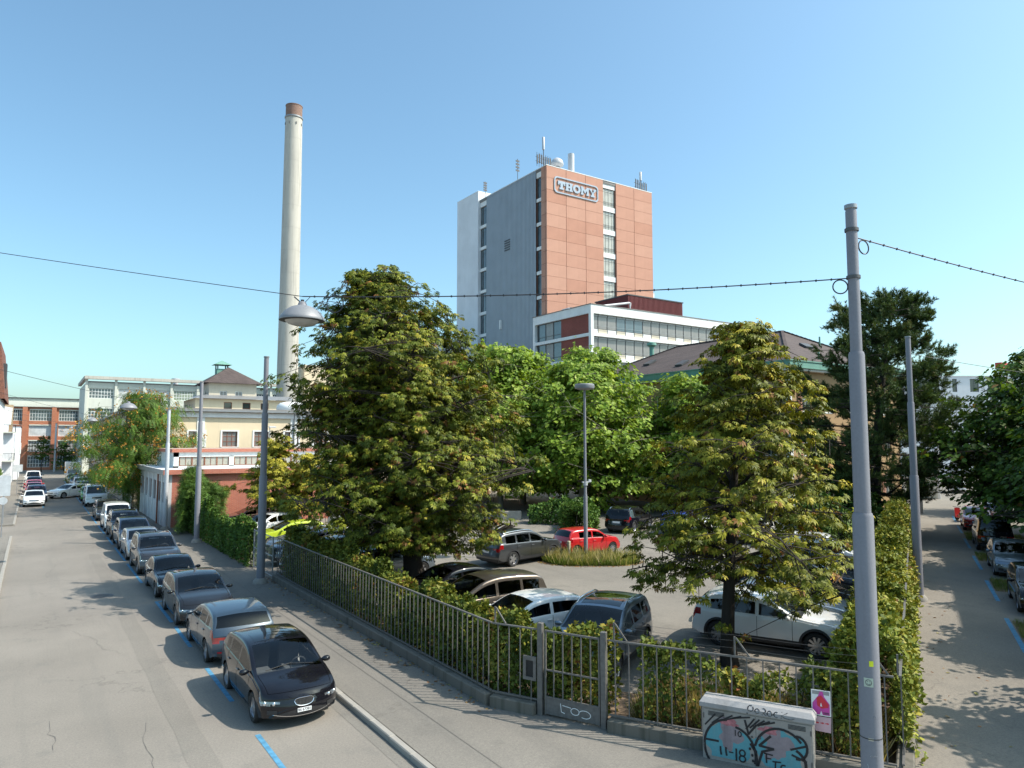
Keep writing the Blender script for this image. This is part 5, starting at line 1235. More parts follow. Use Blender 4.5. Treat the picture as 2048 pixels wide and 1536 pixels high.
hedge('hedge', 'sunlit browning hedge behind the street fence beside the parked bronze people carrier', [(9.8, 23.2), (9.85, 14.6), (10.3, 13.4), (10.9, 12.2)], .85, lambda s: 1.66+.14*math.sin(s*1.7), 4000, .12, HG_PAL, M_leafH, 2, gapf=lambda s: .5 if 1.2 < s < 2.2 else 0)
hedge('hedge', 'patchy dark hedge behind the fence beside the graffiti cabinet', [(11.1, 11.5), (12.1, 9.9), (13.0, 8.4), (13.45, 7.6)], .6, lambda s: 1.55 if s < 1.1 else (1.45+.3*math.sin(s*2.1) if s < 3.3 else 1.75), 2300, .11, HG_PAL, M_leafH, 3, gapf=lambda s: .75 if .9 < s < 1.7 or 2.5 < s < 3.3 else .15)
hedge('hedge', 'long yellow green hedge along the side street', [Q(.9, -.62), Q(36, -.62)], 1.35, lambda s: 2.0+.12*math.sin(s*.9)+(.15 if s > 16 else 0), 3600, .125, ([(.1, .135, .022), (.17, .2, .028), (.28, .27, .036), (.4, .34, .055), (.24, .12, .045)], [.25, .3, .25, .12, .08]), M_leafH, 4)
hedge('ivy_fence', 'ivy covered mesh fence along the pavement beyond the tall pole', [(9.0, 35.8), (9.0, 53.6)], .35, lambda s: 1.75+.2*math.sin(s*.8)+(.3 if s > 10 else 0), 3400, .13, IV_PAL, M_leafH, 5, cat='fence')
hedge('shrub', 'bushy green shrub climbing past the corner of the brick outbuilding', [(8.6, 50.2), (9.4, 53.9), (11.5, 53.6)], 1.3, lambda s: 2.6+1.2*math.sin(min(s, 5)*.62), 1500, .34, IV_PAL, M_leafH, 6, T=pinnate(), cat='shrub')
hedge('shrub', 'tall green creeper between the outbuilding and the street wall', [(7.6, 70.2), (7.6, 73.2)], 1.2, lambda s: 4.4, 1300, .32, IV_PAL, M_leafH, 7, T=pinnate(), cat='shrub')
hedge('shrub', 'dark shrubbery edging the terrace behind the red car', [(29.5, 36.6), (33.5, 40.4), (31.0, 43.5)], 2.0, lambda s: 1.5+.3*math.sin(s*1.9), 1500, .2, IV_PAL, M_leafH, 8, cat='shrub')
hedge('shrub', 'dark undergrowth at the foot of the pine behind the hedge', [(36, 24.5), (44, 25.5), (52, 31)], 2.6, lambda s: 2.2+.5*math.sin(s), 900, .25, MP_PAL, M_leafH, 9, cat='shrub')
hedge('shrub', 'small plants on the terrace wall of the white house', [(-3.3, 88.2), (-3.3, 100)], .8, lambda s: .8, 160, .2, IV_PAL, M_leafH, 10, zbase=2.3, cat='shrub', stems=False)
hedge('shrub', 'round dark bushes before the orange factory', [(3.3, 177), (6.5, 177)], 1.6, lambda s: 1.6, 250, .25, MP_PAL, M_leafH, 12, zbase=-.02, cat='shrub')
# grass
def grass(name, label, n, inside, hgt, pal, seed, z=PZ):
    global rng; rng = np.random.default_rng(seed); P = []
    while len(P) < n: P += [p for p in inside(rng, 4000)]
    P = np.array(P[:n]); N = len(P); P = np.concatenate([P, np.full((N, 1), z)], 1); D = rng.normal(0, .35, (N, 3)); D[:, 2] = 1; U = rng.normal(0, 1, (N, 3))
    T = np.array([(0, .03, 0), (0, -.03, 0), (.6, -.02, .03), (.6, .02, .03), (1, .004, .1), (1, -.004, .1)]), np.array([(0, 1, 2, 3), (3, 2, 5, 4)])
    cl = .5+.5*np.sin(P[:, 0]*2.1)*np.sin(P[:, 1]*1.7)
    me = scatter(name, T, P, D, U, hgt*rng.uniform(.45, 1.3, N), pick(N, pal[0], pal[1], np.clip(cl+rng.normal(0, .2, N), 0, 1)), M_grass); o = link(name, me); o['kind'] = 'stuff'; tag(o, label, 'grass'); return o
GR = ([(.10, .16, .025), (.16, .22, .04), (.26, .27, .07), (.38, .32, .15)], [.35, .3, .2, .15])
DRY = ([(.12, .13, .03), (.24, .2, .07), (.35, .28, .13), (.3, .17, .08)], [.25, .25, .3, .2])
IC, IU, IV_ = (23.55, 27.9), (.83, -.558), (.558, .83)
def island(r, k):
    a = r.random(k)*6.283; q = np.sqrt(r.random(k))*(1+.05*np.sin(a*5)); u, v = 2.42*q*np.cos(a), 1.3*q*np.sin(a)
    return np.stack([IC[0]+u*IU[0]+v*IV_[0], IC[1]+u*IU[1]+v*IV_[1]], 1)
def rectq(x0, x1, y0, y1): return lambda r, k: np.stack([r.uniform(x0, x1, k), r.uniform(y0, y1, k)], 1)
M_soil = plain('soil', (.16, .11, .07), .95, var=.3, scale=5)
struct('lawn_island', MB().add([(IC[0]+2.5*math.cos(a)*IU[0]+1.38*math.sin(a)*IV_[0], IC[1]+2.5*math.cos(a)*IU[1]+1.38*math.sin(a)*IV_[1], PZ+.006) for a in np.linspace(0, 2*math.pi, 29)[:-1]], [tuple(range(28))]), M_soil)
grass('grass', 'grassy island round the lamp post in front of the red car', 15000, island, .3, GR, 31)
grass('seed_grass', 'pale tall grass stalks on the island round the lamp post', 1500, island, .62, ([(.3, .26, .1), (.42, .36, .18), (.2, .22, .05)], [.4, .3, .3]), 39)
struct('lawn_strip', MB().quad((15.2, 33.5, PZ+.006), (19.6, 35.0, PZ+.006), (18.6, 37.6, PZ+.006), (14.5, 36.1, PZ+.006)), M_soil)
grass('grass', 'grass strip under the big chestnut behind the grey crossover', 9000, lambda r, k: (lambda u, v: np.stack([15.2+4.2*u-.8*v, 33.6+1.5*u+2.6*v], 1))(r.random(k), r.random(k)), .2, GR, 32)
struct('planting_bed', MB().add([(9.1, 32.4, PZ+.005), (9.15, 14.4, PZ+.005), (9.7, 13.3, PZ+.005), (10.5, 12.1, PZ+.005), (13.2, 7.1, PZ+.005), Q(36, -.05)+(PZ+.005,), Q(36, -1.0)+(PZ+.005,), Q(2.0, -1.15)+(PZ+.005,), (12.9, 12.1, PZ+.005), (10.6, 15.6, PZ+.005), (10.4, 32.4, PZ+.005)], [tuple(range(11))]), M_soil)
grass('dry_grass', 'dry yellow grass and weeds behind the fence under the small chestnut', 15000, lambda r, k: (lambda u, v: np.stack([10.9+2.4*u+1.9*v, 11.6-4.1*u+1.05*v], 1))(r.random(k), r.random(k)), .5, DRY, 33)
for i, (s0, s1) in enumerate(((20.3, 23.2), (28.6, 31.6), (37.2, 41.3), (12.0, 14.8))):
    a, b, c, d = Q(s0, 3.0), Q(s1, 3.0), Q(s1, 6.2), Q(s0, 6.2); struct('verge', MB().add([p+(PZ+.006,) for p in (d, c, b, a)], [(0, 1, 2, 3)]), M_soil)
    grass('grass', ['grass verge before the silver saloon', 'grass verge between the silver saloon and the black van', 'grass verge behind the black van', 'grass verge nearest the picture edge'][i], 5000, lambda r, k: (lambda s, o: np.stack([E2[0]+s*D2[0]+o*N2[0], E2[1]+s*D2[1]+o*N2[1]], 1))(r.uniform(s0, s1, k), r.uniform(3.0, 6.1, k)), .16, GR, 34+i)
# fallen leaves
def litter(name, label, n, inside, pal, seed, z):
    r = np.random.default_rng(seed); P = inside(r, n); P = np.concatenate([P, np.full((n, 1), z+.006)], 1); D = r.normal(0, 1, (n, 3)); D[:, 2] *= .15; U = np.array([0, 0, 1])+r.normal(0, .2, (n, 3))
    o = link(name, scatter(name, simple(.35), P, D, U, r.uniform(.05, .14, n), np.array(pal)[r.integers(0, len(pal), n)], M_leafH)); o['kind'] = 'stuff'; tag(o, label, 'leaf litter')
LIT = [(.25, .13, .05), (.32, .2, .08), (.18, .09, .04), (.3, .26, .08)]
litter('fallen_leaves', 'dry leaves along the foot of the street fence', 500, lambda r, k: np.stack([9.0-np.abs(r.normal(0, .25, k)), r.uniform(14, 33, k)], 1), LIT, 1, PZ)
litter('fallen_leaves', 'brown leaves round the edge of the grassy island', 700, lambda r, k: (lambda a: np.stack([IC[0]+2.55*np.cos(a)*IU[0]+1.42*np.sin(a)*IV_[0]+r.normal(0, .07, k), IC[1]+2.55*np.cos(a)*IU[1]+1.42*np.sin(a)*IV_[1]+r.normal(0, .07, k)], 1))(r.random(k)*6.283), LIT, 2, PZ)
litter('fallen_leaves', 'a few dead leaves on the side street by the hedge', 60, lambda r, k: (lambda s, o: np.stack([E2[0]+s*D2[0]+o*N2[0], E2[1]+s*D2[1]+o*N2[1]], 1))(r.uniform(0, 25, k), .3+np.abs(r.normal(0, .7, k))), LIT, 3, PZ)
# ---------------------------------------------------------------- fences
M_rail = plain('fence_paint', (.15, .143, .135), .55, .25, var=.2, scale=12)
def fence_run(name, label, a, b, spacing, z_top=1.98, plinth=.26, brackets=()):
    a, b = Vector(a+(0,)), Vector(b+(0,)); d = b-a; L = d.length; d.normalize(); rz = math.atan2(d.y, d.x)
    t = thing(name, label, 'fence', (a.x, a.y, PZ), rz)
    n = max(1, round(L/3.2))
    for k in range(n):                                       # plinth poured in lengths
        MB().bevbox(L*k/n+.006, L*(k+1)/n-.006, -.17, .13, -.05, plinth, .025).build('plinth', M_conc, t)
    MB().box(0, L, -.025, .025, z_top-PZ-.03, z_top-PZ).build('top_rail', M_rail, t)
    MB().box(0, L, -.022, .022, plinth+.04, plinth+.07).build('bottom_rail', M_rail, t)
    m = int(L/spacing); me = MB().box(-.011, .011, -.011, .011, plinth+.071, z_top-PZ-.031).mesh('bar'); me.materials.append(M_rail)
    foot = MB().box(-.015, .015, -.015, .015, plinth-.02, plinth+.039).mesh('foot'); foot.materials.append(M_rail)
    for k in range(m+1):
        o = link('bar', me, t, (L*(k+.5)/(m+1), random.uniform(-.003, .003), 0))
        if k % 8 == 3: link('foot', foot, t, (L*(k+.5)/(m+1), 0, 0))
    for u in brackets:
        mb = MB().bar((u, .03, z_top-PZ), (u, .03, z_top-PZ+.36), .016); mb.bar((u+.28, .03, z_top-PZ), (u+.02, .03, z_top-PZ+.34), .014); mb.build('bracket', M_rail, t)
    return t
random.seed(5)
fence_run('street_fence', 'long grey bar fence on a concrete plinth beside the pavement', (9.05, 31.9), (9.07, 14.35), .25)
fence_run('street_fence', 'short bar fence with wide gaps bending to the gate post', (9.07, 14.3), (9.60, 13.28), .3, brackets=(.05,))
FE = fence_run('street_fence', 'bar fence with wide gaps behind the graffiti cabinet', (10.34, 11.72), (13.02, 7.08), .3, brackets=(.12, 2.6, 5.0))
fence_run('street_fence', 'bar fence running back along the side street hedge', (13.12, 7.02), Q(36, .05), .9, brackets=(.05,))
for x, y, lab in ((9.64, 13.2, 'square gate post with intercom frame'), (10.3, 11.82, 'square gate post toward the graffiti cabinet')):
    p = MB().bevbox(-.06, .06, -.06, .06, -.05, 2.0, .008).build('gate_post', M_rail, None); p.location = (x, y, PZ); p.rotation_euler = (0, 0, math.atan2(-1.38, .66)); tag(p, lab, 'post', 'posts of the small gate')
gx = Vector((10.3-9.64, 11.82-13.2, 0)); GLn = gx.length; grz = math.atan2(gx.y, gx.x)
t = thing('intercom_frame', 'empty grey intercom frame on the fence beside the small gate', 'intercom', (9.64, 13.2, PZ+.72), grz)
mb = MB().box(-.42, -.09, -.06, -.02, 0, .07); mb.box(-.42, -.09, -.06, -.02, .43, .52); mb.box(-.42, -.35, -.06, -.02, .07, .43); mb.box(-.16, -.09, -.06, -.02, .07, .43); mb.build('frame', M_rail, t)
MB().box(-.35, -.16, -.03, -.012, .07, .43).build('back_plate', M_black, t)
t = thing('garden_gate', 'narrow grey bar gate with solid kick plate between two posts', 'gate', (9.64, 13.2, PZ), grz)
g0, g1 = .11, GLn-.09
mb = MB().box(g0, g0+.035, -.02, .02, .04, 1.86); mb.box(g1-.035, g1, -.02, .02, .04, 1.86); mb.box(g0, g1, -.019, .019, 1.82, 1.858); mb.box(g0, g1, -.019, .019, .98, 1.01); mb.box(g0, g1, -.019, .019, .4, .43); mb.build('gate_frame', M_rail, t)
for k in range(5): x = g0+(g1-g0)*(k+1)/6; MB().box(x-.012, x+.012, -.012, .012, .43, 1.82).build('bar', M_rail, t)
kp = MB().box(g0+.035, g1-.035, -.012, .006, .05, .4).build('kick_plate', M_rail, t)
def ribbon(mb, pts, w, y, flip=1):
    pts = [Vector((p[0], 0, p[1])) for p in pts]
    for i, (a, b) in enumerate(zip(pts, pts[1:])):
        d = (b-a).normalized(); n = Vector((-d.z, 0, d.x))*w*.62; e = d*w*.3; yy = y-.0006*(i % 3)
        mb.add([(a-e-n)+Vector((0, yy, 0)), (b+e-n)+Vector((0, yy, 0)), (b+e+n)+Vector((0, yy, 0)), (a-e+n)+Vector((0, yy, 0))], [(0, 1, 2, 3)])
def arc(cx, cz, rx, rz, a0, a1, n=12): return [(cx+rx*math.cos(R(a0+(a1-a0)*k/n)), cz+rz*math.sin(R(a0+(a1-a0)*k/n))) for k in range(n+1)]
sc = MB(); ribbon(sc, [(.5, .33), (.52, .16), (.6, .14)], .012, -.0135); ribbon(sc, [(.55, .3), (.75, .28)], .012, -.0135); ribbon(sc, arc(.85, .22, .1, .07, 0, 360), .012, -.0135); ribbon(sc, arc(1.08, .2, .14, .08, 150, -120), .012, -.0135); sc.build('scrawl', M_white, kp)
# chain link gate beyond the tall pole
t = thing('mesh_gate', 'pale mesh gate between the ivy fence and the bar fence', 'gate', (9.0, 35.6, PZ), -math.pi/2)
mb = MB()
for x in (.05, 1.7, 3.3): mb.tube([(x, 0, -.05), (x, 0, 1.85)], .03, 8)
for z in (.12, .98, 1.8): mb.tube([(.05, 0, z), (3.3, 0, z)], .022, 6)
mb.build('gate_frame', M_gutter, t)
mb = MB()
for k in range(46): x = .07+k*.07; mb.box(x-.003, x+.003, -.002, .002, .13, 1.79)
for k in range(24): z = .14+k*.07; mb.box(.06, 3.29, -.0045, -.0025, z-.003, z+.003)
mb.build('wire_mesh', M_gutter, t)
t = thing('barbed_wire', 'thin barbed wire strands on brackets above the fence', 'wire', (10.34, 11.72, PZ), FE.rotation_euler.z)
mb = MB()
for z in (2.0, 2.14, 2.25): mb.tube([(.12+k*.5, .035, z-.03*math.sin(math.pi*((k*.5) % 2.5)/2.5)) for k in range(11)], .0022, 4)
mb.build('strands', M_iron, t)
# ---------------------------------------------------------------- masts and span wires
def tele_pole(label, x, y, h, r, steps, mat=None, z=PZ, collar=True, name='lamp_mast', group=None):
    t = thing(name, label, 'pole', (x, y, z), 0, group); z0 = -.05; m = mat or M_pole
    for k, (f0, f1, rr) in enumerate(steps):
        a, b = (h*f0 if k else -.05), h*f1
        MB().lathe([(rr*r, a), (rr*r*.97, b-.05), (rr*r*.86, b), (rr*r*.5, b)], 24).build('tube', m, t, 35)
    if collar: MB().lathe([(r*1.9, -.02), (r*1.8, .1), (r*1.15, .22), (r*.9, .22)], 20).build('foot', M_kerb, t, 40)
    rt = steps[-1][2]*r; MB().lathe([(rt*.8, h-.02), (rt*1.12, h), (rt*1.12, h+.06), (.001, h+.07)], 20).build('cap', M_gutter, t, 40)
    return t
ST = ((0, .47, 1.0), (.47, .75, .8), (.75, 1, .62))
NP_ = (10.62, 6.15)
np1 = tele_pole('large grey mast in the foreground with stickers and scrawls', *NP_, 9.75, .155, ((0, .51, 1.0), (.51, .765, .78), (.765, 1, .56)))
tele_pole('grey mast with round foot on the pavement by the mesh gate', 8.33, 31.7, 9.7, .17, ST)
tele_pole('grey mast on the pavement before the ivy fence', 8.36, 46.3, 9.6, .16, ST)
tele_pole('grey mast beside the side street hedge', *Q(16.9, .3), 10.1, .16, ST)
tele_pole('pale mast at the corner of the brick outbuilding', 7.75, 54.3, 8.2, .14, ((0, .72, 1), (.72, 1, .75)), M_poleW)
tele_pole('white pole standing before the orange factory', 3.7, 169.5, 9.6, .18, ((0, 1, 1),), M_poleW, z=0, collar=False)
st_ = MB().box(-.045, .045, -.001, .001, -.05, .05)
def sticker(x_ang, z, w, h, mat, nm, extra=None):
    rr = .1555; t0 = math.atan2(-NP_[1], -NP_[0])+x_ang; vs = []
    for i in range(5):
        a = t0+(i/4-.5)*w/rr
        for q in (0, 1): vs.append((rr*math.cos(a), rr*math.sin(a), z+q*h))
    o = MB().add(vs, [(2*i, 2*i+1, 2*i+3, 2*i+2) for i in range(4)]).build(nm, mat, np1); return o
M_stk = plain('sticker_yellow', (.75, .8, .03), .6); M_stg = plain('sticker_pale', (.45, .52, .42), .6)
sticker(.25, 2.72, .06, .08, M_stk, 'sticker'); so_ = sticker(-.05, 2.42, .13, .13, M_stg, 'sticker')
def pole_pt(u, z, rr=.1572):
    a = math.atan2(-NP_[1], -NP_[0])+u/rr; return (rr*math.cos(a), rr*math.sin(a), z)
mb = MB(); mb.tube([pole_pt(-.008+.042*math.cos(a), 2.485+.042*math.sin(a), .1568) for a in np.linspace(0, 6.283, 17)], .004, 4, False)
for u in (-.02, .008): mb.tube([pole_pt(u, 2.495, .1568), pole_pt(u, 2.505, .1568)], .004, 4)
mb.tube([pole_pt(-.008+.024*math.cos(a), 2.482+.024*math.sin(a), .1568) for a in np.linspace(3.5, 5.9, 8)], .003, 4, False)
mb.build('sticker_face', M_iron, np1)
mb = MB()
mb.tube([pole_pt(.02+.035*math.sin(a*2), 1.12-.075*a, .1562) for a in np.linspace(0, 7.5, 40)], .003, 4, False)
mb.tube([pole_pt(.11, 1.2-.02*k+.03*(k % 2), .1562) for k in range(28)], .003, 4, False); mb.build('scrawl', M_iron, np1)
mb = MB(); mb.tube([pole_pt(-.07+.02*math.sin(a*3), 1.3-.06*a, .1562) for a in np.linspace(0, 7, 34)], .003, 4, False)
mb.tube([pole_pt(-.02+.01*k, 1.42+.02*(k % 2), .1562) for k in range(10)], .003, 4, False); mb.tube([pole_pt(.05+.008*k, 1.98+.025*(k % 2), .1562) for k in range(5)], .003, 4, False); mb.build('scrawl', M_poleW, np1)
MB().lathe([(.157, 1.66), (.158, 1.665), (.157, 1.675)], 20).build('tape', M_dark, np1); sticker(-.03, 1.645, .07, .04, plain('tape_tan', (.5, .46, .36), .7), 'sticker')
for z_ in (8.62, 9.38): MB().lathe([(.09, z_), (.105, z_), (.105, z_+.05), (.09, z_+.05)], 18).build('clamp', M_iron, np1, 30)
def sag(a, b, s, n=24): a, b = Vector(a), Vector(b); return [a+(b-a)*k/n-Vector((0, 0, s*4*(k/n)*(1-k/n))) for k in range(n+1)]
def lamp(label, p, ax=(1, 0, 0), sc_=1, simple_=False):
    """wide shallow dish lamp hanging from a span wire; p is the wire point"""
    t = thing('hanging_lamp', label, 'street lamp', p, math.atan2(ax[1], ax[0]), 'dish lamps hung over the street'); t.scale = (sc_,)*3
    MB().lathe([(.4, -.44), (.405, -.425), (.385, -.38), (.3, -.27), (.2, -.2), (.09, -.165), (.001, -.16)], 28).build('shade', plain('lamp_grey', (.24, .245, .26), .5, .1), t, 50)
    MB().lathe([(.4, -.44), (.33, -.45), (.3, -.445)], 28).build('rim', M_dark, t, 50)
    MB().lathe([(.3, -.447), (.24, -.5), (.12, -.535), (.001, -.545)], 24).build('glass_bowl', paneglass('lamp_bowl_glass', (.4, .4, .38), .25), t, 60)
    MB().lathe([(.09, -.17), (.06, -.1), (.001, -.08)], 14).build('neck', M_pole, t, 50)
    hb_ = MB().tube([(-.02, 0, -.12), (-.16, 0, 0)], .012, 6); hb_.tube([(.03, 0, -.13), (.16, 0, 0)], .006, 5); hb_.build('hanger', M_iron, t)
    if not simple_: MB().lathe([(.001, -.055), (.03, -.06), (.03, -.1), (.001, -.1)], 12).build('knob', M_dark, t, 50); MB().bevbox(-.4, -.33, -.04, .04, -.36, -.3, .01).build('sensor', M_poleW, t)
    return t
LP = Vector((3.9, 12.55, 8.78)); A_ = Vector((NP_[0], NP_[1], 8.75)); B_ = Vector((-9.5, 25.3, 12.2))
t = thing('span_wire', 'dark span wire from the big mast over the road to the dish lamp', 'wire', (0, 0, 0))
pw = sag(A_+(LP-A_).normalized()*.1, LP, .1); mb = MB().tube(pw, .010, 6); mb.build('wire', M_cable, t)
mb = MB()
for k in range(1, 40):
    u = k/40; i0 = min(int(u*24), 23); p = pw[i0]+(pw[i0+1]-pw[i0])*(u*24-i0); mb.obox(p, (LP-A_).normalized(), (0, 0, 1), (LP-A_).normalized().cross(Vector((0, 0, 1))), .009, .017, .014)
mb.build('clips', M_cable, t)['kind'] = 'stuff'
MB().tube([LP]+sag(LP, B_, .1)[1:], .007, 6).build('stay_wire', M_cable, t)
def coil(c, ax, r, parent):
    ax = Vector(ax).normalized(); MB().tube([Vector(c)+r*math.cos(a)*ax+Vector((0, 0, r*math.sin(a)-r)) for a in np.linspace(0, 2*math.pi, 25)], .011, 5, False).build('cable_loop', M_cable, parent)
dv = (A_-LP).normalized(); coil(LP+dv*.62, dv, .155, t); coil(A_-dv*.2+Vector((0, 0, -.02)), dv, .11, t)
lamp('grey dish lamp hanging in front of the chimney', LP, dv)
LP2 = Vector((22.7, 3.95, 8.75)); A2 = Vector((NP_[0], NP_[1], 9.42)); B2 = Vector((38, 1.2, 9.8))
t = thing('span_wire', 'dark span wire from the big mast out of the picture over the side street', 'wire', (0, 0, 0)); dv2 = (LP2-A2).normalized()
pw = sag(A2+dv2*.1, LP2, .12); MB().tube(pw, .010, 6).build('wire', M_cable, t); MB().tube(sag(LP2, B2, .1), .007, 6).build('stay_wire', M_cable, t)
mb = MB()
for k in range(1, 40):
    u = k/40; i0 = min(int(u*24), 23); p = pw[i0]+(pw[i0+1]-pw[i0])*(u*24-i0); mb.obox(p, dv2, (0, 0, 1), dv2.cross(Vector((0, 0, 1))), .009, .017, .014)
mb.build('clips', M_cable, t)['kind'] = 'stuff'; coil(A2+dv2*.25+Vector((0, 0, -.02)), dv2, .11, t)
lamp('dish lamp over the side street seen only by its shadow', LP2, dv2)
for i, (y, x, ya, lab) in enumerate(((40.4, 3.9, 46.3, 'dish lamp hanging before the ailanthus crown'), (68.6, 4.0, 64, 'dish lamp hanging beside the eaves of the street wall'), (113, 4.2, 110, 'third dish lamp along the street toward the factory'), (150, 4.2, 150, 'farthest dish lamp along the street before the factory'))):
    p = Vector((x, y, 8.25)); lamp(lab, p, (1, 0, 0), 1, True)
    e = [Vector((8.3, 46.3, 9.2)), Vector((7.75, 64, 8.9)), Vector((7.65, 110, 8.8)), Vector((7.6, 152.2, 9))][i]
    t = thing('span_wire', 'thin span wire carrying the '+lab, 'wire', (0, 0, 0)); MB().tube(sag(e, p, .05, 8)+sag(p, Vector((-4.5 if i else -6, y-3, 10.5)), .1, 8)[1:], .01 if i < 2 else .014, 5).build('wire', M_cable, t)
t = thing('span_wire', 'wire from the side street mast toward the maples', 'wire', (0, 0, 0)); MB().tube(sag(Q(16.9, .3)+(9.6,), Q(30, 9)+(9.0,), .1), .011, 5).build('wire', M_cable, t)
# car park lamp post
t = thing('lamp_post', 'slim grey lamp post with flat round head on the grassy island', 'lamp post', (23.95, 28.8, PZ))
MB().lathe([(.11, -.05), (.105, 3.2), (.075, 3.3), (.06, 8.8), (.001, 8.8)], 16).build('post', M_pole, t, 40)
MB().lathe([(.001, 8.72), (.3, 8.74), (.5, 8.8), (.52, 8.86), (.52, 9.0), (.48, 9.04), (.001, 9.06)], 28).build('lamp_head', plain('lamp_grey', (.24, .245, .26), .5, .1), t, 40)
mb = MB().box(-.2, .3, -.05, .05, 3.9, 3.95); mb.box(.22, .36, -.06, .06, 3.92, 4.05); mb.lathe([(.12, 3.75), (.12, 3.95)], 14); mb.build('camera_arm', M_poleW, t)
t = MB().bevbox(-.08, .08, -.08, .08, -.05, .95, .03).build('bollard', plain('weathered_wood', (.4, .34, .24), .9, var=.25, scale=6), None); t.location = (23.0, 29.0, PZ); tag(t, 'short weathered post between the two cars by the island', 'bollard')
t = thing('lamp_post', 'thin lamp post with small head before the cream works', 'lamp post', (17.4, 66.5, PZ))
t.location = (19.5, 72.3, PZ); MB().lathe([(.06, -.05), (.04, 7.4), (.001, 7.4)], 10).build('post', M_gutter, t, 40); MB().bevbox(-.1, .6, -.12, .12, 7.35, 7.5, .04).build('lamp_head', M_poleW, t)
# ---------------------------------------------------------------- graffiti cabinet, posters
CA, CB = Vector((10.98, 9.74, PZ)), Vector((11.93, 8.0, PZ)); cv = CB-CA; CL_ = cv.length; crz = math.atan2(cv.y, cv.x); CHt = 1.08
M_cab = weathered('cabinet_grey', (.33, .31, .285), (.18, .17, .155), .6, 1.5, .55)
t = thing('utility_cabinet', 'grey street cabinet covered in black and turquoise graffiti', 'cabinet', (CA.x, CA.y, PZ), crz)
# local x along the front, -y toward the viewer
MB().bevbox(0, CL_, 0, .34, -.03, CHt-.1, .01).build('housing', M_cab, t)
MB().add([(-.04, -.05, CHt-.11), (CL_+.04, -.05, CHt-.11), (CL_+.04, .39, CHt-.11), (-.04, .39, CHt-.11), (-.04, -.05, CHt-.03), (CL_+.04, -.05, CHt-.03), (CL_+.04, .39, CHt-.03), (-.04, .39, CHt-.03), (.02, .04, CHt+.05), (CL_-.02, .04, CHt+.05), (CL_-.02, .32, CHt+.05), (.02, .32, CHt+.05)],
         [(0, 3, 2, 1), (0, 1, 5, 4), (1, 2, 6, 5), (2, 3, 7, 6), (3, 0, 4, 7), (4, 5, 9, 8), (5, 6, 10, 9), (6, 7, 11, 10), (7, 4, 8, 11), (8, 9, 10, 11)]).build('lid', weathered('cabinet_lid', (.36, .35, .345), (.2, .19, .18), .6, 2, .5), t)
for x0, x1 in ((.03, CL_/2-.008), (CL_/2+.008, CL_-.03)): MB().bevbox(x0, x1, -.012, 0, .06, CHt-.15, .004).build('door', M_cab, t)
for x_ in (CL_/2-.07, CL_/2+.07): MB().lathe([(.001, -.026), (.018, -.026), (.02, -.012)], 12, (x_, 0, .55), 'y').build('lock', M_iron, t)
for x_ in (.12, CL_-.12-.3):
    for k in range(4): MB().box(x_, x_+.3, -.02, -.0125, CHt-.2-k*.022, CHt-.19-k*.022).build('vent_slot', M_dark, t)
for z_ in (.2, .75):
    for x_ in (.032, CL_-.032): MB().tube([(x_, -.016, z_), (x_, -.016, z_+.09)], .01, 8).build('hinge', M_iron, t)
M_tq = weathered('graffiti_turquoise', (.11, .33, .38), (.18, .3, .31), .6, 2, .6); M_bk = plain('graffiti_black', (.015, .015, .018), .6); M_pa = weathered('torn_paper', (.3, .25, .265), (.15, .12, .13), .9, 9, .9); M_pk = plain('torn_pink', (.4, .15, .165), .8, var=.4, scale=14)
def blob(cx, cz, rx, rz, y, seed, n=40, k=.1):
    random.seed(seed); ph = [random.random()*6 for _ in range(4)]
    P = []
    for i in range(n): a = 2*math.pi*i/n; q = 1+k*math.sin(3*a+ph[0])+k*.8*math.sin(5*a+ph[1])+k*.5*math.sin(9*a+ph[2]); P.append((min(max(cx+rx*q*math.cos(a), .035), CL_-.035), y, min(max(cz+rz*q*math.sin(a), .07), CHt-.17)))
    return MB().add(P, [tuple(range(n))])
h = CHt-.15
blob(.48, .3, .42, .4, -.0140, 1).build('graffiti_fill', M_tq, t); blob(1.42, .34, .44, .42, -.0140, 2).build('graffiti_fill', M_tq, t)
blob(.52, .52, .2, .26, -.0155, 3, k=.2).build('torn_poster', M_pa, t); blob(1.35, .5, .24, .28, -.0155, 4, k=.2).build('torn_poster', M_pa, t)
blob(.5, .74, .17, .07, -.0168, 5, k=.15).build('torn_poster', M_pk, t); blob(1.22, .72, .16, .07, -.0168, 6, k=.15).build('torn_poster', M_pk, t)
g = MB(); Y = -.0185
ribbon(g, arc(.5, .28, .46, .5, 95, 215), .035, Y); ribbon(g, [(.06, .36), (.3, .36)], .032, Y); ribbon(g, arc(.56, .2, .42, .48, 80, -15), .035, Y); ribbon(g, [(1.0, .05), (.98, .3), (.9, .42)], .045, Y)
ribbon(g, arc(1.42, .28, .46, .5, 165, 40), .035, Y); ribbon(g, [(1.02, .06), (1.1, .32), (1.3, .4), (1.05, .42), (1.25, .62)], .035, Y); ribbon(g, arc(1.72, .5, .16, .2, 110, -100), .035, Y); ribbon(g, arc(1.55, .2, .3, .28, 60, -60), .04, Y); ribbon(g, [(1.6, .45), (1.85, .55)], .03, Y); ribbon(g, [(1.62, .36), (1.86, .28)], .03, Y)
for k in range(5): ribbon(g, [(.06+k*.13, h-.3+k*.05), (.25+k*.16, h-.08+k*.012)], .022, Y-.0024)
for k in range(5): ribbon(g, [(.82+k*.07, h-.25+k*.03), (.97+k*.09, h-.05)], .024, Y-.0024)
ribbon(g, [(.8, h-.1), (.86, h-.34), (1.0, h-.16)], .03, Y)
g.build('graffiti_outline', M_bk, t)
g = MB(); Y = -.0225                                        # 11-18 and F T C
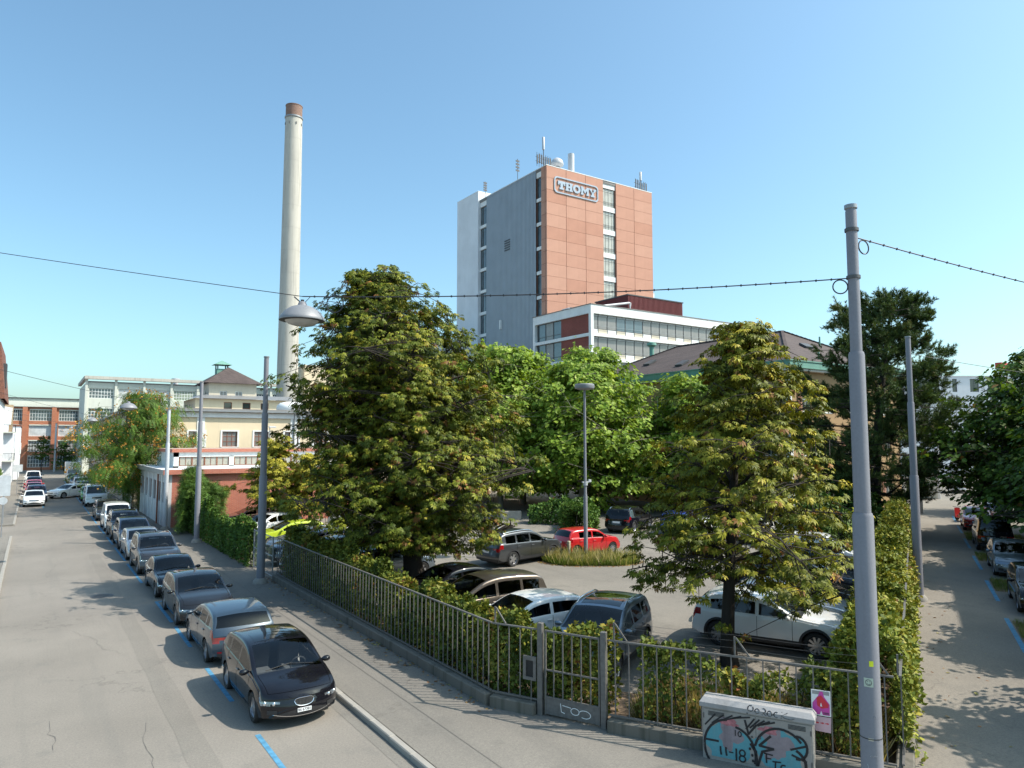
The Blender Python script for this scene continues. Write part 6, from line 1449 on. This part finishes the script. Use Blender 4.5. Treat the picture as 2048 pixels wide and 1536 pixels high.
for x in (.34, .44): ribbon(g, [(x, .27), (x, .2), (x+.012, .13)], .026, Y)
ribbon(g, [(.5, .2), (.57, .2)], .018, Y); ribbon(g, [(.63, .28), (.63, .07)], .026, Y); ribbon(g, arc(.74, .225, .05, .055, 0, 360, 14), .022, Y); ribbon(g, arc(.74, .12, .055, .055, 0, 360, 14), .022, Y)
for x, z in ((.88, .33), (.92, .22), (.93, .12)): g.add([(x+.022*math.cos(a), Y, z+.028*math.sin(a)) for a in np.linspace(0, 2*math.pi, 11)[:-1]], [tuple(range(10))])
ribbon(g, [(1.17, .3), (1.17, .14)], .022, Y); ribbon(g, [(1.13, .3), (1.28, .29)], .02, Y); ribbon(g, [(1.17, .22), (1.25, .22)], .018, Y); ribbon(g, [(1.28, .18), (1.42, .19)], .02, Y); ribbon(g, [(1.33, .18), (1.32, .07)], .02, Y); ribbon(g, arc(1.47, .1, .05, .05, 60, 300), .02, Y)
ribbon(g, [(.62, .62), (.62, .52)], .014, Y); ribbon(g, arc(.7, .56, .03, .045, 0, 360), .014, Y)
g.build('graffiti_lettering', M_bk, t)
# tag on the sloping lid edge
g = MB(); lid_y = lambda z: -.05+(z-(CHt-.03))/.08*.09 if z > CHt-.03 else -.05
def lidrib(pts, w):
    for (a, c), (b, d) in zip(pts, pts[1:]):
        A, B = Vector((a, lid_y(CHt-.11+c)-.003, CHt-.11+c)), Vector((b, lid_y(CHt-.11+d)-.003, CHt-.11+d)); g.bar(A, B, w*.6, .0015)
X0 = .88
lidrib(arc(X0+.03, .1, .05, .045, 60, 400, 12), .018); lidrib([(X0-.02, .1), (X0-.03, 0)], .018)
lidrib(arc(X0+.15, .075, .04, .04, 10, 330, 10), .018)
lidrib([(X0+.24, .02), (X0+.24, .12)], .018); lidrib(arc(X0+.26, .1, .04, .03, 110, -100, 8), .018); lidrib([(X0+.25, .07), (X0+.31, .02)], .018)
lidrib(arc(X0+.37, .065, .045, .045, 0, 360, 12), .018); lidrib(arc(X0+.49, .065, .045, .045, 60, 300, 10), .018)
lidrib([(X0+.57, .02), (X0+.58, .12)], .018); lidrib([(X0+.57, .065), (X0+.68, .12)], .018); lidrib([(X0+.57, .065), (X0+.64, .03), (X0+.74, .02), (X0+.8, .05)], .018)
g.build('graffiti_tag', M_bk, t)
# posters on the fence
def fence_local(u, y, z): return FE.matrix_world @ Vector((u, y, z))
t = thing('poster', 'pink poster with a red shape in a white border hung on the fence', 'poster', (10.34+.475*4.15, 11.72-.866*4.15+.35, PZ), FE.rotation_euler.z)
t.location = (10.34+2.68*.742, 11.72-4.64*.742, PZ)
MB().box(0, .33, -.035, -.028, .98, 1.44).build('board', M_white, t)
Mp = {n: plain('poster_'+n, c, .5, var=.1, scale=8) for n, c in (('magenta', (.62, .07, .35)), ('red', (.66, .03, .05)), ('grey', (.33, .32, .31)), ('ink', (.03, .03, .05)))}
MB().add([(.02, -.0365, 1.36), (.31, -.0365, 1.36), (.31, -.0365, 1.425), (.02, -.0365, 1.425)], [(0, 1, 2, 3)]).build('print', Mp['grey'], t)
MB().add([(.015, -.0372, 1.0), (.02, -.0372, 1.2), (.12, -.0372, 1.34), (.15, -.0372, 1.42), (.2, -.0372, 1.42), (.22, -.0372, 1.33), (.315, -.0372, 1.2), (.31, -.0372, 1.0)], [tuple(range(8))]).build('print', Mp['magenta'], t)
MB().add([(.1, -.0379, 1.16), (.09, -.0379, 1.3), (.17, -.0379, 1.35), (.3, -.0379, 1.2), (.29, -.0379, 1.14), (.17, -.0379, 1.11)], [tuple(range(6))]).build('print', Mp['red'], t)
MB().add([(.15, -.0386, 1.15), (.185, -.0386, 1.15), (.165, -.0386, 1.22)], [(0, 1, 2)]).build('print', M_white, t); MB().add([(.14, -.0386, 1.0), (.19, -.0386, 1.0), (.165, -.0386, 1.07)], [(0, 1, 2)]).build('print', M_white, t)
mb = MB()
for k in range(7): mb.box(.2+k*.014, .21+k*.014, -.0392, -.0386, 1.03, 1.05)
for k in range(9): mb.box(.2+k*.0115, .208+k*.0115, -.0392, -.0386, 1.01, 1.022)
mb.build('print', Mp['ink'], t)
t2 = thing('notice', 'small pale pink notice with three red arrows below the poster', 'notice', tuple(t.location), FE.rotation_euler.z)
MB().add([(.03, -.033, .78), (.06, -.034, .7), (.32, -.036, .69), (.33, -.034, .965), (.02, -.032, .965), (.03, -.033, .86), (.015, -.033, .83)], [tuple(range(7))]).build('sheet', plain('notice_pink', (.62, .42, .46), .7), t2)
mb = MB()
for k in range(3):
    x = .06+k*.085; mb.add([(x, -.0375, .842), (x+.035, -.0375, .842), (x+.035, -.0375, .83), (x+.065, -.0375, .85), (x+.035, -.0375, .87), (x+.035, -.0375, .858), (x, -.0375, .858)], [tuple(range(7))])
mb.build('arrows', Mp['red'], t2)
# street signs (backs), cabinet and totem by the side street, scooter
def sign_back(label, x, y, h, w, hh, extra=False):
    t = thing('street_sign', label, 'sign', (x, y, PZ), R(-8)); MB().tube([(0, 0, -.05), (0, 0, h)], .03, 8).build('post', M_gutter, t)
    q = MB(); q.add([(a-w/2, -.035, b+h-hh) for a, b in rrect(w, hh, .06, 4)]+[(a-w/2, -.02, b+h-hh) for a, b in rrect(w, hh, .06, 4)], [tuple(range(20)), tuple(range(39, 19, -1))]+[(k, 20+k, 20+(k+1) % 20, (k+1) % 20) for k in range(20)]); q.build('plate', plain('sign_back', (.66, .68, .7), .4, .3), t)
    if extra: MB().lathe([(.001, -.03), (.24, -.03), (.24, -.02)], 20, (0, 0, h-hh-.3), 'y').build('disc', plain('sign_back', (.66, .68, .7), .4, .3), t)
sign_back('grey back of a square street sign on its post at the side road', -1.42, 55.5, 3.3, .72, .72, True); sign_back('second sign back just behind the square one', -1.6, 64.6, 3.5, .72, .72); sign_back('pale sign plate on a thin post by the red cars', -1.3, 97, 3.4, .9, .8)
t = thing('utility_cabinet', 'tall grey cabinet with scrawls at the far end of the side street hedge', 'cabinet', Q(54.5, .55)+(PZ,), HEAD2)
MB().bevbox(-.5, .5, -.3, .3, -.03, 1.75, .03).build('housing', M_cab, t); MB().bevbox(-.53, .53, -.33, .33, 1.75, 1.84, .02).build('lid', M_gutter, t); MB().box(-.515, -.503, -.24, .24, .1, 1.65).build('door', M_cab, t)
mb = MB(); mb.tube([(-.52, -.1+.12*math.sin(a), .5+.14*a) for a in np.linspace(0, 6, 24)], .012, 4); mb.build('scrawl', M_bk, t)
t = thing('info_totem', 'pale information totem with dark screen and three symbols', 'sign', Q(72.4, 1.6)+(PZ,), HEAD2-math.pi/2)
MB().bevbox(-.95, .95, -.15, .15, -.05, 4.9, .03).build('slab', M_concF, t); MB().bevbox(.75, 1.05, -.2, .2, -.05, 5.3, .03).build('edge_post', M_white, t)
MB().box(-.3, .6, -.17, -.152, 3.9, 4.6).build('screen', G_dark, t); MB().box(-.8, .6, -.168, -.152, 2.7, 3.4).build('panel', M_white, t)
for k in range(3): MB().lathe([(.001, -.17), (.13, -.17), (.13, -.152)], 14, (-.55, 0, 2.1-k*.4), 'y').build('symbol', M_frame, t)
t = thing('scooter', 'red motor scooter with red top box parked by the path', 'scooter', Q(49.4, 3.3)+(PZ,), HEAD2+R(25))
M_sred = paintmat('scooter_red', (.5, .02, .02))
for x in (-.6, .6): o = MB().lathe([(.14, -.05), (.24, -.05), (.25, 0), (.24, .05), (.14, .05)], 18, axis='y').build('wheel', M_tyre, t, 50); o.location = (x, 0, .25); MB().lathe([(.14, -.045), (.001, -.04)], 14, axis='y').build('rim', M_rim, o)
MB().add([(-.85, -.16, .45), (.1, -.2, .25), (.1, .2, .25), (-.85, .16, .45), (-.8, -.14, .75), (-.1, -.16, .7), (-.1, .16, .7), (-.8, .14, .75)], [(0, 1, 5, 4), (2, 3, 7, 6), (0, 4, 7, 3), (4, 5, 6, 7), (1, 2, 6, 5), (0, 3, 2, 1)]).build('body', M_sred, t); MB().bevbox(-.75, -.05, -.14, .14, .76, .86, .04).build('seat', M_black, t); MB().bevbox(-.1, .45, -.18, .18, .22, .3, .03).build('footboard', M_sred, t)
MB().add([(.4, -.22, .25), (.4, .22, .25), (.55, .2, .95), (.55, -.2, .95), (.5, -.2, .25), (.5, .2, .25), (.66, .14, .95), (.66, -.14, .95)], [(0, 3, 2, 1), (4, 5, 6, 7), (0, 4, 7, 3), (1, 2, 6, 5), (3, 7, 6, 2)]).build('leg_shield', M_sred, t); MB().tube([(.55, -.3, 1.05), (.58, 0, .98), (.55, .3, 1.05)], .02, 6).build('handlebar', M_black, t); MB().tube([(.57, 0, .95), (.62, 0, .3)], .03, 6).build('fork', M_rim, t)
o = MB().lathe([(.001, -.2), (.2, -.18), (.27, 0), (.22, .14), (.001, .2)], 16).build('top_box', M_sred, t, 60); o.location = (-.85, 0, 1.05)
# terrace things under the planes
for i, (x, y) in enumerate(((34.0, 45.2), (36.2, 43.4), (31.2, 46.6))):
    t = thing('planter', ['pale wooden planter box beside the terrace path', 'pale planter box nearest the dark shrubbery', 'planter box at the terrace corner by the black car'][i], 'planter', (x, y, PZ), R(-30), 'planters edging the terrace')
    MB().bevbox(-.8, .8, -.3, .3, -.02, .6, .03).build('box', plain('planter_wood', (.4, .36, .3), .8, var=.2), t); MB().box(-.72, .72, -.22, .22, .6, .62).build('soil', M_soil, t)
# ---------------------------------------------------------------- parked cars
def P_(n, c, m=0., r=.35): return paintmat('paint_'+n, c, m, r)
BLK = P_('black', (.006, .006, .009), 0, .25); BLB = P_('blue_grey', (.03, .052, .078), .3, .35); ANT = P_('anthracite', (.018, .02, .024), .2, .35); DBL = P_('dark_blue', (.012, .018, .04), .3)
SIL = P_('silver', (.42, .44, .46), .85, .35); WHT = P_('white', (.78, .78, .76), 0, .3); GRY = P_('grey', (.036, .038, .043), .3, .35); RED = P_('red', (.52, .012, .015), 0, .3)
BRZ = P_('bronze', (.13, .105, .085), .7, .35); GRN = P_('green', (.06, .28, .03), .2); YGR = P_('lime', (.45, .55, .03), 0, .3); CRM = P_('crimson', (.32, .02, .04), .3); BLU = P_('blue', (.02, .05, .3), .2); LBL = P_('pale_blue', (.2, .24, .285), .8); BRN = P_('brown', (.1, .06, .05), .6); CHM = P_('mid_grey', (.1, .105, .112), .8)
G1 = 'cars parked along the kerb'; S_, N_ = -math.pi/2, math.pi/2
leon, sk, fx = car('parked_car', 'glossy black hatchback nearest the camera with plate BS 67381', 'car', 'hatch', BLK, (5.14, 17.95), S_, G1, lod=2, spokes=5, text='leon', sweep=.42, top=[(0, .665), (.07, .74), (.38, .85), (.98, .985), (1.96, 1.39), (2.6, 1.455), (3.4, 1.42), (3.85, 1.31), (4.2, 1.02), (4.3, .86)], cowl=.98, head=1.97, sunroof=.75, belt=[(0, .55), (.38, .73), (.98, .875), (4.3, 1.0)], win=[(1.36, 2.3), (2.39, 3.2), (3.3, 3.62)])
# its oval grille and fog lamps
zc = .6
def oval(q, rx, rz): return (q-.5)*2
gl = patch(sk.front, -.21, .21, lambda u: zc-.02-.10*math.sqrt(max(0, 1-abs(2*u-1)**2.6)), lambda u: zc-.02+.055*max(0, 1-abs(2*u-1)**4)**.5, 16, 3, off=.006).build('grille', M_black, leon)
rim_ = [sk.front(-.21+.42*u, zc-.02-.10*math.sqrt(max(0, 1-abs(2*u-1)**2.6)), .012) for u in np.linspace(0, 1, 17)]+[sk.front(.21-.42*u, zc-.02+.055*max(0, 1-abs(1-2*u)**4)**.5, .012) for u in np.linspace(0, 1, 17)]
MB().tube(rim_+[rim_[0]], .009, 5, False).build('grille_frame', M_chrome, gl, 60)
for k in range(-6, 7): 
    q = k*.03; MB().tube([sk.front(q, zc-.1, .011), sk.front(q, zc+.02, .011)], .004, 4).build('grille_bar', M_iron, gl)
sl = patch(sk.front, -.62, .62, lambda u: .27+.06*abs(2*u-1)**2, lambda u: .285+.06*abs(2*u-1)**2, 14, 1, off=.012); sl.build('bumper_trim', M_chrome, leon, 60)
mz, skm, fxm = car('parked_car', 'blue grey hatchback showing its tail behind the black hatchback', 'car', 'hatch', BLB, (5.14, 23.1), N_, G1, lod=2, spokes=10, text='shield', W=1.8)
patch(lambda q, z, o: skm.front(q, z, o, True), -.2, .2, lambda u: .62, lambda u: .66, 4, 1, off=.012).build('tailgate_trim', M_chrome, mz)
for s_ in (1, -1): patch(lambda q, z, o: skm.front(q*s_, z, o, True), .55, .72, lambda u: .4, lambda u: .44, 3, 1, off=.012).build('reflector', M_tail, mz)
o = MB().lathe([(.04, -.06), (.04, .05), (.032, .05)], 14, axis='x').build('exhaust_tip', M_chrome, mz, 40); o.location = (fxm-4.35, .45, .27)
ROW = [('dark grey hatchback with tall windscreen behind the blue grey one', 'hatch', ANT, 28.0, S_, dict(W=1.82, lod=2, spokes=10)), ('low black coupe with slim roof', 'coupe', BLK, 33.1, S_, dict(lod=2, spokes=10)),
 ('grey crossover with silver roof rails', 'suv', GRY, 39.0, S_, dict(lod=2, spokes=5, rails=1)), ('silver hatchback mostly hidden behind the grey crossover', 'hatch', SIL, 43.75, S_, {}), ('black people carrier with rounded nose', 'mpv', DBL, 48.2, S_, dict(darkrim=True)),
 ('black crossover between the people carrier and the white van', 'suv', BLK, 53.0, S_, {}), ('white delivery van with rounded roof in the kerb row', 'van', WHT, 57.9, S_, {}), ('grey estate ahead of the white van', 'wagon', GRY, 65.8, S_, {}), ('white and grey van with wide windscreen', 'bus', WHT, 80.0, S_, {}),
 ('small green car behind the white and grey van', 'small', GRN, 86.8, S_, dict(lod=0)), ('dark estate beyond the small green car', 'wagon', GRY, 98, S_, dict(lod=0)), ('white crossover farther along the kerb', 'suv', WHT, 104, S_, dict(lod=0)), ('dark saloon with bright bonnet far along the kerb', 'sedan', DBL, 113, S_, dict(lod=0)), ('maroon hatchback far along the kerb', 'hatch', BRN, 121, S_, dict(lod=0))]
for lab, kd, pt, y, hd, kw in ROW: car('parked_car', lab, 'van' if kd in ('van', 'bus') else 'car', kd, pt, (4.24+CARS[kd]['W']/2, y), hd, G1, **kw)
t, sk_, fx_ = car('box_truck', 'white box truck at the far end of the kerb row', 'truck', 'bus', WHT, (5.3, 129), S_, G1, lod=0)
MB().bevbox(-2.9, .9, -1.05, 1.05, .9, 2.9, .05).build('cargo_box', M_white, t)
car('white_estate', 'white estate car turning across the street', 'car', 'wagon', WHT, (3.5, 92.2), math.atan2(-.62, -.78), None, lod=1)
for lab, kd, pt, x, y, hd in (('white hatchback first in the far kerb row', 'hatch', WHT, .3, 82.6, S_), ('dark hatchback just behind the white one across the street', 'suv', DBL, .5, 88.0, S_), ('crimson hatchback across the street', 'hatch', CRM, .3, 98.5, S_), ('red hatchback behind the crimson one', 'hatch', RED, .3, 104.5, S_), ('dark saloon across the street by the white house', 'sedan', DBL, .3, 114, S_), ('white van across the street at the far end', 'bus', WHT, .2, 122, S_), ('black car farthest on the far kerb', 'hatch', BLK, .5, 130, S_)):
    car('parked_car', lab, 'van' if kd == 'bus' else 'car', kd, pt, (x, y), hd, 'cars on the far kerb', lod=1 if y < 100 else 0)
# inside the car park, noses to the street hedge
G2 = 'cars parked nose to the street hedge'; Wd = math.pi
for lab, kd, pt, x, y, hd, kw in (('bronze people carrier over the hedge', 'mpv', BRZ, 12.75, 20.75, Wd-.05, dict(lod=2)), ('white two door hatchback over the hedge', 'hatch', WHT, 12.55, 18.0, Wd-.03, dict(lod=2, win=[(1.5, 2.55), (2.66, 3.62)])), ('silver crossover with glass roof nearest the gate', 'suv', LBL, 13.2, 15.25, math.atan2(-.5, -.86), dict(lod=2, sunroof=1.3)),
 ('black coupe with bright window trim beyond the bronze people carrier', 'sedan', BLK, 13.0, 23.75, Wd+.05, dict(lod=2)), ('pale blue car half hidden by the chestnut trunk', 'hatch', LBL, 13.4, 29.9, .05, {}), ('dark van in the chestnut shade by the hedge', 'mpv', ANT, 11.9, 33.0, Wd, {}), ('dark crossover with bright roof rails over the hedge', 'suv', DBL, 12.1, 35.8, Wd, {}),
 ('silver hatchback with red tail lamp over the hedge', 'hatch', SIL, 12.5, 38.6, Wd+.1, {}), ('lime yellow hatchback over the hedge', 'hatch', YGR, 12.6, 42.0, Wd, {}), ('white car beyond the lime yellow one', 'wagon', WHT, 12.6, 46.9, Wd+.4, {}), ('brown hatchback against the brick wall', 'hatch', BRN, 13.0, 52.4, Wd, {})):
    car('parked_car', lab, 'car', kd, pt, (x, y), hd, G2, z=PZ, **kw)
t, sk_, fx_ = car('parked_car', 'grey crossover with bright roof rails beside the island', 'car', 'suv', CHM, (20.75, 30.05), .17, None, z=PZ, lod=2, spokes=5, L=4.7, wb=2.79, top=[(0, .76), (.1, .9), (.45, 1.02), (1.25, 1.12), (2.05, 1.55), (2.7, 1.67), (4.0, 1.63), (4.4, 1.53), (4.62, 1.12), (4.7, .95)], rt=4.34, rb=4.6, win=[(1.6, 2.45), (2.55, 3.4), (3.5, 4.15)], belt=[(0, .7), (.45, .92), (1.25, 1.03), (4.7, 1.1)])
car('parked_car', 'small bright red hatchback behind the island', 'car', 'small', RED, (25.15, 30.2), -.04, None, z=PZ, lod=2, spokes=9)
G3 = 'cars parked nose to the side street hedge'; hn = math.atan2(N2[1], N2[0])
for k, (lab, kd, pt, kw) in enumerate((('white crossover behind the small chestnut trunk', 'suv', WHT, dict(lod=2, spokes=10, rails=0, top=[(0, .72), (.1, .85), (.45, .965), (1.3, 1.06), (2.15, 1.44), (2.8, 1.55), (3.7, 1.5), (4.12, 1.4), (4.42, 1.04), (4.5, .88)], belt=[(0, .66), (.45, .87), (1.3, .97), (4.5, 1.05)], cowl=1.31, head=2.16, rt=4.06, win=[(1.65, 2.45), (2.55, 3.3), (3.4, 3.85)])), ('silver and dark saloon second in the side hedge row', 'sedan', SIL, dict(lod=2)), ('black saloon third in the side hedge row', 'sedan', BLK, {}), ('dark blue estate fourth in the side hedge row', 'wagon', DBL, {}), ('dark green grey crossover fifth in the side hedge row', 'suv', ANT, {}), ('white van at the end of the side hedge row', 'van', WHT, {}))):
    c = (18.6+2.68*k*D2[0], 13.72+2.68*k*D2[1]); car('parked_car', lab, 'van' if kd == 'van' else 'car', kd, pt, c, hn+(.03 if k % 2 else -.02), G3, z=PZ, **kw)
for lab, kd, pt, x, y, hd in (('black crossover at the edge of the tree shade', 'suv', BLK, 34.0, 36.2, .42), ('blue car beside the black crossover in the shade', 'hatch', BLU, 36.4, 33.7, .42), ('white hatchback seen through the small chestnut', 'hatch', WHT, 34.4, 29.9, .3), ('white saloon beyond the small chestnut', 'sedan', WHT, 37.2, 28.0, .3), ('black car emerging from behind the big chestnut', 'hatch', BLK, 24.9, 42.9, -.5), ('white van at the back under the planes', 'bus', WHT, 37.0, 66.5, .6), ('second white van at the back beside the first', 'van', WHT, 40.6, 68.8, .6), ('white car glimpsed low through the big chestnut', 'hatch', WHT, 19.5, 48.5, -.6)):
    car('parked_car', lab, 'van' if kd in ('van', 'bus') else 'car', kd, pt, (x, y), hd, 'cars farther back in the car park', z=PZ, lod=1)
# side street
G4 = 'cars parked along the side street'
for lab, kd, pt, s, o, back in (('silver saloon facing up the side street', 'sedan', LBL, 25.9, 4.15, 1), ('black van showing its tail on the side street', 'van', BLK, 34.4, 4.05, 0), ('red hatchback beyond the black van', 'hatch', RED, 44.6, 3.95, 1), ('dark car cut by the picture edge on the side street', 'hatch', BLK, 17.9, 4.2, 1), ('dark car out of view whose shadow reaches the path', 'hatch', GRY, 8.3, 4.4, 1), ('white hatchback beyond the totem', 'hatch', WHT, 84, 4.6, 0), ('pale car behind the maples on the side street', 'wagon', SIL, 52, 5.5, 0)):
    car('parked_car', lab, 'van' if kd == 'van' else 'car', kd, pt, Q(s, o), HEAD2+(math.pi if back else 0), G4, z=PZ, lod=1 if s < 60 else 0)
